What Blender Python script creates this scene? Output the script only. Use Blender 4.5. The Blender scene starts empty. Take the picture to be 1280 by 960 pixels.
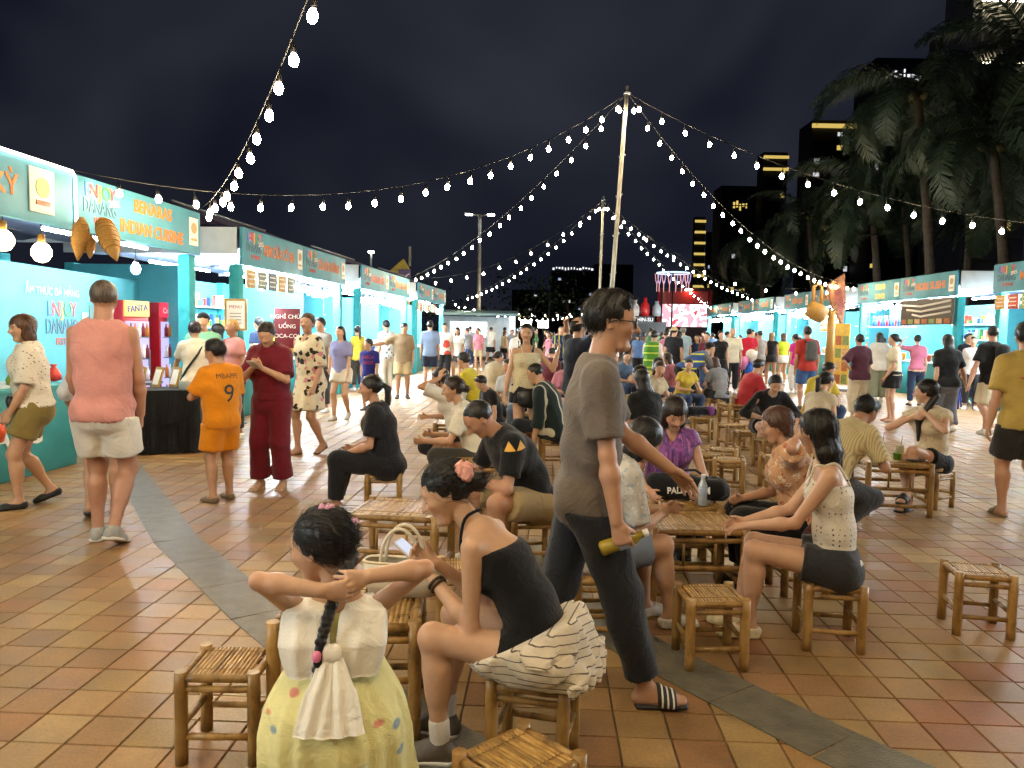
import bpy, bmesh, math, random
import numpy as np
from mathutils import Vector, Matrix
from mathutils.bvhtree import BVHTree
random.seed(7); RNG = np.random.default_rng(7)
SC = bpy.context.scene
COL = SC.collection
PI = math.pi

# ---------------------------------------------------------------- camera, world, exposure
CAM_H, FPX, PITCH, ROLL = 1.55, 961.0, math.radians(3.99), math.radians(1.0)
cd = bpy.data.cameras.new('camera'); cam = bpy.data.objects.new('camera', cd); COL.objects.link(cam)
cd.sensor_width = 36.0; cd.lens = 36.0 * FPX / 1280.0; cd.clip_start = 0.05; cd.clip_end = 3000
CAM_M = Matrix.Translation((0, 0, CAM_H)) @ Matrix.Rotation(PI / 2 - PITCH, 4, 'X') @ Matrix.Rotation(ROLL, 4, 'Z')
cam.matrix_world = CAM_M
SC.camera = cam
CR = np.array(CAM_M.to_3x3())
def ray(px, py):
    v = CR @ np.array([(px - 640) / FPX, (480 - py) / FPX, -1.0])
    return v
def G(px, py, z=0.0):
    """world x, y of the point of the plane at height z that shows at a pixel of the photograph"""
    v = ray(px, py); t = (z - CAM_H) / v[2]
    return (v[0] * t, v[1] * t)
def D(px, py, d):
    """world point on a pixel's ray at distance d along +Y"""
    v = ray(px, py); t = d / v[1]
    return Vector((v[0] * t, d, CAM_H + v[2] * t))
def proj(p):
    q = CR.T @ (np.array(p, float) - np.array([0, 0, CAM_H]))
    return (640 + FPX * q[0] / -q[2], 480 - FPX * q[1] / -q[2], -q[2])

W = bpy.data.worlds.new('World'); SC.world = W; W.use_nodes = True
nt = W.node_tree; nt.nodes.clear()
wo = nt.nodes.new('ShaderNodeOutputWorld'); bg = nt.nodes.new('ShaderNodeBackground')
tc = nt.nodes.new('ShaderNodeTexCoord'); mp = nt.nodes.new('ShaderNodeMapping')
mp.inputs['Scale'].default_value = (1.0, 1.0, 1.15)
nz = nt.nodes.new('ShaderNodeTexNoise'); nz.inputs['Scale'].default_value = 1.6; nz.inputs['Detail'].default_value = 3
nz.inputs['Roughness'].default_value = 0.62; nz.inputs['Distortion'].default_value = 0.5
cr = nt.nodes.new('ShaderNodeValToRGB')
cr.color_ramp.elements[0].position = 0.47; cr.color_ramp.elements[0].color = (0.0056, 0.0066, 0.0125, 1)
cr.color_ramp.elements[1].position = 0.78; cr.color_ramp.elements[1].color = (0.0240, 0.0265, 0.0370, 1)
nt.links.new(tc.outputs['Generated'], mp.inputs['Vector']); nt.links.new(mp.outputs[0], nz.inputs['Vector'])
nt.links.new(nz.outputs['Fac'], cr.inputs['Fac']); nt.links.new(cr.outputs['Color'], bg.inputs['Color'])
bg.inputs['Strength'].default_value = 1.0
nt.links.new(bg.outputs[0], wo.inputs['Surface'])

vs = SC.view_settings; vs.view_transform = 'Standard'; vs.look = 'None'; vs.exposure = 0.34; vs.gamma = 1.0
vs.use_curve_mapping = False
cy = SC.cycles
cy.use_denoising = True; cy.max_bounces = 4; cy.diffuse_bounces = 2; cy.glossy_bounces = 3; cy.transmission_bounces = 4
cy.transparent_max_bounces = 8; cy.caustics_reflective = False; cy.caustics_refractive = False
cy.sample_clamp_indirect = 4.0; cy.use_light_tree = True
cy.use_adaptive_sampling = True; cy.adaptive_threshold = .035; cy.adaptive_min_samples = 24
try: cy.denoiser = 'OPENIMAGEDENOISE'
except Exception: pass
# ---------------------------------------------------------------- materials
_M = {}
def hexc(h):
    h = h.lstrip('#'); c = [int(h[i:i + 2], 16) / 255 for i in (0, 2, 4)]
    return tuple((x / 12.92 if x <= .04045 else ((x + .055) / 1.055) ** 2.4) for x in c)
def C(c):
    return hexc(c) if isinstance(c, str) else tuple(c)
def _new(name):
    m = bpy.data.materials.new(name); m.use_nodes = True
    n = m.node_tree.nodes; l = m.node_tree.links
    return m, n, l, n['Principled BSDF']
def mat(name, col=(.5, .5, .5), rough=.6, metal=0., noise=0., nscale=8., bump=0., bscale=60., spec=.5, trans=0., alpha=1., stretch=(1, 1, 1), coat=0.):
    """plain material with a little unevenness of colour and relief"""
    if name in _M: return _M[name]
    m, n, l, b = _new(name); _M[name] = m
    col = C(col)
    b.inputs['Base Color'].default_value = (*col, 1); b.inputs['Roughness'].default_value = rough
    b.inputs['Metallic'].default_value = metal; b.inputs['Specular IOR Level'].default_value = spec
    b.inputs['Transmission Weight'].default_value = trans; b.inputs['Alpha'].default_value = alpha
    b.inputs['Coat Weight'].default_value = coat
    if noise or bump:
        t = n.new('ShaderNodeTexCoord'); mpn = n.new('ShaderNodeMapping'); mpn.inputs['Scale'].default_value = stretch
        l.new(t.outputs['Object'], mpn.inputs['Vector'])
    if noise:
        z = n.new('ShaderNodeTexNoise'); z.inputs['Scale'].default_value = nscale; z.inputs['Detail'].default_value = 5
        l.new(mpn.outputs[0], z.inputs['Vector'])
        r = n.new('ShaderNodeValToRGB')
        lo = tuple(max(0, x * (1 - noise)) for x in col); hi = tuple(min(1, x * (1 + noise)) for x in col)
        r.color_ramp.elements[0].position = .3; r.color_ramp.elements[0].color = (*lo, 1)
        r.color_ramp.elements[1].position = .7; r.color_ramp.elements[1].color = (*hi, 1)
        l.new(z.outputs['Fac'], r.inputs['Fac']); l.new(r.outputs['Color'], b.inputs['Base Color'])
    if bump:
        z2 = n.new('ShaderNodeTexNoise'); z2.inputs['Scale'].default_value = bscale; z2.inputs['Detail'].default_value = 4
        l.new(mpn.outputs[0], z2.inputs['Vector'])
        bp = n.new('ShaderNodeBump'); bp.inputs['Strength'].default_value = bump; bp.inputs['Distance'].default_value = .01
        l.new(z2.outputs['Fac'], bp.inputs['Height']); l.new(bp.outputs[0], b.inputs['Normal'])
    return m
def emit(name, col, strength):
    if name in _M: return _M[name]
    m, n, l, b = _new(name); _M[name] = m
    b.inputs['Base Color'].default_value = (0, 0, 0, 1)
    b.inputs['Emission Color'].default_value = (*C(col), 1); b.inputs['Emission Strength'].default_value = strength
    return m
def cloth(col, pat=None, col2=None, col3=None, scale=20., rough=.85, key=''):
    """woven cloth: even colour with weave relief, or a printed pattern"""
    name = 'cloth_%s_%s_%s_%s_%g_%s' % (col, pat, col2, col3, scale, key)
    if name in _M: return _M[name]
    m, n, l, b = _new(name[:60]); _M[name] = m
    c1 = C(col); c2 = C(col2 or '#ffffff'); c3 = C(col3 or col2 or '#ffffff')
    b.inputs['Roughness'].default_value = rough; b.inputs['Specular IOR Level'].default_value = .25
    b.inputs['Sheen Weight'].default_value = .15
    t = n.new('ShaderNodeTexCoord')
    def nd(kind, **kw):
        x = n.new(kind)
        for k, v in kw.items(): x.inputs[k].default_value = v
        return x
    # slight wear and uneven tone
    z = nd('ShaderNodeTexNoise', Scale=7., Detail=4.); l.new(t.outputs['Object'], z.inputs['Vector'])
    rp = n.new('ShaderNodeMapRange'); rp.inputs['From Min'].default_value = .3; rp.inputs['From Max'].default_value = .7
    rp.inputs['To Min'].default_value = .86; rp.inputs['To Max'].default_value = 1.06
    l.new(z.outputs['Fac'], rp.inputs['Value'])
    def mixc(fac, a, bcol):
        mx = n.new('ShaderNodeMix'); mx.data_type = 'RGBA'
        if isinstance(fac, (int, float)): mx.inputs[0].default_value = fac
        else: l.new(fac, mx.inputs[0])
        for s, v in ((6, a), (7, bcol)):
            if isinstance(v, tuple): mx.inputs[s].default_value = (*v, 1)
            else: l.new(v, mx.inputs[s])
        return mx.outputs[2]
    def thr(sock, lo, hi, inv=False):
        r = n.new('ShaderNodeMapRange'); r.inputs['From Min'].default_value = lo; r.inputs['From Max'].default_value = hi
        if inv: r.inputs['To Min'].default_value = 1; r.inputs['To Max'].default_value = 0
        l.new(sock, r.inputs['Value']); return r.outputs[0]
    out = c1
    if pat == 'dots':
        v = nd('ShaderNodeTexVoronoi', Scale=scale, Randomness=.35); l.new(t.outputs['Object'], v.inputs['Vector'])
        out = mixc(thr(v.outputs['Distance'], .16, .2, True), c1, c2)
    elif pat == 'sprig':
        v = nd('ShaderNodeTexVoronoi', Scale=scale, Randomness=.8)
        mpn = n.new('ShaderNodeMapping'); mpn.inputs['Scale'].default_value = (1, 1, 1.8)
        l.new(t.outputs['Object'], mpn.inputs['Vector']); l.new(mpn.outputs[0], v.inputs['Vector'])
        cc = n.new('ShaderNodeSeparateColor'); l.new(v.outputs['Color'], cc.inputs[0])
        pick = mixc(thr(cc.outputs[0], .5, .52), c2, c3)
        out = mixc(thr(v.outputs['Distance'], .17, .24, True), c1, pick)
    elif pat == 'floral':
        v = nd('ShaderNodeTexVoronoi', Scale=scale, Randomness=1.)
        zz = nd('ShaderNodeTexNoise', Scale=scale * 1.4, Detail=2.)
        l.new(t.outputs['Object'], zz.inputs['Vector'])
        add = n.new('ShaderNodeVectorMath'); add.operation = 'MULTIPLY_ADD'
        l.new(zz.outputs['Color'], add.inputs[0]); add.inputs[1].default_value = (.09,) * 3
        l.new(t.outputs['Object'], add.inputs[2]); l.new(add.outputs[0], v.inputs['Vector'])
        cc = n.new('ShaderNodeSeparateColor'); l.new(v.outputs['Color'], cc.inputs[0])
        pick = mixc(thr(cc.outputs[0], .55, .57), c2, c3)
        vis = n.new('ShaderNodeMath'); vis.operation = 'MULTIPLY'
        l.new(thr(cc.outputs[1], .2, .22), vis.inputs[0]); l.new(thr(v.outputs['Distance'], .36, .46, True), vis.inputs[1])
        out = mixc(vis.outputs[0], c1, pick)
    elif pat in ('stripe', 'stripev', 'check'):
        def wave(direction):
            w = nd('ShaderNodeTexWave', Scale=scale, Distortion=0.); w.bands_direction = direction
            l.new(t.outputs['Object'], w.inputs['Vector']); return thr(w.outputs['Fac'], .55, .7)
        if pat == 'stripe': out = mixc(wave('Z'), c1, c2)
        elif pat == 'stripev': out = mixc(wave('X'), c1, c2)
        else: out = mixc(wave('X'), mixc(wave('Z'), c1, c2), c3)
    elif pat in ('line', 'linev'):
        w = nd('ShaderNodeTexWave', Scale=scale, Distortion=0.); w.bands_direction = 'Z' if pat == 'line' else 'X'
        l.new(t.outputs['Object'], w.inputs['Vector']); out = mixc(thr(w.outputs['Fac'], .90, .93), c1, c2)
    elif pat == 'blotch':
        zz = nd('ShaderNodeTexNoise', Scale=scale, Detail=2.)
        mpn = n.new('ShaderNodeMapping'); mpn.inputs['Scale'].default_value = (3, 3, .6)
        l.new(t.outputs['Object'], mpn.inputs['Vector']); l.new(mpn.outputs[0], zz.inputs['Vector'])
        out = mixc(thr(zz.outputs['Fac'], .45, .52), c1, mixc(thr(zz.outputs['Fac'], .57, .62), c2, c3))
    elif pat == 'band':      # separate bands along the height
        g = n.new('ShaderNodeSeparateXYZ'); l.new(t.outputs['Object'], g.inputs[0])
        w = nd('ShaderNodeTexWave', Scale=scale, Distortion=0.); w.bands_direction = 'Z'
        l.new(t.outputs['Object'], w.inputs['Vector']); out = mixc(thr(w.outputs['Fac'], .955, .975), c1, c2)
    mul = n.new('ShaderNodeMix'); mul.data_type = 'RGBA'; mul.blend_type = 'MULTIPLY'; mul.inputs[0].default_value = 1
    if isinstance(out, tuple): mul.inputs[6].default_value = (*out, 1)
    else: l.new(out, mul.inputs[6])
    l.new(rp.outputs[0], mul.inputs[7]); l.new(mul.outputs[2], b.inputs['Base Color'])
    z2 = nd('ShaderNodeTexNoise', Scale=8., Detail=7., Roughness=.62, Distortion=1.6)
    l.new(t.outputs['Object'], z2.inputs['Vector'])
    bp = n.new('ShaderNodeBump'); bp.inputs['Strength'].default_value = .6; bp.inputs['Distance'].default_value = .025
    l.new(z2.outputs['Fac'], bp.inputs['Height']); l.new(bp.outputs[0], b.inputs['Normal'])
    return m

# ---------------------------------------------------------------- objects
def link(o, parent=None, kind=None, label=None, cat=None, group=None):
    COL.objects.link(o)
    if parent is not None: o.parent = parent
    if kind: o['kind'] = kind
    if label: o['label'] = label
    if cat: o['category'] = cat
    if group: o['group'] = group
    return o
def thing(name, label, cat, loc=(0, 0, 0), rotz=0., group=None):
    o = bpy.data.objects.new(name, None); o.empty_display_size = .1
    o.location = loc; o.rotation_euler = (0, 0, rotz)
    return link(o, None, None, label, cat, group)
def mesh_np(name, V, F, material=None, smooth=False):
    me = bpy.data.meshes.new(name)
    V = np.asarray(V, np.float32)
    F = np.asarray(F, np.int32) if not isinstance(F, list) else F
    if isinstance(F, list):
        me.from_pydata([tuple(v) for v in V.tolist()], [], F)
    else:
        k = F.shape[1]
        me.vertices.add(len(V)); me.vertices.foreach_set('co', V.ravel())
        me.loops.add(F.size); me.loops.foreach_set('vertex_index', F.ravel())
        me.polygons.add(len(F)); me.polygons.foreach_set('loop_start', np.arange(0, F.size, k, dtype=np.int32))
        me.update(calc_edges=True)
    me.polygons.foreach_set('use_smooth', np.full(len(me.polygons), smooth, bool))
    if material: me.materials.append(material)
    return me
class MB:
    """collects simple shapes into one mesh"""
    def __init__(s): s.V = []; s.F = []; s.S = []
    def _add(s, vs, fs, sm=False):
        b = len(s.V); s.V += [tuple(v) for v in vs]; s.F += [tuple(i + b for i in f) for f in fs]; s.S += [sm] * len(fs)
        return s
    def box(s, c, size, rot=None, ch=0.):
        hx, hy, hz = size[0] / 2, size[1] / 2, size[2] / 2
        c = Vector(c)
        if ch <= 0:
            vs = [Vector((x, y, z)) for z in (-hz, hz) for y in (-hy, hy) for x in (-hx, hx)]
            fs = [(0, 2, 3, 1), (4, 5, 7, 6), (0, 1, 5, 4), (2, 6, 7, 3), (0, 4, 6, 2), (1, 3, 7, 5)]
        else:
            bm = bmesh.new(); bmesh.ops.create_cube(bm, size=1)
            for v in bm.verts: v.co = Vector((v.co.x * size[0], v.co.y * size[1], v.co.z * size[2]))
            bmesh.ops.bevel(bm, geom=bm.edges[:], offset=ch, segments=2, affect='EDGES', profile=.5)
            bm.verts.index_update()
            vs = [v.co.copy() for v in bm.verts]; fs = [[v.index for v in f.verts] for f in bm.faces]; bm.free()
        if rot is not None: vs = [rot @ v for v in vs]
        return s._add([v + c for v in vs], fs, ch > 0)
    def tube(s, pts, r, n=8, cap=True, closed=False):
        pts = [Vector(p) for p in pts]; m = len(pts)
        rs = [r] * m if isinstance(r, (int, float)) else list(r)
        b = len(s.V); up = None
        for i, p in enumerate(pts):
            if closed: t = pts[(i + 1) % m] - pts[i - 1]
            else: t = pts[min(i + 1, m - 1)] - pts[max(i - 1, 0)]
            t.normalize()
            if up is None:
                up = Vector((0, 0, 1)) if abs(t.z) < .9 else Vector((1, 0, 0))
            a = t.cross(up); 
            if a.length < 1e-6: a = t.cross(Vector((0, 1, 0)))
            a.normalize(); up = a.cross(t); bb = up
            for k in range(n):
                an = 2 * PI * k / n; s.V.append(tuple(p + (a * math.cos(an) + bb * math.sin(an)) * rs[i]))
        for i in range(m if closed else m - 1):
            j = (i + 1) % m
            for k in range(n):
                k2 = (k + 1) % n
                s.F.append((b + i * n + k, b + i * n + k2, b + j * n + k2, b + j * n + k)); s.S.append(True)
        if cap and not closed:
            s.F.append(tuple(b + k for k in reversed(range(n)))); s.S.append(False)
            s.F.append(tuple(b + (m - 1) * n + k for k in range(n))); s.S.append(False)
        return s
    def lathe(s, prof, c=(0, 0, 0), n=12, rot=None):
        c = Vector(c); vs = []; fs = []
        for r, z in prof:
            for k in range(n):
                v = Vector((r * math.cos(2 * PI * k / n), r * math.sin(2 * PI * k / n), z))
                vs.append((rot @ v if rot is not None else v) + c)
        for i in range(len(prof) - 1):
            for k in range(n):
                k2 = (k + 1) % n; fs.append((i * n + k, i * n + k2, (i + 1) * n + k2, (i + 1) * n + k))
        s._add(vs, fs, True)
        b = len(s.V) - len(vs)
        s.F.append(tuple(b + k for k in reversed(range(n)))); s.S.append(False)
        s.F.append(tuple(b + (len(prof) - 1) * n + k for k in range(n))); s.S.append(False)
        return s
    def quad(s, a, b, c, d): return s._add([a, b, c, d], [(0, 1, 2, 3)])
    def mesh(s, name, material=None):
        me = bpy.data.meshes.new(name); me.from_pydata(s.V, [], s.F)
        me.polygons.foreach_set('use_smooth', np.array(s.S, bool))
        if material: me.materials.append(material)
        return me
    def build(s, name, material=None, parent=None, **kw):
        return link(bpy.data.objects.new(name, s.mesh(name, material)), parent, **kw)
def obj(name, me, parent=None, loc=(0, 0, 0), rot=(0, 0, 0), **kw):
    o = bpy.data.objects.new(name, me); o.location = loc; o.rotation_euler = rot
    return link(o, parent, **kw)
_tx = {}
def text_mesh(txt, size=1., extrude=.0, bold=0., align='CENTER', space=1.):
    key = (txt, size, extrude, bold, align, space)
    if key in _tx: return _tx[key]
    cu = bpy.data.curves.new('lettering', 'FONT'); cu.body = txt; cu.size = size; cu.extrude = extrude
    cu.offset = bold; cu.align_x = align; cu.align_y = 'CENTER'; cu.space_character = space; cu.resolution_u = 3
    o = bpy.data.objects.new('lettering', cu); COL.objects.link(o)
    dg = bpy.context.evaluated_depsgraph_get(); dg.update()
    me = bpy.data.meshes.new_from_object(o.evaluated_get(dg))
    bpy.data.objects.remove(o); bpy.data.curves.remove(cu)
    _tx[key] = me
    return me
def frame_matrix(origin, right, up):
    r = Vector(right).normalized(); u = Vector(up); u = (u - r * u.dot(r)).normalized(); n = r.cross(u)
    m = Matrix((r, u, n)).transposed().to_4x4(); m.translation = Vector(origin)
    return m
def lettering(txt, origin, right, up, size, material, parent=None, name='lettering', extrude=.004, bold=0., width=None, **kw):
    me = text_mesh(txt, size, extrude, bold, **kw).copy(); me.materials.clear(); me.materials.append(material)
    M = frame_matrix(origin, right, up)
    xs = [v.co.x for v in me.vertices]
    if width and xs:
        k = width / (max(xs) - min(xs)); me.transform(Matrix.Diagonal((k, 1, 1, 1)))
    me.transform(M)
    return obj(name, me, parent)
# ---------------------------------------------------------------- implicit surfaces -> continuous meshes
def nv(v):
    v = np.asarray(v, float); n = np.linalg.norm(v); return v / n if n > 1e-9 else v
def A3(*v): return np.array(v, float)
class Pr:
    """round cone with round or elliptical cross-section (ra, rb: radius or (lateral, depth))"""
    __slots__ = ('A', 'B', 'ra', 'rb', 'L', 'Dx', 'u', 'len', 'k', 'ell', 'sub')
    def __init__(s, A, B, ra, rb=None, L=None, k=.02, sub=False):
        s.A = np.asarray(A, float); s.B = np.asarray(B, float); rb = ra if rb is None else rb
        s.ell = isinstance(ra, tuple); s.ra = ra; s.rb = rb; s.k = k; s.sub = sub
        w = s.B - s.A; s.len = np.linalg.norm(w)
        s.u = w / s.len if s.len > 1e-6 else A3(0, 0, 1)
        if s.ell:
            L = A3(1, 0, 0) if L is None else np.asarray(L, float)
            L = L - s.u * (L @ s.u); s.L = nv(L); s.Dx = np.cross(s.u, s.L)
    def grow(s, e, k=None):
        f = (lambda r: tuple(x + e for x in r)) if s.ell else (lambda r: r + e)
        return Pr(s.A, s.B, f(s.ra), f(s.rb), s.L if s.ell else None, s.k if k is None else k)
    def ext(s):
        r = max(s.ra + s.rb) if s.ell else max(s.ra, s.rb)
        return np.minimum(s.A, s.B) - r, np.maximum(s.A, s.B) + r
    def d(s, P):
        pa = P - s.A.astype(np.float32)
        if s.len > 1e-6:
            h = pa @ s.u.astype(np.float32); t = np.clip(h / s.len, 0, 1)
        else:
            h = pa @ s.u.astype(np.float32); t = np.zeros(len(P), np.float32)
        if not s.ell:
            q = pa - (t * s.len)[:, None] * s.u.astype(np.float32)
            return np.sqrt(np.einsum('ij,ij->i', q, q)) - (s.ra + (s.rb - s.ra) * t)
        x = pa @ s.L.astype(np.float32); y = pa @ s.Dx.astype(np.float32); z = h - t * s.len
        a = s.ra[0] + (s.rb[0] - s.ra[0]) * t; b = s.ra[1] + (s.rb[1] - s.ra[1]) * t
        c = (s.ra[2] if len(s.ra) > 2 else np.minimum(a, b))
        m = np.minimum(a, b)
        if len(s.ra) > 2: m = np.minimum(m, c)
        return (np.sqrt((x / a) ** 2 + (y / b) ** 2 + (z / c) ** 2) - 1) * m
def smin(a, b, k):
    if k <= 0: return np.minimum(a, b)
    h = np.maximum(k - np.abs(a - b), 0) / k
    return np.minimum(a, b) - h * h * k * .25
class Gr:
    """group of shapes: unioned, clipped by planes (point, outward normal), optionally displaced"""
    def __init__(s, prims, clips=(), k=.02, disp=None, sub=()):
        s.prims = prims; s.clips = [(np.asarray(p, float), nv(n)) for p, n in clips]; s.k = k; s.disp = disp; s.sub = list(sub)
    def ext(s):
        e = [p.ext() for p in s.prims]
        return np.min([a for a, b in e], 0), np.max([b for a, b in e], 0)
    def d(s, P, mg):
        r = None
        for p in s.prims:
            x = near(p.d, p.ext(), P, mg); r = x if r is None else smin(r, x, p.k)
        if s.disp is not None: r = r + s.disp(P)
        for p in s.sub: r = -smin(-r, near(p.d, p.ext(), P, mg), p.k)
        for p, n in s.clips: r = np.maximum(r, (P - p.astype(np.float32)) @ n.astype(np.float32))
        return r
def near(fn, ext, P, mg):
    """evaluate fn only where the points can matter"""
    lo, hi = (ext[0] - mg).astype(np.float32), (ext[1] + mg).astype(np.float32)
    m = (P[:, 0] > lo[0]) & (P[:, 0] < hi[0]) & (P[:, 1] > lo[1]) & (P[:, 1] < hi[1]) & (P[:, 2] > lo[2]) & (P[:, 2] < hi[2])
    i = np.nonzero(m)[0]
    if len(i) == len(P): return fn(P)
    r = np.full(len(P), mg, np.float32)
    if len(i): r[i] = fn(P[i])
    return r
def sdf_of(groups):
    ex = [g.ext() for g in groups]
    def f(P, mg=.06):
        r = None
        for g, e in zip(groups, ex):
            x = near(lambda Q: g.d(Q, mg), e, P, mg); r = x if r is None else smin(r, x, g.k)
        return r
    return f
def axis(lo, hi, h, fine):
    xs = [lo]
    while xs[-1] < hi:
        x = xs[-1]; st = h
        for a, b, hf in fine:
            if a - h <= x <= b: st = min(st, hf)
        xs.append(x + st)
    while (len(xs) - 1) % 4: xs.append(xs[-1] + h)
    return np.array(xs, np.float32)
_E = [(0, 1), (2, 3), (4, 5), (6, 7), (0, 2), (1, 3), (4, 6), (5, 7), (0, 4), (1, 5), (2, 6), (3, 7)]
def surface(groups, h, fine=(), newton=True):
    """mesh the union of groups on a grid of step h, finer inside the fine boxes (lo, hi, step)"""
    f = sdf_of(groups)
    lo = np.full(3, 1e9); hi = -lo
    for g in groups:
        for p in g.prims:
            a, b = p.ext(); lo = np.minimum(lo, a); hi = np.maximum(hi, b)
    lo -= 2.5 * h; hi += 2.5 * h
    ax = [axis(lo[i], hi[i], h, [(b[0][i], b[1][i], b[2]) for b in fine]) for i in range(3)]
    n = [len(a) for a in ax]; nb = [(k - 1) // 4 for k in n]
    ce = [(a[:-1:4] + a[4::4]) / 2 for a in ax]; sz = [(a[4::4] - a[:-1:4]) / 2 for a in ax]
    X, Y, Z = np.meshgrid(*ce, indexing='ij'); P = np.stack([X.ravel(), Y.ravel(), Z.ravel()], 1)
    sx, sy, sz_ = np.meshgrid(*sz, indexing='ij'); hd = np.sqrt(sx ** 2 + sy ** 2 + sz_ ** 2).ravel()
    keep = (np.abs(f(P, .22)) < hd * 1.25 + .012).reshape(nb)
    cell = keep.repeat(4, 0).repeat(4, 1).repeat(4, 2)
    pm = np.zeros(n, bool)
    for i in (0, 1):
        for j in (0, 1):
            for k in (0, 1):
                pm[i:n[0] - 1 + i, j:n[1] - 1 + j, k:n[2] - 1 + k] |= cell
    idx = np.nonzero(pm)
    Q = np.stack([ax[0][idx[0]], ax[1][idx[1]], ax[2][idx[2]]], 1)
    val = np.full(n, 1e3, np.float32); val[idx] = f(Q)
    neg = val < 0
    cnt = np.zeros([k - 1 for k in n], np.int8)
    for i in (0, 1):
        for j in (0, 1):
            for k in (0, 1):
                cnt += neg[i:n[0] - 1 + i, j:n[1] - 1 + j, k:n[2] - 1 + k]
    act = (cnt > 0) & (cnt < 8) & cell
    ci = np.stack(np.nonzero(act), 1); vid = np.full(act.shape, -1, np.int32); vid[act] = np.arange(len(ci))
    if len(ci) == 0: return np.zeros((0, 3), np.float32), np.zeros((0, 4), np.int32)
    cv = np.zeros((len(ci), 8), np.float32); cp = np.zeros((len(ci), 8, 3), np.float32)
    for c in range(8):
        o = (c & 1, (c >> 1) & 1, (c >> 2) & 1); ii = [ci[:, a] + o[a] for a in range(3)]
        cv[:, c] = val[ii[0], ii[1], ii[2]]
        for a in range(3): cp[:, c, a] = ax[a][ii[a]]
    acc = np.zeros((len(ci), 3), np.float32); num = np.zeros(len(ci), np.float32)
    for a, b in _E:
        m = (cv[:, a] < 0) != (cv[:, b] < 0)
        t = cv[m, a] / (cv[m, a] - cv[m, b]); t = np.clip(t, 0, 1)
        acc[m] += cp[m, a] + (cp[m, b] - cp[m, a]) * t[:, None]; num[m] += 1
    V = acc / num[:, None]
    F = []
    for a in range(3):
        b, c = (a + 1) % 3, (a + 2) % 3
        sl0 = [slice(None)] * 3; sl1 = [slice(None)] * 3
        sl0[a] = slice(0, -1); sl1[a] = slice(1, None)
        s0 = neg[tuple(sl0)]; s1 = neg[tuple(sl1)]
        e = np.stack(np.nonzero(s0 != s1), 1)
        e = e[(e[:, b] > 0) & (e[:, c] > 0) & (e[:, b] < n[b] - 1) & (e[:, c] < n[c] - 1)]
        flip = s0[e[:, 0], e[:, 1], e[:, 2]]
        q = []
        for db, dc in ((-1, -1), (0, -1), (0, 0), (-1, 0)):
            t = e.copy(); t[:, b] += db; t[:, c] += dc; q.append(vid[t[:, 0], t[:, 1], t[:, 2]])
        q = np.stack(q, 1); ok = (q >= 0).all(1); q = q[ok]; flip = flip[ok]
        q[~flip] = q[~flip][:, ::-1]
        F.append(q)
    F = np.concatenate(F)
    if newton and len(V):
        eps = max(.0012, h * .12)
        d0 = f(V); g = np.stack([f(V + np.eye(3, dtype=np.float32)[i] * eps) - d0 for i in range(3)], 1) / eps
        g2 = np.maximum((g * g).sum(1), .05)
        st = -(d0 / g2)[:, None] * g
        ln = np.linalg.norm(st, axis=1); mx = h * .7; sc = np.minimum(1, mx / np.maximum(ln, 1e-9))
        V = V + st * sc[:, None]
    return V.astype(np.float32), F.astype(np.int32)
def wob(amp, fx=(9, 7, 11), seed=0, stretch=None):
    """cheap smooth folds"""
    r = np.random.default_rng(seed); ph = r.uniform(0, 6.28, 6); fx = np.array(fx, float)
    R = r.normal(size=(3, 3)); R, _ = np.linalg.qr(R)
    def g(P):
        p = (P * (np.array(stretch, np.float32) if stretch is not None else 1)) @ R.astype(np.float32)
        a = np.sin(p[:, 0] * fx[0] * 2 + ph[0] + 1.6 * np.sin(p[:, 1] * fx[1] + ph[1]))
        b = np.sin(p[:, 2] * fx[2] * 2 + ph[2] + 1.5 * np.sin(p[:, 0] * fx[0] * 1.3 + ph[3]))
        c = np.sin(p[:, 1] * fx[1] * 4.3 + ph[4] + 2 * np.sin(p[:, 2] * fx[2] * 1.7 + ph[5]))
        d = np.sin(p[:, 0] * fx[0] * 5.3 + p[:, 1] * 6 + ph[5] + 2.2 * np.sin(p[:, 2] * fx[2] * 1.9 + ph[0])) * np.clip(a + .4, 0, 1)
        return (amp * (.5 * a * b + .3 * b + .25 * c * a + .35 * d)).astype(np.float32)
    return g
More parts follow.
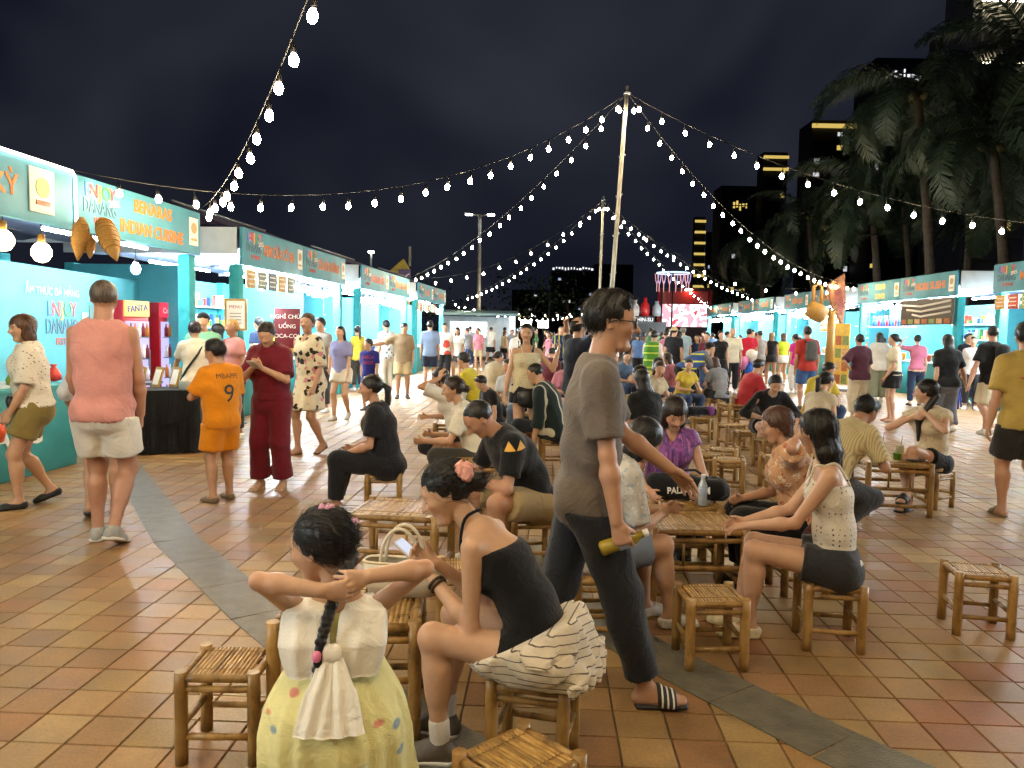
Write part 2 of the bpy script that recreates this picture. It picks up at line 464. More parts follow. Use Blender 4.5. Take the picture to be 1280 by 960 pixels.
# ---------------------------------------------------------------- people
def rotm(ax, deg):
    return np.array(Matrix.Rotation(math.radians(deg), 3, ax))
def ik(S, T, l1, l2, pole):
    S = np.asarray(S, float); T = np.asarray(T, float); v = T - S; dd = np.linalg.norm(v)
    dd2 = min(max(dd, abs(l1 - l2) + .01), (l1 + l2) * .999); u = v / max(dd, 1e-6)
    a = (l1 * l1 - l2 * l2 + dd2 * dd2) / (2 * dd2); hh = math.sqrt(max(l1 * l1 - a * a, 0))
    p = np.asarray(pole, float); p = nv(p - u * (p @ u))
    J = S + u * a + p * hh
    return J, S + u * dd2
def skeleton(H=1.65, sex='f', w=1., pel=None, lean=0, side=0, bend=0, twist=0, head=(0, 0, 0), armR=None, armL=None,
             footR=None, footL=None, kneeR=(0.1, 1, 0), kneeL=(-.1, 1, 0), fdirR=(0.15, 1, 0), fdirL=(-.15, 1, 0),
             handR=None, handL=None, hs=1., heel=0., seat=None, child=False, shw=1., tall=1.):
    """joints of a figure facing +Y; arms: ('v', upper, fore) with x outward, or ('t', wrist target, elbow pole)"""
    k = H / 1.7; s = {'H': H, 'k': k, 'sex': sex, 'w': w, 'child': child}
    if pel is None: pel = (0, 0, .535 * H)
    pel = A3(*pel); s['pel'] = pel
    R1 = rotm('Y', side) @ rotm('X', -lean)
    u1 = R1 @ A3(0, 0, 1)
    R2 = rotm('Z', twist) @ rotm('Y', side) @ rotm('X', -(lean + bend)); u2 = R2 @ A3(0, 0, 1)
    s['u1'], s['u2'], s['R1'], s['R2'] = u1, u2, R1, R2
    s['waist'] = pel + u1 * .10 * H * tall
    um = nv(u1 + u2)
    s['chest'] = s['waist'] + um * .105 * H * tall
    s['neck'] = s['chest'] + u2 * .105 * H * tall
    sw = (.100 if sex == 'm' else .087) * H * shw * (.5 + .5 * w)
    r = R2[:, 0]; s['right'] = r; s['fwd'] = R2[:, 1]
    s['shR'] = s['neck'] - u2 * .037 * H + r * sw; s['shL'] = s['neck'] - u2 * .037 * H - r * sw
    hw = .052 * H; s['hipR'] = pel + R1[:, 0] * hw - u1 * .01 * H; s['hipL'] = pel - R1[:, 0] * hw - u1 * .01 * H
    la, lf = .172 * H, .148 * H
    for sd, arm, sg in (('R', armR, 1), ('L', armL, -1)):
        S = s['sh' + sd]
        if arm is None: arm = ('v', (.16, -.02, -1), (.05, .18, -1))
        if arm[0] == 'v':
            ua = nv(A3(arm[1][0] * sg, arm[1][1], arm[1][2])); fa = nv(A3(arm[2][0] * sg, arm[2][1], arm[2][2]))
            E = S + ua * la; Wp = E + fa * lf
        else:
            pole = arm[2] if len(arm) > 2 else (.6, -.3, -1)
            E, Wp = ik(S, arm[1], la, lf, (pole[0] * sg, pole[1], pole[2]))
        s['el' + sd], s['wr' + sd] = E, Wp
        s['hand' + sd] = (handR if sg > 0 else handL) or {}
    lt, ls = .243 * H, .243 * H
    for sd, ft, kn, fd, sg in (('R', footR, kneeR, fdirR, 1), ('L', footL, kneeL, fdirL, -1)):
        if ft is None: ft = (sg * .062 * H, 0, .043 * H + heel)
        K, An = ik(s['hip' + sd], ft, lt, ls, kn)
        s['kn' + sd], s['an' + sd] = K, An; s['fd' + sd] = nv(fd)
    # head frame
    hz = H / 7.5 * hs; s['hs'] = hz
    HR = R2 @ rotm('Z', head[0]) @ rotm('X', -head[1]) @ rotm('Y', head[2])
    # keep the head rather upright when the trunk leans
    up0 = A3(0, 0, 1); Rup = rotm('Z', twist * .8) @ rotm('X', -(lean + bend) * .35) @ rotm('Z', head[0]) @ rotm('X', -head[1]) @ rotm('Y', head[2])
    s['HR'] = Rup
    s['headbase'] = s['neck'] + nv(u2 * .6 + Rup[:, 2] * .4) * .028 * H
    s['hc'] = s['headbase'] + Rup[:, 2] * .50 * hz + Rup[:, 1] * .16 * hz
    return s
def hp(s, x, y, z):
    """point in head units"""
    return s['hc'] + s['HR'] @ (A3(x, y, z) * s['hs'])
def torso_prims(s, e=0.):
    k, w = s['k'], s['w']; m = s['sex'] == 'm'; R1, R2 = s['R1'][:, 0], s['R2'][:, 0]
    pa, pb = (.150, .112) if m else (.156, .114)
    wa, wb = (.138, .102) if m else (.118, .092)
    ca, cb = (.155, .108) if m else (.132, .098)
    if s['child']: pa, pb, wa, wb, ca, cb = .125, .10, .118, .098, .122, .092
    f = k * w; q = lambda a, b: (a * f + e, b * f + e)
    u1, u2 = s['u1'], s['u2']; H = s['H']; fw = s['fwd']
    P = [Pr(s['pel'] - u1 * .03 * H, s['waist'], q(pa, pb), q(wa, wb), R1, k=.05 * k),
         Pr(s['waist'], s['chest'], q(wa, wb), q(ca, cb), R2, k=.05 * k),
         Pr(s['chest'], s['neck'] - u2 * .035 * H, q(ca, cb), q(ca * .82, cb * .72), R2, k=.05 * k),
         Pr(s['shL'] * .86 + s['shR'] * .14 - u2 * .006 * H, s['neck'] - u2 * .02 * H, .046 * f + e * .8, .05 * f + e * .8, k=.05 * k),
         Pr(s['shR'] * .86 + s['shL'] * .14 - u2 * .006 * H, s['neck'] - u2 * .02 * H, .046 * f + e * .8, .05 * f + e * .8, k=.05 * k)]
    if s['sex'] == 'f' and not s['child']:
        for sg in (-1, 1):
            c = s['chest'] + R2 * sg * .062 * f + fw * .068 * f + u2 * .012 * H
            P.append(Pr(c, c - u2 * .008, .058 * f + e, k=.05 * k))
    # buttocks
    for sg in (-1, 1):
        bo, br_ = (.034, .080) if m or s['child'] else (.046, .088)
        c = s['pel'] + s['R1'][:, 0] * sg * .060 * f - s['R1'][:, 1] * bo * f - u1 * .03 * H
        P.append(Pr(c, c + u1 * .01, br_ * f + e, k=.05 * k))
    return P
def arm_prims(s, sd, e=0., upto=2.):
    k, w = s['k'], (s['w'] + 1) / 2; m = s['sex'] == 'm'
    r0, r1, r2 = ((.050, .041, .027) if m else (.043, .036, .0235))
    if s['child']: r0, r1, r2 = .044, .04, .028
    f = k * w; S, E, Wp = s['sh' + sd], s['el' + sd], s['wr' + sd]
    fm = E + (Wp - E) * .3
    P = [Pr(S, E, r0 * f + e, r1 * f * .80 + e, k=.03 * k)]
    if upto > 1: P += [Pr(E, fm, r1 * f * .80 + e, r1 * f * .98 + e, k=.02 * k), Pr(fm, Wp, r1 * f * .98 + e, r2 * f + e, k=.02 * k)]
    return P
def leg_prims(s, sd, e=0., upto=2.):
    k, w = s['k'], (s['w'] + 1) / 2; m = s['sex'] == 'm'; f = k * w
    r0, r1, rc, r2 = (.083, .056, .054, .034) if m else (.085, .053, .051, .031)
    if s['child']: r0, r1, rc, r2 = .075, .055, .053, .036
    Hp, K, An = s['hip' + sd], s['kn' + sd], s['an' + sd]
    th = nv(K - Hp); sh = nv(An - K)
    P = [Pr(Hp, K, r0 * f + e, r1 * f + e, k=.04 * k)]
    if upto > 1:
        back = nv(np.cross(np.cross(sh, s['fd' + sd]), sh)) * -1
        back = -nv(s['fd' + sd] - sh * (s['fd' + sd] @ sh))
        c = K + (An - K) * .30
        P += [Pr(K, An, r1 * f * .95 + e, r2 * f + e, k=.03 * k), Pr(c + back * .018 * f, K + (An - K) * .5 + back * .012 * f, rc * f + e, rc * f * .8 + e, k=.04 * k)]
    return P
def foot_prims(s, sd, e=0.):
    k = s['k']; An = s['an' + sd]; fd = s['fd' + sd]; up = A3(0, 0, 1)
    fdn = nv(fd); lat = nv(np.cross(fdn, up)); upf = np.cross(lat, fdn)
    heel = An - fdn * .030 * k - upf * .038 * k; ball = An + fdn * .105 * k - upf * .050 * k; toe = An + fdn * .150 * k - upf * .054 * k
    return [Pr(heel, ball, (.031 * k + e, .030 * k + e), (.040 * k + e, .022 * k + e), lat, k=.02 * k),
            Pr(ball, toe, (.040 * k + e, .021 * k + e), (.034 * k + e, .015 * k + e), lat, k=.015 * k),
            Pr(An, ball - fdn * .02 * k, .034 * k + e, .028 * k + e, k=.03 * k)]
def hand_frame(s, sd):
    sg = 1 if sd == 'R' else -1; hd = s['hand' + sd]
    d = nv(hd['dir']) if 'dir' in hd else nv(s['wr' + sd] - s['el' + sd])
    pn = np.array(hd['palm'], float) if 'palm' in hd else A3(-sg, 0, 0) * .9 + A3(0, -.2, -.1)
    pn = nv(pn - d * (pn @ d)); lat = np.cross(d, pn) * sg
    return d, pn, lat
def hand_prims(s, sd, fingers):
    k = s['k'] * (.92 if s['sex'] == 'f' else 1.0); Wp = s['wr' + sd]; d, pn, lat = hand_frame(s, sd)
    hd = s['hand' + sd]; curl = hd.get('curl', .35); cl = curl if isinstance(curl, (list, tuple)) else [curl] * 4
    if s['child']: k *= 1.12
    pc = Wp + d * .085 * k
    P = [Pr(Wp + d * .012 * k, pc, (.027 * k, .017 * k), (.039 * k, .013 * k), lat, k=.018 * k)]
    if not fingers:
        tip = pc + nv(d + pn * .7 * cl[0]) * .07 * k
        P += [Pr(pc, tip, (.037 * k, .012 * k), (.026 * k, .008 * k), lat, k=.012 * k),
              Pr(Wp + d * .03 * k + lat * .02 * k, Wp + d * .075 * k + lat * .055 * k + pn * .015 * k, .012 * k, .009 * k, k=.01 * k)]
        return P
    for i, (ofs, ln, rr) in enumerate(((.029, .072, .0088), (.010, .080, .0092), (-.010, .075, .0088), (-.028, .060, .0078))):
        a = pc - d * (.004 + .010 * (i == 3)) * k + lat * ofs * k; dd = nv(d + lat * ofs * 2.2); c = cl[i]
        for sgm, (fr, an) in enumerate(((.44, 55), (.32, 75), (.24, 50))):
            ang = math.radians(an * c); dd, = (nv(dd * math.cos(ang) + pn * math.sin(ang)),)
            pnn = nv(pn - dd * (pn @ dd))
            b = a + dd * ln * fr * k; P.append(Pr(a, b, rr * (1 - .08 * sgm) * k, rr * (.92 - .1 * sgm) * k, k=.004 * k)); a = b
    tc = hd.get('thumb', .4)
    a = Wp + d * .030 * k + lat * .022 * k; dd = nv(d * .75 + lat * (.85 - .5 * tc) + pn * (.25 + .6 * tc))
    b = a + dd * .042 * k; P.append(Pr(a, b, .0135 * k, .0105 * k, k=.012 * k))
    dd = nv(dd + d * .35 + pn * .3 * tc); P.append(Pr(b, b + dd * .034 * k, .0105 * k, .008 * k, k=.004 * k))
    return P
def head_prims(s, face=2):
    h = s['hs']; m = s['sex'] == 'm'; R = s['HR']; r0 = R[:, 0]
    p = lambda x, y, z: hp(s, x, y, z)
    jw = .185 if m else .155
    fat = s.get('fat', 1.)
    P = [Pr(p(0, -.07, .10), p(0, -.07, .101), (.328 * h, .405 * h, .40 * h), None, r0, k=.05 * h),
         Pr(p(0, .10, .10), p(0, .13, -.05), (.30 * h, .27 * h), (.285 * h * fat, .25 * h), r0, k=.10 * h),
         Pr(p(0, .10, -.08), p(0, .205, -.405), (.268 * h * fat, .25 * h), (jw * fat * h, .125 * h), r0, k=.10 * h),
         Pr(s['neck'] - s['u2'] * .02 * s['H'], p(0, -.06, -.22), (.058 if m else .046) * s['k'] * (s['w'] + 1) / 2, (.054 if m else .043) * s['k'], k=.06 * h)]
    if face >= 1:
        P += [Pr(p(0, .375, .03), p(0, .465, -.125), .032 * h, .046 * h, k=.05 * h),
              Pr(p(-.045, .41, -.135), p(.045, .41, -.135), .036 * h, k=.03 * h),
              Pr(p(-.15, .31, .105), p(.15, .31, .105), .055 * h, k=.06 * h),
              Pr(p(-.17, .27, -.09), p(-.12, .29, -.14), .085 * h, k=.08 * h), Pr(p(.17, .27, -.09), p(.12, .29, -.14), .085 * h, k=.08 * h)]
    if face >= 2:
        P += [Pr(p(-.068, .340, -.250), p(.068, .340, -.250), .016 * h, k=.020 * h), Pr(p(-.032, .356, -.244), p(.032, .356, -.244), .017 * h, k=.015 * h),
              Pr(p(-.050, .340, -.284), p(.050, .340, -.284), .020 * h, k=.022 * h),
              Pr(p(0, .290, -.42), p(0, .292, -.421), .062 * h, k=.06 * h)]
    sub = []
    if face >= 1:
        for sg in (-1, 1):
            sub.append(Pr(p(sg * .145, .405, .012), p(sg * .145, .406, .012), (.085 * h, .06 * h, .05 * h), None, r0, k=.06 * h))
    G1 = [Gr(P, k=.03 * h, sub=sub)]
    ears = []
    for sg in (-1, 1):
        ears += [Pr(p(sg * .335, -.045, .06), p(sg * .32, -.03, -.12), (.022 * h, .075 * h), (.024 * h, .045 * h), R @ A3(1, .25 * sg, 0), k=.02 * h)]
    esub = [Pr(p(sg * .375, -.035, .02), p(sg * .37, -.03, -.04), .035 * h, k=.02 * h) for sg in (-1, 1)] if face >= 2 else []
    G1.append(Gr(ears, k=.02 * h, sub=esub))
    return G1
_skin = {}
def skin_mat(tone):
    if tone in _skin: return _skin[tone]
    m, n, l, b = _new('skin'); _skin[tone] = m
    c = C(tone); gl = .3 * c[0] + .55 * c[1] + .15 * c[2]; c = tuple(min(.9, (x + (gl - x) * .22) * 1.10) for x in c)
    at = n.new('ShaderNodeAttribute'); at.attribute_name = 'Col'
    z = n.new('ShaderNodeTexNoise'); z.inputs['Scale'].default_value = 13; z.inputs['Detail'].default_value = 9; z.inputs['Roughness'].default_value = .7
    t = n.new('ShaderNodeTexCoord'); l.new(t.outputs['Object'], z.inputs['Vector'])
    mx = n.new('ShaderNodeMix'); mx.data_type = 'RGBA'
    mx.inputs[6].default_value = (c[0] * .80, c[1] * .70, c[2] * .66, 1); mx.inputs[7].default_value = (min(1, c[0] * 1.16), min(1, c[1] * 1.18), min(1, c[2] * 1.18), 1)
    l.new(z.outputs['Fac'], mx.inputs[0])
    ml = n.new('ShaderNodeMix'); ml.data_type = 'RGBA'; ml.blend_type = 'MULTIPLY'; ml.inputs[0].default_value = 1
    l.new(mx.outputs[2], ml.inputs[6]); l.new(at.outputs['Color'], ml.inputs[7]); l.new(ml.outputs[2], b.inputs['Base Color'])
    b.inputs['Roughness'].default_value = .48; b.inputs['Specular IOR Level'].default_value = .4
    b.inputs['Subsurface Weight'].default_value = .12; b.inputs['Subsurface Radius'].default_value = (.02, .008, .004)
    b.inputs['Subsurface Scale'].default_value = .5
    z2 = n.new('ShaderNodeTexNoise'); z2.inputs['Scale'].default_value = 260; l.new(t.outputs['Object'], z2.inputs['Vector'])
    bp = n.new('ShaderNodeBump'); bp.inputs['Strength'].default_value = .12; bp.inputs['Distance'].default_value = .003
    l.new(z2.outputs['Fac'], bp.inputs['Height']); l.new(bp.outputs[0], b.inputs['Normal'])
    return m
def hair_mat(col='#17120f'):
    key = 'hair' + col
    if key in _M: return _M[key]
    m, n, l, b = _new('hair'); _M[key] = m; c = C(col)
    t = n.new('ShaderNodeTexCoord'); mpn = n.new('ShaderNodeMapping'); mpn.inputs['Scale'].default_value = (1, 1, .12)
    z = n.new('ShaderNodeTexNoise'); z.inputs['Scale'].default_value = 150; z.inputs['Detail'].default_value = 4
    l.new(t.outputs['Object'], mpn.inputs[0]); l.new(mpn.outputs[0], z.inputs['Vector'])
    r = n.new('ShaderNodeValToRGB'); r.color_ramp.elements[0].position = .35; r.color_ramp.elements[1].position = .7
    r.color_ramp.elements[0].color = (c[0] * .5, c[1] * .5, c[2] * .5, 1); r.color_ramp.elements[1].color = (min(1, c[0] * 1.7 + .006), min(1, c[1] * 1.6 + .005), min(1, c[2] * 1.6 + .004), 1)
    l.new(z.outputs['Fac'], r.inputs['Fac']); l.new(r.outputs['Color'], b.inputs['Base Color'])
    b.inputs['Roughness'].default_value = .42; b.inputs['Specular IOR Level'].default_value = .45
    bp = n.new('ShaderNodeBump'); bp.inputs['Strength'].default_value = .3; bp.inputs['Distance'].default_value = .01
    l.new(z.outputs['Fac'], bp.inputs['Height']); l.new(bp.outputs[0], b.inputs['Normal'])
    return m
# --- garments: each returns groups in the figure's frame
def g_top(s, loose=.016, sleeve=.5, hem=-.06, neck='crew', flare=0., seed=1, fold=.006, sleeve_loose=None, cutR=None):
    k = s['k']; H = s['H']; sl = loose if sleeve_loose is None else sleeve_loose
    T = torso_prims(s, loose * k)
    if flare: T.append(Pr(s['chest'], s['pel'] + s['u1'] * hem * H, (.12 * s['w'] * k, .095 * s['w'] * k), ((.15 + flare) * s['w'] * k, (.115 + flare) * s['w'] * k), s['R1'][:, 0], k=.04))
    clips = [(s['pel'] + s['u1'] * hem * H, -s['u1'])]
    for sd in 'RL':
        q = leg_prims(s, sd)[0]; T.append(Pr(q.A, q.A + (q.B - q.A) * .3, q.ra + loose * k * .35, q.ra * .92 + loose * k * .35, k=.04 * k))
    sub = []
    nk = s['neck'] + s['u2'] * .018 * H
    if neck == 'crew': sub.append(Pr(nk + s['fwd'] * .012, nk + s['u2'] * .08 * H, .064 * k, .075 * k, k=.01))
    elif neck == 'v': sub += [Pr(nk, nk + s['u2'] * .08 * H, .066 * k, .075 * k, k=.01), Pr(nk + s['fwd'] * .09 * k - s['u2'] * .075 * k, nk + s['fwd'] * .05 * k, .02 * k, .055 * k, k=.02)]
    elif neck == 'scoop': sub.append(Pr(nk + s['fwd'] * .03, nk + s['u2'] * .08 * H, .095 * k, .10 * k, k=.01))
    elif neck == 'tank':
        sub.append(Pr(nk + s['fwd'] * .02, nk + s['u2'] * .08 * H, .085 * k, .09 * k, k=.01))
    groups = []
    if neck in ('strap', 'halter', 'tube'):
        top = s['chest'] + s['u2'] * (.045 * H)
        clips.append((top, s['u2'] * 1.0 - s['fwd'] * (.25 if neck == 'strap' else .45)))
    groups.append(Gr(T, clips, k=.03 * k, disp=wob(fold, seed=seed), sub=sub))
    if sleeve > 0:
        for sd in 'RL':
            S, E, Wp = s['sh' + sd], s['el' + sd], s['wr' + sd]
            if sleeve <= 1:
                cut = S + (E - S) * sleeve; nrm = nv(E - S)
                S2 = S - s['u2'] * .008 * H - (S - s['neck']) * .12; pr = [Pr(S2, S + (E - S) * (sleeve + .25), .045 * k * (s['w'] + 1) / 2 + sl * .8 * k, .043 * k * (s['w'] + 1) / 2 + sl * 1.3 * k, k=.03)]
            else:
                cut = E + (Wp - E) * (sleeve - 1); nrm = nv(Wp - E)
                pr = [p.grow(sl * k) for p in arm_prims(s, sd)]
            if sleeve <= 1: pr.append(arm_prims(s, sd, sl * .7 * k)[0])
            groups.append(Gr(pr, [(cut, nrm)], k=.035 * k, disp=wob(fold * .8, seed=seed + 3)))
    return groups
def straps(s, root, material, neck):
        k, H = s['k'], s['H']; r = s['R2'][:, 0]
        for sg in (-1, 1):
            f0 = s['chest'] + s['u2'] * .04 * H + r * sg * .07 * k + s['fwd'] * .115 * k * s['w']
            if neck == 'strap':
                t0 = s['neck'] - s['u2'] * .005 * H + r * sg * .085 * k + s['fwd'] * .01 * k
                b0 = s['chest'] + s['u2'] * .03 * H + r * sg * .075 * k - s['fwd'] * .105 * k * s['w']
                pts = [f0, t0 + s['fwd'] * .05 * k, t0, t0 - s['fwd'] * .06 * k, b0]
            else:
                t0 = s['neck'] + s['u2'] * .022 * H + r * sg * .058 * k - s['fwd'] * .012 * k
                pts = [f0, f0 * .45 + t0 * .55 + s['fwd'] * .025 * k, t0, s['neck'] + s['u2'] * .018 * H - s['fwd'] * .062 * k]
            sm = []
            for i in range(len(pts) - 1):
                p0, p1, p2, p3 = pts[max(i - 1, 0)], pts[i], pts[i + 1], pts[min(i + 2, len(pts) - 1)]
                for t in (0, .25, .5, .75): sm.append(.5 * (2 * p1 + (p2 - p0) * t + (2 * p0 - 5 * p1 + 4 * p2 - p3) * t * t + (3 * p1 - p0 - 3 * p2 + p3) * t ** 3))
            MB().tube([Vector(q) for q in sm + [pts[-1]]], .0065 * k, 6).build('strap', material, root)
def g_legs(s, length=.6, loose=.018, top=-.04, seed=5, fold=.005, taper=None, web=.03):
    """shorts or trousers; length 1 = knee, 2 = ankle"""
    k = s['k']; H = s['H']; T = [p.grow(loose * k * .7) for p in torso_prims(s)[:1]] + [p.grow(loose * k * .6) for p in torso_prims(s)[-2:]]
    out = [Gr(T, [(s['pel'] + s['u1'] * top * H, s['u1'])], k=.03, disp=wob(fold * .6, seed=seed))]
    for sd in 'RL':
        Hp, K, An = s['hip' + sd], s['kn' + sd], s['an' + sd]; w = (s['w'] + 1) / 2
        if length <= 1.02:
            cut = Hp + (K - Hp) * length; nrm = nv(K - Hp); e = loose * k
            pr = [Pr(Hp, Hp + (K - Hp) * (length + .2), .088 * k * w + e * .6, .066 * k * w + e * 1.7, k=.04)]
        else:
            cut = K + (An - K) * (length - 1); nrm = nv(An - K); e = loose * k
            rk = .058 * k * w + e; ra = (taper if taper is not None else .05) * k
            pr = [Pr(Hp, K, .087 * k * w + e * .6, rk, k=.04), Pr(K, K + (An - K) * (length - 1 + .1), rk, ra + e * .5, k=.04)]
        pr += [q.grow(loose * k * .55) for q in leg_prims(s, sd)[:1 if length <= 1.02 else 3]]
        cl = [(cut, nrm)]
        if nv(K - Hp) @ -s['u1'] > .6: cl.append((s['pel'] + s['u1'] * top * H, s['u1']))
        out.append(Gr(pr, cl, k=web, disp=wob(fold, seed=seed + ord(sd))))
    return out
def pleats(s, n, amp, c=None):
    c = s['pel'] if c is None else c; R = s['R1']; x, y, u = R[:, 0].astype(np.float32), R[:, 1].astype(np.float32), s['u1'].astype(np.float32)
    def g(P):
        q = P - np.asarray(c, np.float32); an = np.arctan2(q @ y, q @ x); h = np.clip(-(q @ u) / .25, 0, 1.3)
        return (amp * h * np.sin(an * n + 2 * np.sin(an * 3))).astype(np.float32)
    return g
def g_skirt(s, hem_z, flare=.06, n=14, amp=.012, top=.05, loose=.014):
    """standing skirt or dress skirt down to height hem_z"""
    k, w, H = s['k'], s['w'], s['H']; a = s['pel'] + s['u1'] * top * H
    b = A3((s['knR'][0] + s['knL'][0]) / 2 * .6 + s['pel'][0] * .4, (s['knR'][1] + s['knL'][1]) / 2 * .6 + s['pel'][1] * .4, hem_z)
    P = [Pr(s['pel'] + s['u1'] * .01 * H, b - A3(0, 0, .02), (.165 * k * w + loose, .128 * k * w + loose), (.165 * k * w + loose + flare, .130 * k * w + loose + flare), s['R1'][:, 0], k=.03),
         torso_prims(s)[0].grow(loose)] + [p.grow(loose) for p in torso_prims(s)[-2:]]
    return [Gr(P, [(a, s['u1']), (b, A3(0, 0, -1))], disp=pleats(s, n, amp), k=.03)]
def g_shoe(s, sd, kind='sneaker'):
    k = s['k']; fp = foot_prims(s, sd, .007 * k); An = s['an' + sd]
    fd = nv(s['fd' + sd]); lat = nv(np.cross(fd, A3(0, 0, 1))); up = np.cross(lat, fd)
    so = An - up * .072 * k
    sole = Pr(An - fd * .035 * k - up * .058 * k, An + fd * .15 * k - up * .058 * k, (.036 * k, .02 * k), (.042 * k, .018 * k), lat, k=0)
    if kind in ('slide', 'sandal', 'flip'):
        gs = [Gr([Pr(An - fd * .035 * k - up * .066 * k, An + fd * .155 * k - up * .066 * k, (.040 * k, .014 * k), (.046 * k, .014 * k), lat, k=0)], k=0)]
        if kind == 'slide': gs.append(Gr(foot_prims(s, sd, .009 * k), [(An + fd * .12 * k, fd), (An + fd * .045 * k, -fd), (so, -up)], k=.004))
        elif kind == 'sandal': gs.append(Gr(foot_prims(s, sd, .007 * k), [(An + fd * .115 * k, fd), (An + fd * .085 * k, -fd), (so, -up)], k=.004))
        else:
            t = An + fd * .115 * k - up * .035 * k
            for sg in (-1, 1): gs.append(Gr([Pr(t, An + fd * .045 * k + lat * sg * .042 * k - up * .045 * k, .006 * k, k=0)], k=0))
        return gs
    if kind == 'clog':
        return [Gr(foot_prims(s, sd, .012 * k)[:2] + [sole.grow(.005)], [(so, -up)], k=.01, sub=[Pr(An + up * .03 * k - fd * .03 * k, An + up * .01 * k + fd * .01 * k, .045 * k, k=.01)])]
    cl = [(so, -up)]
    if kind == 'flat': cl.append((An - up * .012 * k, up * 1.0 - fd * .1))
    else: cl.append((An + up * .022 * k, up))
    return [Gr(fp + [sole.grow(.004)], cl, k=.01)]
def g_hair(s, style='short', seed=0, near=False):
    h = s['hs']; r0 = s['HR'][:, 0]; F = s['HR'][:, 1]; U = s['HR'][:, 2]
    p = lambda x, y, z: hp(s, x, y, z)
    hc = s['hc'].astype(np.float32); r32, f32, u32 = r0.astype(np.float32), F.astype(np.float32), U.astype(np.float32)
    amp = .009 * h if near else .005 * h
    def strands(P):
        q = P - hc; an = np.arctan2(q @ r32, -(q @ f32)); z = (q @ u32) / h
        return (amp * (np.sin(an * 13 + 3 * np.sin(z * 3 + an * 2)) * .6 + np.sin(an * 29 + 5 * np.sin(z * 2)) * .5)).astype(np.float32)
    cap = Pr(p(0, -.085, .13), p(0, -.085, .131), (.372 * h, .45 * h, .415 * h), None, r0, k=.05 * h)
    face = Pr(p(0, .50, -.16), p(0, .50, -.161), (.33 * h, .40 * h, .46 * h), None, r0, k=.06 * h)
    earcut = [Pr(p(sg * .36, .13, -.16), p(sg * .36, .10, -.30), .13 * h, k=.05 * h) for sg in (-1, 1)]
    neckcut = Pr(p(0, .18, -.36), p(0, .05, -.62), .40 * h, k=.04 * h)
    gs = []
    if style in ('cap', 'hat'):
        gs.append(Gr([cap.grow(.015 * h)], [(p(0, .1, .12), -U + F * .1)], k=0))
        if style == 'cap': gs.append(Gr([Pr(p(0, .30, .17), p(0, .62, .12), (.26 * h, .03 * h), (.18 * h, .02 * h), r0, k=.02 * h)], k=.02 * h))
        else: gs.append(Gr([Pr(p(0, -.04, .14), p(0, -.04, .15), (.70 * h, .72 * h, .035 * h), None, r0, k=.02 * h)], k=.03 * h))
        return gs
    if style in ('short', 'crop', 'fade'):
        g = .0 if style == 'short' else -.022 * h
        prs = [cap.grow(g)] if style != 'short' else [cap, Pr(p(-.12, .12, .40), p(.16, .16, .39), .14 * h, k=.08 * h), Pr(p(0, -.2, .42), p(0, .05, .46), .13 * h, k=.1 * h)]
        sub = [face, neckcut] + [Pr(p(sg * .40, .03, -.12), p(sg * .40, -.04, -.36), .17 * h, k=.04 * h) for sg in (-1, 1)]
        sub.append(Pr(p(0, -.30, -.48), p(0, -.5, -.5), .27 * h, k=.05 * h))
        gs.append(Gr(prs, disp=strands, sub=sub))
    else:
        sub = [face, neckcut] + earcut
        prs = [cap]
        if style == 'bob':
            prs = [cap.grow(.02 * h), Pr(p(0, -.10, .05), p(0, -.12, -.36), (.40 * h, .38 * h), (.42 * h, .33 * h), r0, k=.06 * h)]
            sub = [Pr(p(0, .52, -.20), p(0, .42, -.60), (.30 * h, .42 * h), (.34 * h, .44 * h), r0, k=.06 * h), Pr(p(0, .08, -.55), p(0, .05, -.9), .28 * h, k=.05 * h)]
        elif style == 'longback':
            dn = nv(-U * .5 - A3(0, 0, 1) * .7 - s['fwd'] * .08)
            a = p(0, -.20, .02); b = p(0, -.30, -.25) + dn * .25 * h; c = b + dn * 1.0 * h - s['fwd'] * .05 * h
            prs += [Pr(a, b, (.37 * h, .27 * h), (.36 * h, .20 * h), r0, k=.08 * h), Pr(b, c, (.36 * h, .19 * h), (.26 * h, .10 * h), r0, k=.08 * h)]
        elif style == 'longfront':
            prs += [Pr(p(0, -.22, .0), p(0, -.32, -.8), (.36 * h, .22 * h), (.34 * h, .14 * h), r0, k=.06 * h)]
            for sg in (-1, 1): prs.append(Pr(p(sg * .33, -.02, .0), p(sg * .36, .10, -.95), .12 * h, .07 * h, k=.06 * h))
        elif style == 'bob2':
            prs = [cap.grow(.03 * h), Pr(p(0, -.16, .05), p(0, -.2, -.2), (.39 * h, .36 * h), (.36 * h, .26 * h), r0, k=.06 * h)]
        gs.append(Gr(prs, disp=strands, sub=sub))
        if style == 'bun':
            c = p(0, -.56, .16); gs.append(Gr([Pr(c, c + U * .02 * h, .15 * h, k=0)], disp=strands, k=.06 * h))
        elif style == 'lowbun':
            c = p(0, -.55, -.08); gs.append(Gr([Pr(c, c + U * .02 * h, .15 * h, k=0)], disp=strands, k=.06 * h))
        elif style == 'pony':
            a = p(0, -.52, .12); b = p(0, -.70, -.12); c = b - A3(0, 0, 1) * .55 * h; d = c - A3(0, 0, 1) * .55 * h + s['fwd'] * .03
            gs.append(Gr([Pr(a, b, .07 * h, .13 * h, k=.03 * h), Pr(b, c, .13 * h, .12 * h, k=.03 * h), Pr(c, d, .12 * h, .03 * h, k=.03 * h)], disp=strands, k=.04 * h))
    return gs
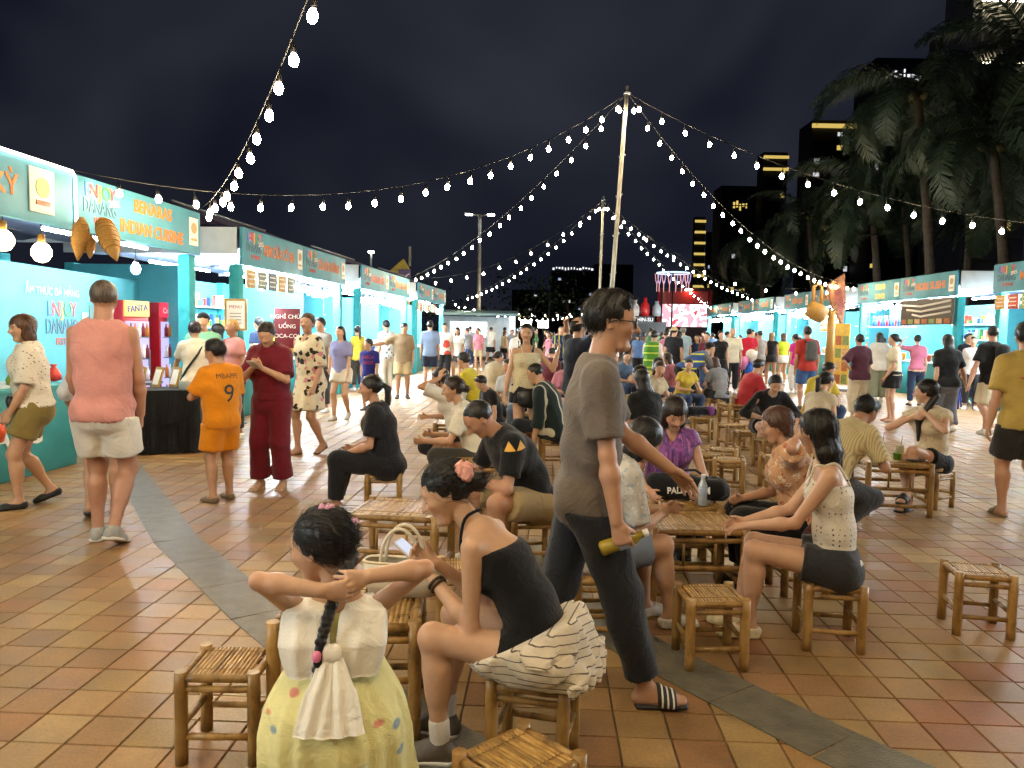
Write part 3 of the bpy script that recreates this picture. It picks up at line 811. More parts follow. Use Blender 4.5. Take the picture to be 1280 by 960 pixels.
def strands(s, ho, col, n, r, style):
    """loose strands lying along the hair"""
    me = ho.data; V = np.empty(len(me.vertices) * 3, np.float32); me.vertices.foreach_get('co', V); V = V.reshape(-1, 3)
    N = np.empty(len(V) * 3, np.float32); me.vertices.foreach_get('normal', N); N = N.reshape(-1, 3); g = np.random.default_rng(len(V))
    U = s['HR'][:, 2]; F = s['HR'][:, 1]; h = s['hs']; VV, FF = [], []
    for i in g.integers(0, len(V), n):
        p, nn = V[i].astype(float), N[i].astype(float); q = (p - s['hc']) @ s['HR'] / h
        if style in ('lowbun', 'bun', 'pony', 'plain', 'lowpony') and q[2] > -.2: flow = -F * 1.0 - U * (.25 if q[2] > .2 else .1)
        else: flow = -U * 1.0 + (F * .5 if q[1] > .1 and q[2] > .25 else -F * .35)
        flow = flow + g.normal(size=3) * .16; ring = []
        L_ = .012 * h / .22 * g.uniform(.8, 1.5)
        for k in range(5):
            t = nv(flow - nn * (flow @ nn) + nn * g.uniform(-.16, .01 if g.random() < .92 else .12)); b = nv(np.cross(t, nn)); rr = r * (1.25 - .25 * k)
            base = len(VV); o = p + nn * (.0012 + .0006 * k); VV += [o + b * rr, o - b * rr, o + nn * rr * 1.3]
            if k: FF += [(base - 3, base - 2, base + 1, base), (base - 2, base - 1, base + 2, base + 1), (base - 1, base - 3, base, base + 2)]
            p = p + t * L_; flow = flow - U * .05
    _cnt['tri'] += len(FF) * 2
    obj('strands', mesh_np('strands', np.array(VV), np.array(FF, np.int32), hair_mat(col), True), ho, kind='stuff')
def face_bits(s, root, look_down=False, brow='#1a1310', lash=True):
    h = s['hs']; p = lambda x, y, z: Vector(hp(s, x, y, z))
    R = Matrix(s['HR'].tolist()).to_3x3()
    ew = mat('eye_white', '#d9d2c8', .3); ir = mat('eye_iris', '#1c100a', .2); bm_ = hair_mat(brow)
    for sg in (-1, 1):
        if not look_down:
            e = MB(); e.lathe([(0.001, -.045), (.03, -.03), (.045, 0), (.03, .03), (.001, .045)], n=10)
            me = e.mesh('eye', ew); me.transform(Matrix.Diagonal((h * 1.25, h * .75, h * .5, 1)))
            i_ = obj('eye', me, root, p(sg * .145, .322, .012), R.to_euler())
            MB().lathe([(.001, -.004 * h), (.024 * h, -.002 * h), (.026 * h, .002 * h), (.001, .005 * h)], (0, .032 * h, 0), 10, Matrix.Rotation(-PI / 2, 3, 'X')).build('iris', ir, i_)
        pts = [p(sg * (.085 + .06 * t), .362 - .035 * t * t, (.006 if look_down else .036) - .014 * (2 * t - 1) ** 2 * (-1 if look_down else 1)) for t in (0, .5, 1, 1.5, 2)]
        if lash: MB().tube([p(sg * x, y, z) for x, y, z in ((.085, .352, .008 if not look_down else -.006), (.115, .362, .032 if not look_down else -.022), (.15, .357, .04 if not look_down else -.026), (.19, .335, .026 if not look_down else -.012))], [.004 * h, .009 * h, .010 * h, .004 * h], 5).build('eyelash', bm_, root)
        MB().tube([p(sg * x, y, z) for x, y, z in ((.06, .362, .098), (.12, .360, .108), (.18, .328, .106), (.225, .278, .09))], [.010 * h, .015 * h, .012 * h, .004 * h], 6).build('eyebrow', bm_, root)
LODS = {0: dict(h=.0125, head=.0062, hand=.0058, garm=.0135), 1: dict(h=.0195, head=.0108, hand=.0108, garm=.020), 2: dict(h=.028, head=.019, hand=.028, garm=.030), 3: dict(h=.042, head=.032, hand=.042, garm=.044)}
_cnt = {'tri': 0}
def finish(name, groups, h, material, root, fine=(), colf=None):
    V, F = surface(groups, h, fine)
    if len(V) == 0: return None
    _cnt['tri'] += 2 * len(F)
    me = mesh_np(name, V, F, material, True)
    if colf is not None:
        ca = me.color_attributes.new('Col', 'FLOAT_COLOR', 'POINT'); ca.data.foreach_set('color', colf(V).astype(np.float32).ravel())
    return obj(name, me, root)
def person(label, pos, yaw, sk=None, lod=1, skin='#c08a63', hair=('short', '#15110f'), top=None, bottom=None, shoes=('sneaker', '#e8e6e0'),
           group=None, down=False, z=0., face=None, lips='#a8524a', name='person', **kw):
    """top / bottom: (material, groups-function(s)); pos: x, y on the ground"""
    s = skeleton(**(sk or {})); L = LODS[lod]
    root = thing(name, label, 'person', (pos[0], pos[1], z), math.radians(yaw), group)
    s['root'] = root
    body = [Gr(torso_prims(s), k=0)]
    for sd in 'RL': body.append(Gr(leg_prims(s, sd), k=.035 * s['k']))
    for sd in 'RL':
        fl = foot_prims(s, sd); body.append(Gr(fl, k=.02 * s['k']))
    for sd in 'RL': body.append(Gr(arm_prims(s, sd), k=.02 * s['k']))
    fc = {0: 2, 1: 1, 2: 1, 3: 0}[lod] if face is None else face
    body += head_prims(s, fc)
    for sd in 'RL': body.append(Gr(hand_prims(s, sd, lod <= 1), k=.008))
    fine = []
    hc = s['hc']; e = .62 * s['hs']; fine.append((hc - e, hc + e, L['head']))
    if lod <= 1:
        for sd in 'RL':
            d, pn, lat = hand_frame(s, sd); c = s['wr' + sd] + d * .08; fine.append((c - .085, c + .085, L['hand']))
    lp = C(lips); tone = C(skin); hs = s['hs']
    def colf(V):
        c = np.ones((len(V), 4), np.float32)
        q = (V - hc.astype(np.float32)) @ s['HR'].astype(np.float32) / hs
        if fc >= 1 and lod < 2:
            for y0, zz, ww, hh in ((.35, -.248, .080, .016), (.35, -.286, .068, .022)):
                w = np.clip(1.25 - np.sqrt((q[:, 0] / ww) ** 2 + ((q[:, 2] - zz) / hh) ** 2 + ((q[:, 1] - y0) / .07) ** 2), 0, .25) * 4
                w = w * (.6 if s['sex'] == 'f' else .35)
                for i in range(3): c[:, i] = c[:, i] * (1 - w) + w * min(1.2, lp[i] / max(tone[i], .02))
            for sg in (-1, 1):
                w = np.clip(1 - np.sqrt(((q[:, 0] - sg * .19) / .11) ** 2 + ((q[:, 2] + .10) / .10) ** 2 + ((q[:, 1] - .3) / .15) ** 2), 0, 1) * .35
                c[:, 1] *= 1 - .22 * w; c[:, 2] *= 1 - .25 * w
        for sd in 'RL':   # elbows and knees a little redder
            for j in ('el', 'kn'):
                w = np.exp(-((V - s[j + sd].astype(np.float32)) ** 2).sum(1) / .05 ** 2) * .3
                c[:, 1] *= 1 - .25 * w; c[:, 2] *= 1 - .3 * w
        return c
    finish('body', body, L['h'], skin_mat(skin), root, fine, colf)
    if hair: 
        hr = hair
        if hr[0] in ('cap', 'hat'):
            finish('cap', g_hair(s, hr[0]), L['head'] * 1.15, cloth(hr[1]), root); hr = hair = ('fade', '#15110f')
        ho = finish('hair', g_hair(s, hr[0], near=lod == 0), L['head'] * 1.15, hair_mat(hr[1]), root)
        if lod < 2 and hr[0] not in ('crop', 'fade'): strands(s, ho, hr[1], 900 if lod == 0 else 260, .0008 if lod == 0 else .0012, hr[0])
    if fc >= 2 or (lod == 1 and fc >= 1): face_bits(s, root, down, brow=hair[1] if hair and hair[1] not in ('#8a5a34',) else '#1a1310')
    for nm, g in (('shirt', top), ('trousers', bottom)):
        if g is None: continue
        for it in (g if isinstance(g, list) else [g]):
            nm2 = it[2] if len(it) > 2 else nm
            finish(nm2, it[1](s), L['garm'], it[0], root)
            if len(it) > 3 and it[3] in ('strap', 'halter') and lod < 3: straps(s, root, it[0], it[3])
    if shoes:
        m = mat('shoe' + shoes[1] + shoes[0], shoes[1], .6, noise=.15, nscale=30, bump=.2, bscale=120)
        for sd in 'RL': finish('shoe' if shoes[0] not in ('slide', 'sandal', 'flip') else 'sandal', g_shoe(s, sd, shoes[0]), L['hand'] * 1.25 if lod < 2 else L['garm'] * .8, m, root)
        if shoes[0] == 'sneaker' and lod < 2:
            for sd in 'RL':
                An = s['an' + sd]; fd = nv(s['fd' + sd]); lat = nv(np.cross(fd, A3(0, 0, 1))); up = np.cross(lat, fd); k = s['k']
                finish('sole', [Gr([Pr(An - fd * .035 * k - up * .058 * k, An + fd * .155 * k - up * .058 * k, (.046 * k, .026 * k), (.052 * k, .024 * k), lat, k=0)], [(An - up * .052 * k, up), (An - up * .0735 * k, -up)], k=0)], L['hand'], mat('sole', '#d8d4c8', .7, noise=.1), root)
    return root, s
# ready-made poses
def P_stand(H, sex='f', st=.0, **kw):
    d = dict(H=H, sex=sex, footR=(.065 * H, .02 + st, .043 * H), footL=(-.065 * H, -.02 - st, .043 * H)); d.update(kw); return d
def P_walk(H, sex='f', step=.17, lead='R', **kw):
    a, b = (1, -1) if lead == 'R' else (-1, 1)
    d = dict(H=H, sex=sex, pel=(0, 0, .522 * H), footR=(.05 * H, a * step * H, .043 * H + (.03 * H if a < 0 else 0)), footL=(-.05 * H, b * step * H, .043 * H + (.03 * H if b < 0 else 0)),
             armR=('v', (.15, -a * .28, -1), (.05, -a * .2 + .22, -1)), armL=('v', (.15, -b * .28, -1), (.05, -b * .2 + .22, -1)), lean=3)
    if a < 0: d['fdirR'] = (.1, 1, -.35)
    else: d['fdirL'] = (-.1, 1, -.35)
    d.update(kw); return d
def P_sit(H, sex='f', seat=.35, foot=.30, spread=.09, **kw):
    d = dict(H=H, sex=sex, pel=(0, -.02, seat + .085 * H / 1.65), footR=(spread, foot, .043 * H), footL=(-spread, foot, .043 * H), lean=12, bend=12,
             kneeR=(.25, 1, 1), kneeL=(-.25, 1, 1)); d.update(kw); return d
def tee(col, loose=.02, sleeve=.6, hem=-.06, neck='crew', seed=1, nm='shirt', **kw):
    m = col if isinstance(col, bpy.types.Material) else cloth(col); fk = {k: kw[k] for k in kw}
    return (m, lambda s: g_top(s, loose, sleeve, hem, neck, seed=seed, **fk), nm, neck)
def legs(col, length=.7, loose=.02, nm=None, **kw):
    m = col if isinstance(col, bpy.types.Material) else cloth(col)
    return (m, lambda s: g_legs(s, length, loose, **kw), nm or ('shorts' if length < 1.3 else 'trousers'))
def skirt(col, hem, **kw):
    m = col if isinstance(col, bpy.types.Material) else cloth(col)
    return (m, lambda s: g_skirt(s, hem, **kw), 'skirt')
# ---------------------------------------------------------------- ground
def tile_mat(name, use_obj):
    m, n, l, b = _new(name)
    if use_obj:
        src = n.new('ShaderNodeObjectInfo'); col = src.outputs['Color']
    else:
        src = n.new('ShaderNodeAttribute'); src.attribute_name = 'Col'; col = src.outputs['Color']
    g = n.new('ShaderNodeNewGeometry')
    z = n.new('ShaderNodeTexNoise'); z.inputs['Scale'].default_value = 3.2; z.inputs['Detail'].default_value = 9; z.inputs['Roughness'].default_value = .68
    z3 = n.new('ShaderNodeTexNoise'); z3.inputs['Scale'].default_value = 85; z3.inputs['Detail'].default_value = 4
    for q in (z, z3): l.new(g.outputs['Position'], q.inputs['Vector'])
    r = n.new('ShaderNodeMapRange'); r.inputs['From Min'].default_value = .32; r.inputs['From Max'].default_value = .68; r.inputs['To Min'].default_value = .66; r.inputs['To Max'].default_value = 1.16
    l.new(z.outputs['Fac'], r.inputs['Value'])
    r3 = n.new('ShaderNodeMapRange'); r3.inputs['From Min'].default_value = .3; r3.inputs['From Max'].default_value = .7; r3.inputs['To Min'].default_value = .82; r3.inputs['To Max'].default_value = 1.12
    l.new(z3.outputs['Fac'], r3.inputs['Value'])
    mu = n.new('ShaderNodeMath'); mu.operation = 'MULTIPLY'; l.new(r.outputs[0], mu.inputs[0]); l.new(r3.outputs[0], mu.inputs[1])
    mx = n.new('ShaderNodeMix'); mx.data_type = 'RGBA'; mx.blend_type = 'MULTIPLY'; mx.inputs[0].default_value = 1
    l.new(col, mx.inputs[6]); l.new(mu.outputs[0], mx.inputs[7]); l.new(mx.outputs[2], b.inputs['Base Color'])
    rr = n.new('ShaderNodeMapRange'); rr.inputs['From Min'].default_value = .3; rr.inputs['From Max'].default_value = .7; rr.inputs['To Min'].default_value = .30; rr.inputs['To Max'].default_value = .55
    l.new(z.outputs['Fac'], rr.inputs['Value']); l.new(rr.outputs[0], b.inputs['Roughness'])
    b.inputs['Specular IOR Level'].default_value = .5
    bp = n.new('ShaderNodeBump'); bp.inputs['Strength'].default_value = .22; bp.inputs['Distance'].default_value = .003
    ad = n.new('ShaderNodeMath'); ad.operation = 'MULTIPLY_ADD'; l.new(z3.outputs['Fac'], ad.inputs[0]); ad.inputs[1].default_value = 1.; ad.inputs[2].default_value = 0.
    l.new(ad.outputs[0], bp.inputs['Height']); l.new(bp.outputs[0], b.inputs['Normal'])
    return m
grout = mat('grout', '#786a56', .75, noise=.35, nscale=14, bump=.4, bscale=90)
ground = MB().quad((-220, -60, -.012), (260, -60, -.012), (260, 700, -.012), (-220, 700, -.012)).build('ground', grout, kind='structure')
TP = .205; TROT = math.radians(-2.5)
TCOL = [C(c) for c in ('#b98f58', '#bf9a62', '#ae8450', '#b07c50', '#a67c50', '#c4a46a', '#b28c58', '#b5865c', '#aa8c56', '#bc9668')]
def tile_col(x, y):
    c = (np.array(random.choice(TCOL)) * .65 + np.array(C('#b08856')) * .35) * random.uniform(.88, 1.08) * .78
    if x > .9 and y < 6 and random.random() < .22: c = np.array(C('#ac744a')) * random.uniform(.85, 1.1) * .78
    return c
def tile_geo(h):
    a = TP / 2 - .0024; b = a - .003
    V = [(sx * b, sy * b, h) for sx, sy in ((-1, -1), (1, -1), (1, 1), (-1, 1))] + [(sx * a, sy * a, -.011) for sx, sy in ((-1, -1), (1, -1), (1, 1), (-1, 1))]
    return V, [(0, 1, 2, 3), (4, 5, 1, 0), (5, 6, 2, 1), (6, 7, 3, 2), (7, 4, 0, 3)]
tmat_o, tmat_s = tile_mat('terracotta_tile', True), tile_mat('terracotta_paving', False)
Vt, Ft = tile_geo(0.); tile_me = mesh_np('tile', np.array(Vt), np.array(Ft, np.int32), tmat_o)
cells = []
ct, st_ = math.cos(TROT), math.sin(TROT)
for i in range(-60, 85):
    for j in range(2, 190):
        x = i * TP * ct - j * TP * st_; y = i * TP * st_ + j * TP * ct + .1
        if y < 1.2 or x < -6.5 - .02 * y or x > 13.5: continue
        px, py, dd = proj((x, y, 0))
        vis = dd > .3 and -60 < px < 1340 and 300 < py < 1010
        if y > 14 and not vis: continue
        cells.append((dd if vis else 99 + dd, x, y))
cells.sort()
for dd, x, y in cells[:300]:
    o = obj('tile', tile_me, ground, (x, y, random.uniform(-.0012, .0008)), (random.gauss(0, .0015), random.gauss(0, .0015), TROT + random.gauss(0, .004)))
    c = tile_col(x, y); o.color = (*c, 1)
VV, FF, CC = [], [], []
for dd, x, y in cells[300:]:
    b = len(VV); dz = random.uniform(-.0012, .0008); ta, tb = random.gauss(0, .0016), random.gauss(0, .0016)
    for vx, vy, vz in Vt: VV.append((x + vx * ct - vy * st_, y + vx * st_ + vy * ct, vz + dz + (vx * ta + vy * tb if vz > -.005 else 0)))
    FF += [tuple(b + q for q in f) for f in Ft]; c = tile_col(x, y); CC += [(*c, 1)] * 8
tf = mesh_np('tile_field', np.array(VV), np.array(FF, np.int32), tmat_s)
ca = tf.color_attributes.new('Col', 'FLOAT_COLOR', 'POINT'); ca.data.foreach_set('color', np.array(CC, np.float32).ravel())
obj('tile_field', tf, ground, kind='stuff')
stone = mat('grey_stone', '#6c6656', .34, noise=.25, nscale=11, bump=.5, bscale=140)
def band(pts, w):
    """flush stone bands of slabs laid end to end"""
    pts = [Vector(p) for p in pts]; dense = []
    for a, b in zip(pts, pts[1:]):
        n = max(1, round((b - a).length / .55))
        dense += [a + (b - a) * (k / n) for k in range(n)]
    dense.append(pts[-1])
    for a, b in zip(dense, dense[1:]):
        t = (b - a).normalized(); nrm = Vector((-t.y, t.x)) * w / 2; a2 = a + t * .003; b2 = b - t * .003
        m_ = MB(); top = .004 + random.uniform(-.0006, .0006)
        q = [a2 - nrm, b2 - nrm, b2 + nrm, a2 + nrm]
        m_._add([(v.x, v.y, -.011) for v in q] + [(v.x, v.y, top) for v in q], [(4, 5, 6, 7), (0, 1, 5, 4), (1, 2, 6, 5), (2, 3, 7, 6), (3, 0, 4, 7)])
        m_.build('stone_slab', stone, path)
path = bpy.data.objects.new('stone_path', None); link(path, kind='structure')
band([(-5.0, 9.6), (-3.85, 7.75), (-2.40, 5.45), (-1.34, 4.05), (-.55, 3.1), (.3, 2.2)], .30)
band([(.05, 5.6), (.22, 4.7), (.44, 4.1), (.70, 3.62), (1.25, 2.82), (1.95, 1.9)], .30)

# ---------------------------------------------------------------- stalls
TEAL = cloth('#3aa6b0', key='post'); FASC = mat('fascia_teal', '#4690a6', .6, noise=.14, nscale=2.2, bump=.35, bscale=3.5)
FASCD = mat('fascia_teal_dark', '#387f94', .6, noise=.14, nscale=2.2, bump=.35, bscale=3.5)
WALL = mat('stall_wall', '#4aa9ba', .6, noise=.16, nscale=1.6, bump=.35, bscale=3); ROOF = mat('roof_cloth', '#5d7090', .8, noise=.2, nscale=3)
VAL = mat('valance', '#c9d6de', .75, noise=.1, nscale=4); CTR = mat('counter_teal', '#2f8a8e', .6, noise=.16, nscale=2, bump=.4, bscale=4)
ORA = mat('sign_orange', '#de7a1c', .6); WHT = mat('sign_white', '#e9e7e0', .55); METAL = mat('galvanised', '#8d9298', .35, metal=.8)
BLKM = mat('black_plastic', '#141416', .45)
SBULB = emit('stall_bulb', (.92, .97, 1.0), 330); TUBE = emit('stall_tube', (.86, .96, 1.0), 340); WBULB = emit('string_bulb', (1.0, .78, .48), 250)
LEDW = emit('led_strip', (1., .93, .75), 7)
bulb_prof = [(.004, -.062), (.018, -.056), (.030, -.039), (.0345, -.019), (.029, .002), (.018, .018), (.015, .026)]
bulb_me = MB().lathe(bulb_prof, n=8).mesh('bulb', WBULB); sbulb_me = MB().lathe([(r * 1.65, z * 1.65) for r, z in bulb_prof], n=8).mesh('bulb', SBULB)
sock_me = MB().lathe([(.016, .024), (.019, .03), (.019, .075), (.008, .085), (.005, .14)], n=8).mesh('socket', BLKM)
LCOL = ['#3f6fd0', '#e0483c', '#f0b040', '#3f9a58', '#d8465a']
def festival_logo(x, y, z, w, parent, year=True):
    """printed festival wordmark, on local plane x-z facing -y"""
    h = w * .32
    for i, ch in enumerate('ENJOY'):
        lettering(ch, (x + (i - 2) * w * .185, y, z + h * .75), (1, 0, 0), (0, 0, 1), h * 1.05, mat('print' + LCOL[i], LCOL[i], .5), parent, extrude=.003, bold=.004)
    lettering('DANANG', (x, y, z - h * .12), (1, 0, 0), (0, 0, 1), h * 1.05, mat('print_slate', '#3d6f86', .5), parent, extrude=.003, bold=.004, width=w * .98)
    if year: lettering('2025', (x + w * .42, y - .004, z + h * .32), (1, 0, .12), (-.1, 0, 1), h * .55, WHT, parent, extrude=.003)
    lettering('FESTIVAL', (x + w * .1, y, z - h * .85), (1, 0, 0), (0, 0, 1), h * .5, mat('print_red', '#cf5a4a', .5), parent, extrude=.003, width=w * .6)
def booth(O, ang, label, sign=(), W=2.8, depth=3., side0=False, side1=False, tubes=2, bulbs=3, logo=True, dark=False, cool=1., counter=True, sticker=True, backlogo=False, signcol=None, bulbz=2.32, posts=(True, True), walls=True, tx=None, goods=True, tube=None):
    r = thing('market_stall', label, 'stall', (O[0], O[1], 0), ang, 'market stalls along the plaza')
    top, fb = 3.14, 2.54
    for x, keep in zip((.11, W - .11), posts):
        for y in (.10, depth - .10):
            if not keep: continue
            MB().box((x, y, fb / 2), (.19, .17, fb), ch=.012).build('post', TEAL, r)
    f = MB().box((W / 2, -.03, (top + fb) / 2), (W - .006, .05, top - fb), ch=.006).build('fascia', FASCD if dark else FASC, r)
    so = signcol or ORA
    tx = tx or (W * .56 if logo else W * .5)
    if logo: festival_logo(W * .165, -.061, 2.86, .62, f)
    n = len(sign)
    for i, t in enumerate(sign):
        sz = .26 if n == 1 else .21; zz = 2.84 if n == 1 else 2.84 + (.5 - i) * .27
        wd = min(W * .52, .125 * len(t) * (1.15 if n == 1 else 1.)); lettering(t, (tx, -.06, zz), (1, 0, 0), (0, 0, 1), sz, so, f, extrude=.002, bold=.006, width=wd)
    if sticker:
        st2 = MB().box((W * .925, -.062, 2.85), (.25, .008, .38), ch=.003).build('logo_panel', WHT, f)
        MB().lathe([(.075, -.003), (.075, .003)], (W * .925, -.069, 2.90), 16, Matrix.Rotation(PI / 2, 3, 'X')).build('emblem', mat('emblem_grey', '#b9a06a', .6), st2)
        MB().box((W * .925, -.069, 2.74), (.16, .006, .03)).build('emblem', mat('emblem_grey', '#b9a06a', .6), st2)
    for s_, x in ((side0, .03), (side1, W - .03)):
        if s_:
            MB().box((x, depth / 2 + .02, 2.92), (.04, depth - .06, .43), ch=.006).build('side_valance', VAL, r)
    # sagging roof cloth and its beams
    nx, ny = 8, 9; V = []; F = []
    for j in range(ny):
        for i in range(nx):
            u, v = i / (nx - 1), j / (ny - 1)
            V.append((.06 + u * (W - .12), .02 + v * (depth - .05), 2.80 - .09 * abs(math.sin(v * PI * 4)) ** .7 * (1 - .3 * math.sin(u * PI)) + .02 * math.sin(u * 9 + v * 5)))
    for j in range(ny - 1):
        for i in range(nx - 1): F.append((j * nx + i, j * nx + i + 1, (j + 1) * nx + i + 1, (j + 1) * nx + i))
    me = mesh_np('roof_cloth', np.array(V), np.array(F, np.int32), ROOF, True); obj('roof_cloth', me, r)
    for k in range(4): MB().tube([(.05, depth * (k + .5) / 4, 2.76), (W - .05, depth * (k + .5) / 4, 2.76)], .02, 6).build('roof_beam', METAL, r)
    if walls: MB().box((W / 2, depth - .02, 1.27), (W - .24, .03, 2.5)).build('back_wall', WALL, r)
    if side0 and walls: MB().box((.03, depth / 2 + .4, 1.27), (.03, depth - 1.1, 2.5)).build('side_wall', WALL, r)
    if side1 and walls: MB().box((W - .03, depth / 2 + .4, 1.27), (.03, depth - 1.1, 2.5)).build('side_wall', WALL, r)
    if counter:
        c = MB().box((W / 2, .52, .44), (W - .46, .62, .88), ch=.01).build('counter', CTR, r)
        MB().box((W / 2, .50, .90), (W - .40, .70, .035), ch=.006).build('counter_top', mat('counter_top', '#b9c2c2', .35, noise=.1), c)
    for k in range(tubes):
        y = .55 + k * 1.15
        MB().tube([(.35, y, 2.60), (W - .35, y, 2.60)], .022, 6).build('tube_light', tube or TUBE, r)
    for k in range(bulbs):
        x = W * (k + .5) / bulbs + random.uniform(-.05, .05); z = bulbz + random.uniform(-.05, .05)
        b = obj('lamp_bulb', sbulb_me, r, (x, .12, z)); obj('socket', sock_me, b); MB().tube([(0, 0, .13), (0, 0, fb - z)], .004, 5).build('lamp_wire', BLKM, b)
    if goods:
        rr = random.Random(int(O[1] * 10)); y = depth - .2
        for lv in range(3):
            z = 1.05 + .45 * lv; sh = MB().box((W / 2, y, z), (W - .5, .28, .03)).build('shelf', WHT, r)
            for ci, c in enumerate(('#c0402c', '#d8a838', '#3c7a4a', '#e0dcd0', '#34589c')):
                m_ = MB()
                for q in range(6):
                    hh = rr.uniform(.10, .3); m_.box((.35 + rr.random() * (W - .7), y - rr.uniform(-.05, .08), z + .016 + hh / 2), (rr.uniform(.05, .15), .09, hh))
                m_.build('goods', mat('goods' + c, c, .45, noise=.3, nscale=18), sh, kind='stuff')
    if backlogo: festival_logo(W * .42, depth - .045, 1.75, 1.15, r, False)
    return r
UL = Vector((.0797, .9968)); ANL = math.atan2(UL.y, UL.x)
def XL(y): return -4.85 + .08 * (y - 7.3)
UR = Vector((.03, .99955)); ANR = math.atan2(-UR.y, -UR.x)
def XR(y): return 9.92 + .03 * y
left = [(-1.5, 'teal stall at the near end of the Benaras row', (), dict(side0=True, bulbs=2, tubes=1)), (1.3, 'teal stall just before the KY stall', (), dict(side1=True, bulbs=1, tubes=0)),
        (5.52, 'teal stall whose sign ends in KY, edged by a lit strip', ('BA KỲ',), dict(side0=True, tubes=0, bulbs=0, sticker=False, logo=False, walls=False, tx=1.62, goods=False)),
        (8.32, 'teal stall signed Benaras Indian Cuisine', ('BENARAS', 'INDIAN CUISINE'), dict(side1=True, tubes=1, tube=emit('dim_tube', (.86, .96, 1.0), 95), bulbs=1, counter=False, walls=False, goods=False)),
        (12.5, 'teal stall signed Kem Dua Co Ba with a dark red notice', ('KEM DỪA CÔ BA',), dict(side0=True, bulbs=6)),
        (15.3, 'teal stall joined beyond the Kem Dua Co Ba stall', ('CỬU BẢO ĐƯỜNG',), dict(side1=True, bulbs=9)),
        (19.5, 'teal stall with the fried chicken sign in red letters', ('GÀ RÁN BA MIỀN',), dict(side0=True, bulbs=9, signcol=mat('sign_red', '#d4603e', .5))),
        (22.3, 'teal stall joined beyond the red lettered fried chicken stall', ('BÁNH TRÁNG',), dict(side1=True, bulbs=9)),
        (26.5, 'teal stall with striped menu boards under its sign', ('ỐC HÚT',), dict(side0=True, bulbs=5)),
        (29.3, 'last teal stall of the row that starts with Benaras', ('TRÀ SỮA',), dict(side1=True, bulbs=5))]
for y, lb, sg, kw in left: booth((XL(y), y), ANL, lb, sg, posts=(kw.get('side0', False), kw.get('side1', False)), **kw)
right = [(9.75, 'teal stall nearest the lone bamboo stool', (), dict(side0=True, bulbs=4)), (6.95, 'teal stall at the near end of the sushi row', (), dict(side1=True, bulbs=4)),
         (16.75, 'teal stall signed Maki with pictures of rolls under the sign', ('MAKI ROLL',), dict(side0=True, bulbs=5)),
         (13.95, 'teal stall next to the Maki stall', (), dict(side1=True, bulbs=4)),
         (23.8, 'teal stall signed Kebab with rows of bottles on its wall', ('KEBAB', 'DONER'), dict(side0=True, bulbs=8, signcol=mat('sign_yellow', '#e8c24a', .5), bulbz=2.42)),
         (21.0, 'teal stall signed Nori Sushi above a dark menu banner', ('NORI SUSHI',), dict(side1=True, bulbs=3)),
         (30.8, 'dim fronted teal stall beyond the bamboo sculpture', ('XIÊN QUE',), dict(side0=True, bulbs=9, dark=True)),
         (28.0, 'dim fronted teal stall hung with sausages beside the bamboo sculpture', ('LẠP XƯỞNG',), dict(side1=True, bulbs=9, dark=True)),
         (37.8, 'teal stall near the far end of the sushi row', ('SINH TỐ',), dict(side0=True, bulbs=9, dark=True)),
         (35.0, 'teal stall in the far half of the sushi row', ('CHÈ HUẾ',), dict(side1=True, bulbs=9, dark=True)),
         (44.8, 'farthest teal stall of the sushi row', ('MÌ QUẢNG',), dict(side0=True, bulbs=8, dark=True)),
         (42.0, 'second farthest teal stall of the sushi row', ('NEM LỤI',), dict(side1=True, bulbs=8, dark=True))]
for y, lb, sg, kw in right: booth((XR(y), y), ANR, lb, sg, posts=(kw.get('side0', False), kw.get('side1', False)), **kw)

# ---------------------------------------------------------------- poles and strings of bulbs
P1 = D(784, 116, 14.0); P2 = D(754, 250, 25.5); PB = Vector((2.0, -1.5, 6.1)); PC = Vector((-3.2, -6.5, 6.1))
POLE = mat('pole_metal', '#b8b4a8', .45, metal=.3, noise=.2, nscale=6)
def pole(top, foot, label):
    r = thing('light_pole', label, 'pole', (foot[0], foot[1], 0), 0, 'poles that carry the bulb strings')
    t = Vector(top) - Vector((foot[0], foot[1], 0))
    MB().tube([(0, 0, .04), t * .5, t + Vector((0, 0, .12))], [.045, .04, .034], 10).build('shaft', POLE, r)
    MB().lathe([(.26, 0), (.26, .05), (.10, .07), (.07, .16)], n=14).build('base', METAL, r)
    MB().lathe([(.065, -.03), (.065, .03)], t, 10).build('collar', METAL, r)
    for k in range(4): MB().tube([t * (.45 + .12 * k) + Vector((-.055, 0, -.025)), t * (.45 + .12 * k) + Vector((.055, 0, .025))], .022, 6).build('clamp', METAL, r)
pole(P1, (P1.x - .30, 14.0), 'tall steel pole behind the walking man, strings fanning from its top')
pole(P2, (P2.x - .08, 25.5), 'steel pole farther off in the crowd, strings fanning from its top')
pole(PB, (PB.x, PB.y), 'steel pole beside the nearest bamboo stools'); pole(PC, (PC.x, PC.y), 'added unseen steel pole at the near end of the plaza')  # the PC pole is added out of view to carry extra strings
def para(A, B, sag, t): return A.lerp(B, t) - Vector((0, 0, 4 * sag * t * (1 - t)))
def fit_sag(A, B, px, py):
    best = (1e9, 0)
    for i in range(0, 120):
        sg = i * .03; ts = np.linspace(0, 1, 120)
        dm = 1e9
        for t in ts:
            q = proj(para(A, B, sg, t))
            if q[2] > .2: dm = min(dm, (q[0] - px) ** 2 + (q[1] - py) ** 2)
        if dm < best[0]: best = (dm, sg)
    return best[1]
CABLE = mat('cable', '#20201e', .6)
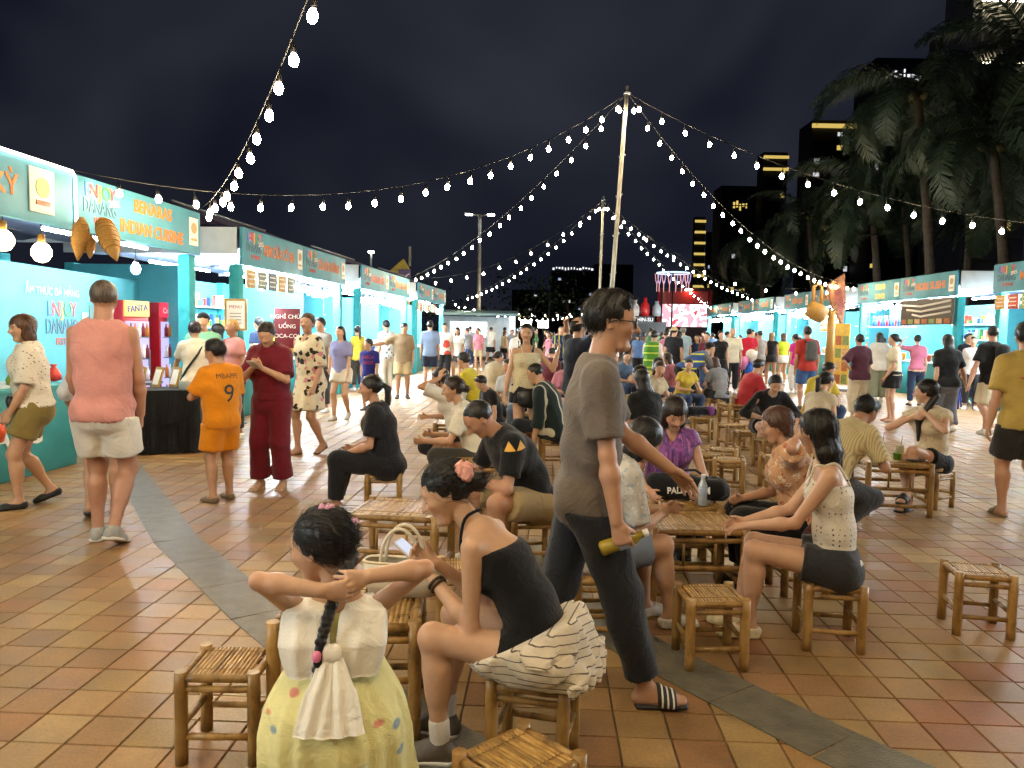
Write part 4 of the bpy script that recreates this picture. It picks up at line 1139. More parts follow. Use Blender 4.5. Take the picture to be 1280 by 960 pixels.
def string(A, B, label, via=None, sag=.8, sp=.62, skip0=.25, skip1=.4, dead=()):
    A, B = Vector(A), Vector(B)
    if via: sag = fit_sag(A, B, *via)
    r = thing('light_string', label, 'string lights', A, 0, 'strings of bulbs over the plaza')
    pts = [para(A, B, sag, t) - A for t in np.linspace(0, 1, 37)]
    MB().tube(pts, .0055, 5).build('cable', CABLE, r)
    L = sum((b - a).length for a, b in zip(pts, pts[1:])); n = int((L - skip0 - skip1) / sp)
    for k in range(n + 1):
        t = (skip0 + k * sp) / L; p = para(A, B, sag, t) - A - Vector((0, 0, .145)); p += Vector((random.uniform(-.02, .02), random.uniform(-.02, .02), random.uniform(-.02, .01)))
        b = obj('bulb', bulb_me, r, p, (random.uniform(-.15, .15), random.uniform(-.15, .15), 0)); obj('socket', sock_me, b)
def SL(y, z=3.18): return (XL(y), y, z)
def SR(y, z=3.18): return (XR(y), y, z)
string(P1, SL(8.3), 'bulb string from the nearer tall pole to the Benaras stall', (462, 238), sp=.43)
string(PB, SL(11.1), 'bulb string rising steeply from the corner of the Benaras stall', sag=1.1, sp=.50, skip1=1.3)
string(P1, SR(11.2), 'bulb string from the nearer tall pole to the Maki side', (1092, 243), sp=.43)
string(P1, SR(23.7), 'bulb string from the nearer tall pole to the bamboo sculpture', (920, 275), sp=.46)
string(P1, SL(25.1), 'bulb string from the nearer tall pole to the far teal stalls', (602, 292), sp=.58)
string(P2, SL(25.2), 'bulb string from the farther pole to the fried chicken stall', (684, 300), sp=.58)
string(P2, SL(38.), 'bulb string from the farther pole down to the end of the Benaras row', (656, 333), sp=.66)
string(P2, SR(34.5), 'bulb string from the farther pole to the middle of the sushi row', (850, 325), sp=.5)
string(P2, SR(25.4), 'sparse bulb string from the farther pole towards the bamboo sculpture', (925, 350), sp=1.1, skip0=1.5)
string(P2 + Vector((0, 0, -.05)), D(895, 385, 44), 'bulb string from the farther pole to the end of the sushi row', (828, 330), sp=.9)
string(D(528, 372, 42), D(800, 378, 56), 'low sagging bulb string over the far crowd', (690, 391), sp=1.2)
string(D(540, 366, 36), D(720, 392, 60), 'bulb string crossing above the far food truck', (600, 386), sp=1.2)
string(PB, (9.9, 4.5, 3.3), 'added unseen bulb string over the near right side of the plaza', sag=.9)  # this and the strings below are added out of view to light the foreground
string(PB, (-5.2, 3.4, 3.3), 'added unseen bulb string over the near left side of the plaza', sag=.9)
string(PB, PC, 'added unseen bulb string between the two nearest poles', sag=.7)
string(PC, (-5.3, 1.0, 3.3), 'added unseen bulb string from the pole at the near end to the stalls', sag=.5)
string(PB, (7.5, -5.5, 6.0), 'added unseen bulb string running off over the near end of the plaza', sag=.8)
string(PC, (-5.4, -4.5, 3.3), 'added unseen bulb string from the near end pole down to the last stall', sag=.5)
string(PB, (-5.0, 5.2, 3.25), 'added unseen bulb string from the nearest pole to the KY stall', sag=.7)  # extra unseen string added as fill for the near figures
# ---------------------------------------------------------------- left stalls: fittings
def on(y, out, z=0.):      # point of the left row: y along, distance behind the front
    o = Vector((-.9968, .0797)); p = Vector((XL(y), y)) + o * out; return (p.x, p.y, z)
def onr(y, out, z=0.):
    p = Vector((XR(y), y)) + Vector((.99955, -.03)) * out; return (p.x, p.y, z)
r = thing('light_strip', 'glowing white strip along the top and end of the KY stall sign', 'light strip', on(5.6, -.07), ANL)
MB().tube([(0, 0, 3.15), (1.4, 0, 3.155), (2.70, 0, 3.15), (2.74, 0, 3.10), (2.75, .0, 2.62)], .016, 6).build('strip', LEDW, r)
sg = MB().box((0, 0, 0), (.36, .012, .44), ch=.004).build('logo_sign', WHT, None, label='white rounded logo board with a bowl emblem on the KY stall', cat='sign')
sg.location = on(7.82, -.065, 2.86); sg.rotation_euler = (0, 0, ANL)
MB().lathe([(.10, -.004), (.10, .004)], (0, -.010, .03), 18, Matrix.Rotation(PI / 2, 3, 'X')).build('emblem', mat('emblem_green', '#b9c47a', .6), sg)
MB().box((0, -.011, -.12), (.20, .008, .045)).build('emblem', mat('emblem_brown', '#a5583c', .6), sg)
WEAVE = mat('woven_bamboo', '#97702f', .55, noise=.35, nscale=40, bump=.6, bscale=160, stretch=(1, 1, 4))
def trap(loc, L, R, tilt, label):
    o = thing('fish_trap', label, 'basket', loc, 0, 'woven fish traps hung from the signs'); o.rotation_euler = tilt
    MB().lathe([(.02, 0), (R * .42, -.03), (R * .8, -L * .22), (R * .95, -L * .42), (R * .82, -L * .62), (R * .42, -L * .85), (.008, -L)], n=16).build('basket', WEAVE, o)
    for q in (.14, .24, .34, .44, .54, .64, .74): MB().lathe([(R * (.96 - abs(q - .42) ** 2 * 2.6), -L * q - .004), (R * (.985 - abs(q - .42) ** 2 * 2.6), -L * q), (R * (.96 - abs(q - .42) ** 2 * 2.6), -L * q + .004)], n=16).build('hoop', mat('bamboo_hoop', '#a06c24', .5), o)
b0 = on(8.30, -.22, 2.66)
trap((b0[0], b0[1] - .1, b0[2]), .46, .095, (.1, .18, 0), 'woven fish trap hanging straight beside the lit strip')
trap((b0[0] + .1, b0[1] + .1, b0[2] + .02), .62, .115, (-.45, -.55, 0), 'largest woven fish trap hanging aslant below the festival logo')
trap((b0[0] + .02, b0[1], b0[2] - .16), .26, .065, (0, 0, 0), 'small woven fish trap between two larger ones')
trap(on(6.6, -.2, 2.5), .42, .1, (.3, .9, 0), 'woven fish trap hanging aslant under the KY sign')
for i, (y, z) in enumerate(((7.42, 2.34), (7.95, 2.28))):
    t = thing('pendant_lamp', ['large glowing globe lamp hanging under the KY lettering', 'large glowing globe lamp hanging under the bowl logo'][i], 'lamp', on(y, .05, z), 0, 'globe lamps under the KY sign')
    MB().lathe([(.01, -.12), (.06, -.10), (.095, -.045), (.098, .0), (.07, .055), (.03, .085)], n=16).build('globe', emit('globe', (1., .78, .45), 22), t)
    MB().lathe([(.034, .08), (.034, .16), (.01, .18)], n=10).build('socket', WEAVE, t); MB().tube([(0, 0, .17), (0, 0, 2.56 - z)], .005, 5).build('cord', BLKM, t)
# festival backdrop behind the Benaras stall
t = thing('festival_backdrop', 'light teal backdrop wall printed Enjoy Danang behind the Benaras stall', 'backdrop', (-5.86, 8.2, 0), math.atan2(6.2, -.42))
MB().box((3.1, 0, 1.13), (6.2, .05, 2.24)).build('panel', WALL, t)
festival_logo(2.0, -.034, 1.52, .82, t, False)
lettering('ẨM THỰC ĐÀ NẴNG', (1.8, -.034, 1.94), (1, 0, 0), (0, 0, 1), .14, mat('print_pale', '#bfe0e6', .5), t)
for k, (x, c) in enumerate(((2.62, '#8fb8b4'), (2.85, '#5f8f8c'), (3.1, '#a9c8c0'))):
    MB().box((x, -.032, 1.45 + .05 * k), (.2, .006, .5 + .1 * k)).build('print_house', mat('print_house%d' % k, c, .5), t)
def cooler(x, y, sign, sc, label):
    t = thing('drink_cooler', label, 'cooler', (x, y, 0), math.radians(78))
    RED = mat('cooler_red', '#a8182a', .35)
    MB().box((0, .3, .95), (.56, .55, 1.9), ch=.015).build('cabinet', RED, t)
    h = MB().box((0, .015, 1.78), (.54, .03, .24)).build('header', emit('header' + sign, sc, 1.1), t)
    lettering(sign, (0, -.004, 1.78), (1, 0, .08), (0, 0, 1), .13, WHT if sign[0] != 'F' else mat('fanta_blue', '#27408f', .4), h, width=.44)
    d = MB().box((0, .012, .88), (.50, .03, 1.42)).build('door', emit('cooler_glow', (.55, .5, .95), 1.0), t)
    for k in range(4):
        MB().box((0, -.008, .35 + .33 * k), (.46, .012, .015)).build('shelf', METAL, d)
        for j in range(5): MB().lathe([(.03, 0), (.03, .13), (.012, .18), (.012, .21)], (-.18 + .09 * j, -.022, .36 + .33 * k), 7).build('bottle', mat('soda%d' % ((j + k) % 3), ['#7a2030', '#c77a30', '#e6e6ee'][(j + k) % 3], .3), d)
    MB().box((.22, -.025, .95), (.02, .03, .4)).build('handle', METAL, t)
cooler(-5.72, 11.75, 'FANTA', (.95, .62, .12), 'red drink cooler with a yellow Fanta header')
cooler(-5.62, 12.7, 'Coca-Cola', (.85, .03, .08), 'red drink cooler with a red Coca-Cola header')
# KY counter with printed cloth and goods
ct_ = thing('counter', 'teal draped counter of the KY stall piled with snacks', 'counter', on(6.2, .02), ANL)
MB().box((.95, .35, .43), (2.5, .7, .86), ch=.01).build('cloth', CTR, ct_); MB().box((.95, .35, .875), (2.54, .74, .03)).build('top', mat('counter_cloth', '#3a9a98', .6), ct_)
lettering('DANANG', (1.0, -.006, .42), (1, 0, 0), (0, 0, 1), .30, WHT, ct_, bold=.01)
for i in range(12):
    x = 6.35 + i * .19; c = random.choice(['#d8642a', '#e0b030', '#c03028', '#7fa040', '#e8e0d0'])
    k = thing('snack_bag', 'bag of bright snacks on the KY stall counter', 'snack', on(x, .2 + random.uniform(-.05, .25), .90), random.uniform(0, 3), 'snack bags on the KY counter')
    MB().lathe([(.02, 0), (.075, .02), (.08, .07), (.05, .13), (.02, .16), (.04, .19)], n=9).build('bag', mat('snack' + c, c, .3, noise=.3, nscale=30), k)
rk = thing('wooden_rack', 'small wooden slat rack on the KY stall counter', 'rack', on(7.0, .3, .89), ANL)
for k in range(5): MB().box((k * .07, 0, .2), (.05, .02, .4)).build('slat', WEAVE, rk)
for k in range(2): MB().box((.14, .02, .1 + .2 * k), (.34, .02, .04)).build('rail', WEAVE, rk)
pb = MB().lathe([(.02, 0), (.10, .03), (.13, .14), (.09, .25), (.02, .30), (.05, .34)], n=10).build('plastic_bag', mat('orange_bag', '#d8501e', .3, noise=.3, nscale=20), None, label='orange plastic bag hanging against the teal counter', cat='bag'); pb.location = on(6.95, -.14, .42)
# black cloth table with framed cards
t = thing('draped_table', 'table under a pleated black cloth in front of the coolers', 'table', (-4.42, 9.35, 0), math.radians(20))
V = []; F = []; n = 120
for i in range(n):
    a = i / n; L_ = 2 * (1.15 + .62); s_ = a * L_; hw, hd_ = .575, .31
    if s_ < 1.15: p_, nn = (-hw + s_, -hd_), (0, -1)
    elif s_ < 1.77: p_, nn = (hw, -hd_ + s_ - 1.15), (1, 0)
    elif s_ < 2.92: p_, nn = (hw - (s_ - 1.77), hd_), (0, 1)
    else: p_, nn = (-hw, hd_ - (s_ - 2.92)), (-1, 0)
    w_ = .018 * math.sin(i * 1.57) + .008 * math.sin(i * .7)
    V += [(p_[0], p_[1], .765), (p_[0] + nn[0] * (.02 + w_), p_[1] + nn[1] * (.02 + w_), .4), (p_[0] + nn[0] * (.035 + w_ * 1.3), p_[1] + nn[1] * (.035 + w_ * 1.3), .015)]
    j = (i + 1) % n; F += [(i * 3 + 1, j * 3 + 1, j * 3, i * 3), (i * 3 + 2, j * 3 + 2, j * 3 + 1, i * 3 + 1)]
F.append(tuple(i * 3 for i in range(n)))
obj('cloth', mesh_np('cloth', np.array(V), F, cloth('#0c0c10', rough=.7), False), t)
for k in range(4):
    fr = thing('picture_frame', 'gold framed card tilted back on the black table', 'frame', (-4.72 + k * .19, 9.28 + .06 * k, .775), math.radians(-35), 'framed cards on the black table')
    Rx = Matrix.Rotation(math.radians(-18), 3, 'X')
    MB().box((0, 0, .13), (.17, .018, .25), Rx).build('frame', mat('gold_frame', '#a8823c', .4, noise=.2), fr)
    MB().box((0, -.013, .13), (.12, .006, .19), Rx).build('card', WHT, fr)
wbx = MB().box((0, 0, .13), (.42, .3, .26), ch=.01).build('carton', mat('carton', '#cfccc2', .7, noise=.1), None, label='pale carton on the serving shelf behind the black table', cat='box'); wbx.location = (-5.05, 9.95, .80); wbx.rotation_euler = (0, 0, .3)
t = thing('serving_shelf', 'low grey shelf carrying a carton beside the black table', 'shelf', (-5.05, 9.95, 0), .3)
MB().box((0, 0, .78), (.9, .45, .03)).build('top', METAL, t)
for sx in (-.4, .4):
    for sy in (-.18, .18): MB().box((sx, sy, .385), (.03, .03, .76)).build('leg', METAL, t)
# notice and framed menu
t = thing('notice_sign', 'dark red notice board reading Nghi chut uong Coca-Cola', 'sign', (-3.98, 13.6, 0), math.radians(8))
MB().box((0, 0, 1.52), (.44, .03, .70), ch=.006).build('board', mat('notice_red', '#6e1422', .5), t); MB().tube([(0, .03, 0), (0, .03, 1.3)], .02, 8).build('post', METAL, t); MB().lathe([(.18, 0), (.18, .02)], (0, .03, 0), 14).build('base', METAL, t)
for k, w_ in enumerate(('NGHỈ CHÚT', 'UỐNG', 'COCA-COLA')): lettering(w_, (0, -.018, 1.72 - .17 * k), (1, 0, 0), (0, 0, 1), .10, WHT, t)
t = thing('framed_menu', 'gold framed paper menu on a stand between the Benaras and Kem Dua stalls', 'sign', (-4.35, 12.1, 0), math.radians(10))
MB().box((0, 0, 1.72), (.34, .03, .50)).build('frame', mat('gold_frame'), t); MB().box((0, -.018, 1.72), (.27, .008, .43)).build('paper', WHT, t); MB().tube([(0, .03, 0), (0, .03, 1.5)], .018, 8).build('post', METAL, t); MB().lathe([(.16, 0), (.16, .02)], (0, .03, 0), 14).build('base', METAL, t)
lettering('MENU', (0, -.024, 1.84), (1, 0, 0), (0, 0, 1), .07, mat('ink_red', '#a03a2c', .6), t)
for k in range(4): MB().box((0, -.0235, 1.74 - .05 * k), (.17, .004, .012)).build('print_line', mat('ink_grey', '#8a8478', .6), t)
# canopies behind the signs
CAN = mat('canopy_purple', '#4a4262', .85, noise=.2, nscale=2)
for k, (y0, y1) in enumerate(((12.4, 18.2), (19.4, 25.2), (26.4, 32.2))):
    t = thing('canopy_roof', ['dusky purple canopy over the Kem Dua stalls', 'dusky purple canopy over the fried chicken stalls', 'dusky purple canopy over the last teal stalls of the row'][k], 'canopy', on(y0, .2, 0), ANL)
    L_ = y1 - y0
    m_ = MB(); m_._add([(0, 0, 3.16), (L_, 0, 3.16), (L_, 2.7, 3.16), (0, 2.7, 3.16), (.9, 1.35, 3.66), (L_ - .9, 1.35, 3.66)], [(0, 1, 5, 4), (1, 2, 5), (2, 3, 4, 5), (3, 0, 4)]); m_.build('cloth', CAN, t)
    MB().tube([(.9, 1.35, 3.68), (L_ - .9, 1.35, 3.68)], .025, 6).build('ridge_pole', METAL, t)
# goods on the counters and boards of the other stalls
def menu_row(fn, ang, y0, n, dz, cols, label, out=.0):
    for k in range(n):
        q = MB().box((0, 0, 0), (.36, .02, .30), ch=.004).build('menu_board', mat('board' + cols[k % len(cols)], cols[k % len(cols)], .5, noise=.4, nscale=9), None, label=label, cat='sign', group=label)
        q.location = fn(y0 + k * .45, out, dz); q.rotation_euler = (0, 0, ang)
        for j in range(3): MB().box((0, -.013, .08 - .08 * j), (.24, .004, .02)).build('print_line', WHT, q)
menu_row(on, ANL, 12.95, 5, 2.33, ['#c9a25a', '#7c8a80', '#5d6a70'], 'small menu board hung under the Kem Dua sign')
menu_row(on, ANL, 26.8, 8, 2.33, ['#d8d0b0', '#b04a30', '#4a6a50'], 'striped menu board hung under the far snack sign')
menu_row(onr, ANR, 16.55 - 4 * .45, 5, 2.33, ['#c8503c', '#d8a050', '#a8b060'], 'picture board of rolls under the Maki sign')
t = thing('menu_banner', 'dark photo menu banner with pale swooshes under the Nori Sushi sign', 'banner', onr(20.95, -.07), ANR)
MB().box((1.4, 0, 2.20), (2.62, .02, .66)).build('sheet', mat('banner_dark', '#2c221e', .5, noise=.3, nscale=5), t)
for k in range(3): MB().tube([(.15 + .3 * k, -.016, 2.40 - .13 * k), (1.2, -.016, 2.34 - .13 * k), (2.6, -.016, 2.44 - .13 * k)], .028, 5).build('swoosh', WHT, t)
for k in range(7): MB().box((.3 + .36 * k, -.016, 1.96), (.26, .01, .12)).build('dish_photo', mat('dish%d' % (k % 3), ['#a8603a', '#7a8a50', '#c8a070'][k % 3], .6, noise=.4, nscale=25), t)
for k in range(14):
    q = thing('bottle', 'bottle in the hanging row of the Kebab stall', 'bottle', onr(23.5 - .18 * k, .35, 1.86), 0, 'bottles on the Kebab stall rail')
    MB().lathe([(.035, 0), (.035, .16), (.014, .22), (.014, .28)], n=8).build('body', mat('bott%d' % (k % 3), ['#2b4fae', '#3560c0', '#b03048'][k % 3], .3), q); MB().lathe([(.017, .28), (.017, .31)], n=8).build('cap', mat('cap%d' % (k % 2), ['#d8d8d0', '#c84040'][k % 2], .4), q)
t = thing('bottle_rail', 'white rail carrying bottles across the Kebab stall', 'rail', onr(23.65, .35, 1.84), ANR); MB().box((1.35, 0, 0), (2.7, .12, .03)).build('board', WHT, t)
for k in range(12):
    q = thing('sausage_string', 'string of sausages hung in the dim teal stall', 'sausages', onr(27.7 - .17 * k, .3, 2.25), 0, 'sausages in the dim stall')
    for j in range(3): MB().lathe([(.006, 0), (.03, -.03), (.032, -.14), (.006, -.18)], (0, 0, -.19 * j), 7).build('sausage', mat('sausage%d' % (k % 2), ['#a8502c', '#c87838'][k % 2], .4), q)
for side, fn, rows in (('Kem Dua', on, (12.8, 15.6)), ('fried chicken', on, (19.8, 22.6)), ('Nori Sushi', onr, (18.5, 21.3)), ('Maki', onr, (14.3,)), ('dim teal', onr, (25.5, 28.3))):
    for y0 in rows:
        for k in range(9):
            x = y0 + .27 * k; c = random.choice(['#d8c8a0', '#c05030', '#e0a030', '#e8e8e8', '#5a8a48', '#3a5aa0'])
            q = thing('food_tub', 'tub of food on the %s stall counter' % side, 'tub', fn(x, .3 + random.uniform(-.08, .15), .92), 0, 'tubs on the %s counters' % side)
            hh = random.uniform(.09, .3); MB().lathe([(.05, 0), (.07, hh), (.075, hh + .01)], n=9).build('tub', mat('tub' + c, c, .4), q); MB().lathe([(.078, hh), (.07, hh + .02)], n=9).build('lid', WHT, q)
t = thing('standing_banner', 'yellow standing banner with food photos beside the sausages stall', 'banner', D(1052, 440, 21.5).xy.to_3d(), math.radians(-35))
MB().box((0, 0, 1.05), (.40, .03, 1.7)).build('sheet', mat('banner_yellow', '#d8b24a', .55, noise=.15), t)
for k in range(8): MB().box((-.09 + .18 * (k % 2), -.02, .35 + .36 * (k // 2)), (.15, .008, .26)).build('food_photo', mat('dish%d' % (k % 3)), t)
MB().box((0, 0, .05), (.7, .3, .08)).build('foot', METAL, t)
for k in range(2):
    q = thing('plastic_stool', 'blue plastic stool behind the man with the black backpack', 'stool', onr(16.9 + .5 * k, -.5), .3 * k, 'blue plastic stools')
    BLU = mat('blue_plastic', '#2c3a92', .35)
    MB().box((0, 0, .45), (.32, .32, .03), ch=.01).build('seat', BLU, q)
    for sx in (-1, 1):
        for sy in (-1, 1): MB().tube([(sx * .13, sy * .13, .44), (sx * .17, sy * .17, 0)], .018, 6).build('leg', BLU, q)
# bamboo sculpture hung by the sausages stall
cx = D(1036, 372, 22.2)
t = thing('bamboo_sculpture', 'woven bamboo boat and horn sculpture on a post above the sushi row', 'sculpture', (cx.x, cx.y, 0), 0)
MB().tube([(.1, 0, 0), (.12, 0, 1.3), (.1, 0, 2.3)], [.16, .13, .1], 10).build('post', WEAVE, t)
MB().lathe([(.1, -.26), (.26, -.24), (.32, 0), (.28, .18), (.1, .22)], (-.32, 0, 2.25), 14, Matrix.Rotation(.5, 3, 'Y')).build('basket', WEAVE, t)
MB().tube([(-.42, 0, 2.45), (-.45, 0, 2.95), (-.33, 0, 3.05), (-.22, 0, 2.95), (-.2, 0, 2.45)], .05, 8).build('handle', WEAVE, t)
m_ = MB(); m_._add([(-.05, -.05, 3.02), (.42, -.02, 3.35), (.5, 0, 2.5), (.45, 0, 1.85), (.08, -.05, 2.45), (-.05, .1, 3.02), (.42, .1, 3.35), (.5, .12, 2.5), (.45, .12, 1.85), (.08, .1, 2.45)], [(0, 4, 3, 2, 1), (5, 6, 7, 8, 9), (0, 1, 6, 5), (1, 2, 7, 6), (2, 3, 8, 7), (3, 4, 9, 8), (4, 0, 5, 9)]); m_.build('horn', mat('bark', '#8a5c3c', .7, noise=.4, nscale=12, bump=.5), t)
m_ = MB(); m_._add([(.08, -.09, 2.85), (.3, -.08, 2.95), (.42, -.08, 2.4), (.36, -.08, 2.1), (.2, -.09, 2.45)], [(0, 4, 3, 2, 1)]); m_.build('panel', mat('bark_red', '#7a3c30', .7, noise=.3), t)

# ---------------------------------------------------------------- far things on the plaza
sb = D(600, 268, 48)
t = thing('street_lamp', 'twin armed street lamp rising behind the crowd', 'street lamp', (sb.x, sb.y, 0))
MB().tube([(0, 0, 0), (0, 0, sb.z)], [.14, .10], 10).build('pole', POLE, t)
for s_ in (-1, 1):
    MB().tube([(0, 0, sb.z - .1), (s_ * .5, 0, sb.z), (s_ * .62, 0, sb.z)], .05, 6).build('arm', POLE, t)
    MB().box((s_ * .68, 0, sb.z - .02), (.45, .28, .10), ch=.02).build('lamp_head', emit('street_head', (.95, .97, 1.), 9), t)
sb2 = D(464, 315, 60)
t = thing('street_lamp', 'small single street lamp above the far canopies', 'street lamp', (sb2.x, sb2.y, 0))
MB().tube([(0, 0, 0), (0, 0, sb2.z)], [.12, .08], 8).build('pole', POLE, t); MB().box((0, 0, sb2.z), (.4, .3, .18), ch=.04).build('lamp_head', emit('street_head'), t) if False else MB().box((0, 0, sb2.z), (.45, .3, .16), ch=.04).build('lamp_head', _M['street_head'], t)
yb = D(502, 350, 36)
t = thing('yellow_tower', 'yellow angular display tower behind the last teal stalls', 'tower', (yb.x, yb.y, 0))
m_ = MB(); m_._add([(-.55, -.3, 0), (.35, -.3, 0), (.35, -.3, 4.3), (.1, -.3, 4.75), (-.55, -.3, 4.15), (-.55, .3, 0), (.35, .3, 0), (.35, .3, 4.3), (.1, .3, 4.75), (-.55, .3, 4.15)], [(0, 1, 2, 3, 4), (9, 8, 7, 6, 5), (1, 6, 7, 2), (2, 7, 8, 3), (3, 8, 9, 4), (4, 9, 5, 0)]); m_.build('body', mat('tower_yellow', '#b3a048', .7, noise=.15), t)
MB().box((.18, -.33, 3.9), (.55, .04, .75)).build('panel', mat('tower_purple', '#6a5a8a', .6), t); MB().box((.38, 0, 4.9), (.10, .10, .9)).build('mast', mat('tower_grey', '#8a8a80', .6), t)
for k in range(3): MB().box((.05 + .12 * k, -.36, 3.75 + .12 * k), (.3, .02, .06), Matrix.Rotation(-.6, 3, 'Y')).build('chevron', WHT, t)
# food truck and canopy at the far left end
fx = D(598, 400, 40)
t = thing('food_truck', 'pale food kiosk with a wide awning behind the far crowd', 'kiosk', (fx.x, fx.y, 0), math.radians(4))
MB().box((0, 1.2, 1.2), (3.6, 1.8, 2.1), ch=.03).build('body', VAL, t); MB().box((-.1, -.4, 2.42), (4.2, 1.8, .12), Matrix.Rotation(math.radians(6), 3, 'X')).build('awning', mat('awning', '#7fa6b4', .7), t)
MB().box((-.5, .28, 1.55), (1.9, .04, .8)).build('serving_window', emit('kiosk_glow', (.95, .97, 1.), 2.2), t); MB().box((-.5, .1, 1.1), (2.2, .4, .05)).build('shelf', METAL, t)
MB().box((1.75, -.2, 1.7), (.3, .3, 1.5)).build('menu_pillar', emit('kiosk_pillar', (.9, .96, 1.), 1.2), t)
fl = D(667, 405, 58)
for k in range(2):
    t = thing('floodlight', 'dazzling floodlight of the pair behind the crowd', 'floodlight', (fl.x - .55 + 1.25 * k, fl.y, 0), 0, 'pair of floodlights')
    MB().tube([(0, .1, 0), (0, .1, fl.z - .1)], .05, 6).build('stand', BLKM, t); MB().box((0, .05, fl.z), (.85, .14, .6), ch=.03).build('housing', BLKM, t); MB().box((0, -.03, fl.z), (.78, .03, .52)).build('lens', emit('flood', (1., .98, .94), 22), t)
for k, (px, py, d_, c) in enumerate(((777, 395, 56, '#8a8478'), (745, 398, 62, '#7a7468'))):
    u_ = D(px, py, d_); t = thing('parasol', ['grey parasol far behind the crowd', 'brown parasol far behind the crowd'][k], 'parasol', (u_.x, u_.y, 0))
    MB().tube([(0, 0, 0), (0, 0, u_.z + .3)], .04, 6).build('pole', POLE, t); MB().lathe([(1.5, u_.z - .25), (.8, u_.z + .1), (.02, u_.z + .4)], n=8).build('canopy', mat('parasol%d' % k, c, .8), t)
# stage screen
sx = D(856, 400, 52)
t = thing('stage_screen', 'large glowing pink and white screen under a red lit header', 'screen', (sx.x, sx.y, 0), math.radians(-4))
MB().box((0, .4, 2.9), (3.2, .6, 3.4), ch=.02).build('housing', mat('stage_dark', '#2a1418', .6), t)
def screen_mat():
    m, n, l, b = _new('screen_picture'); b.inputs['Base Color'].default_value = (0, 0, 0, 1)
    tcn = n.new('ShaderNodeTexCoord'); z = n.new('ShaderNodeTexNoise'); z.inputs['Scale'].default_value = 1.9; z.inputs['Detail'].default_value = 1; l.new(tcn.outputs['Object'], z.inputs['Vector'])
    r_ = n.new('ShaderNodeValToRGB'); e = r_.color_ramp; e.interpolation = 'CONSTANT'
    e.elements[0].color = (.75, .28, .34, 1); e.elements[1].position = .46; e.elements[1].color = (1, .9, .92, 1); q = e.elements.new(.62); q.color = (.8, .05, .08, 1)
    l.new(z.outputs['Fac'], r_.inputs['Fac']); l.new(r_.outputs['Color'], b.inputs['Emission Color']); b.inputs['Emission Strength'].default_value = 1.6
    return m
MB().box((0, .08, 2.75), (3.0, .05, 1.5)).build('display', screen_mat(), t)
MB().box((0, .07, 3.95), (3.0, .05, .85)).build('header', mat('stage_red', '#8a1c20', .5), t); MB().lathe([(.14, 0), (.2, .08), (.05, .12)], (.25, -.1, 4.42), 10).build('spot_lamp', emit('stage_spot', (1., .25, .12), 70), t)
for s_ in (-1.7, 1.7): MB().tube([(s_, .3, 0), (s_, .3, 4.5)], .12, 8).build('column', mat('stage_red_col', '#a02024', .5), t)
ch = D(841, 352, 51)
t = thing('ring_display', 'ring of hanging pink light tubes above the stage screen', 'light ring', (ch.x, ch.y, 0))
MB().tube([(math.cos(a) * 1.05, math.sin(a) * 1.05, ch.z + .55) for a in np.linspace(0, 2 * PI, 25)[:-1]], .05, 6, closed=True).build('ring', emit('ring_blue', (.55, .75, 1.), 1.6), t)
MB().tube([(0, 0, 0), (0, 0, ch.z + .55)], .06, 6).build('mast', BLKM, t)
for k in range(4): MB().tube([(0, 0, ch.z + .55), (math.cos(k * PI / 2) * 1.05, math.sin(k * PI / 2) * 1.05, ch.z + .55)], .025, 5).build('spoke', BLKM, t)
for k in range(16):
    a = 2 * PI * k / 16; x_, y_ = math.cos(a) * 1.05, math.sin(a) * 1.05; s_ = .12
    MB().tube([(x_ - s_, y_, ch.z + .5), (x_ - s_ * .6, y_, ch.z + .05), (x_, y_, ch.z - .15), (x_, y_, ch.z - .65)], .022, 5).build('tube', emit('ring_pink', (.9, .42, .45), .9), t)
    MB().tube([(x_ + s_, y_, ch.z + .5), (x_ + s_ * .6, y_, ch.z + .05), (x_, y_, ch.z - .15)], .022, 5).build('tube', emit('ring_violet', (.6, .45, .8), .9), t)
cs = D(806, 396, 46)
t = thing('brand_booth', 'dark booth signed Chin-su under red inflatable bottles', 'booth', (cs.x, cs.y, 0))
MB().box((.2, .6, 1.1), (2.2, 1.2, 2.2), ch=.02).build('body', mat('booth_dark', '#1c1c20', .6), t); MB().box((-.1, -.04, 2.3), (1.3, .06, .42)).build('sign', BLKM, t); lettering('CHIN-SU', (-.1, -.08, 2.32), (1, 0, 0), (0, 0, 1), .30, emit('chinsu', (1, 1, 1), 1.2), t)
for k, (x_, c, hgt) in enumerate(((-.55, '#c9c0bc', .95), (.05, '#b01c20', 1.1), (.75, '#9aa0a8', .9))):
    MB().lathe([(.24, 0), (.27, .25), (.25, hgt * .6), (.10, hgt * .82), (.12, hgt)], (x_, .3, 2.55), 12).build('inflatable_bottle', mat('inflat%d' % k, c, .35), t)
MB().lathe([(.1, 0), (.16, .08), (.02, .2)], (-.75, -.2, 2.05), 8).build('lamp', emit('booth_lamp', (1., .9, .85), 25), t)

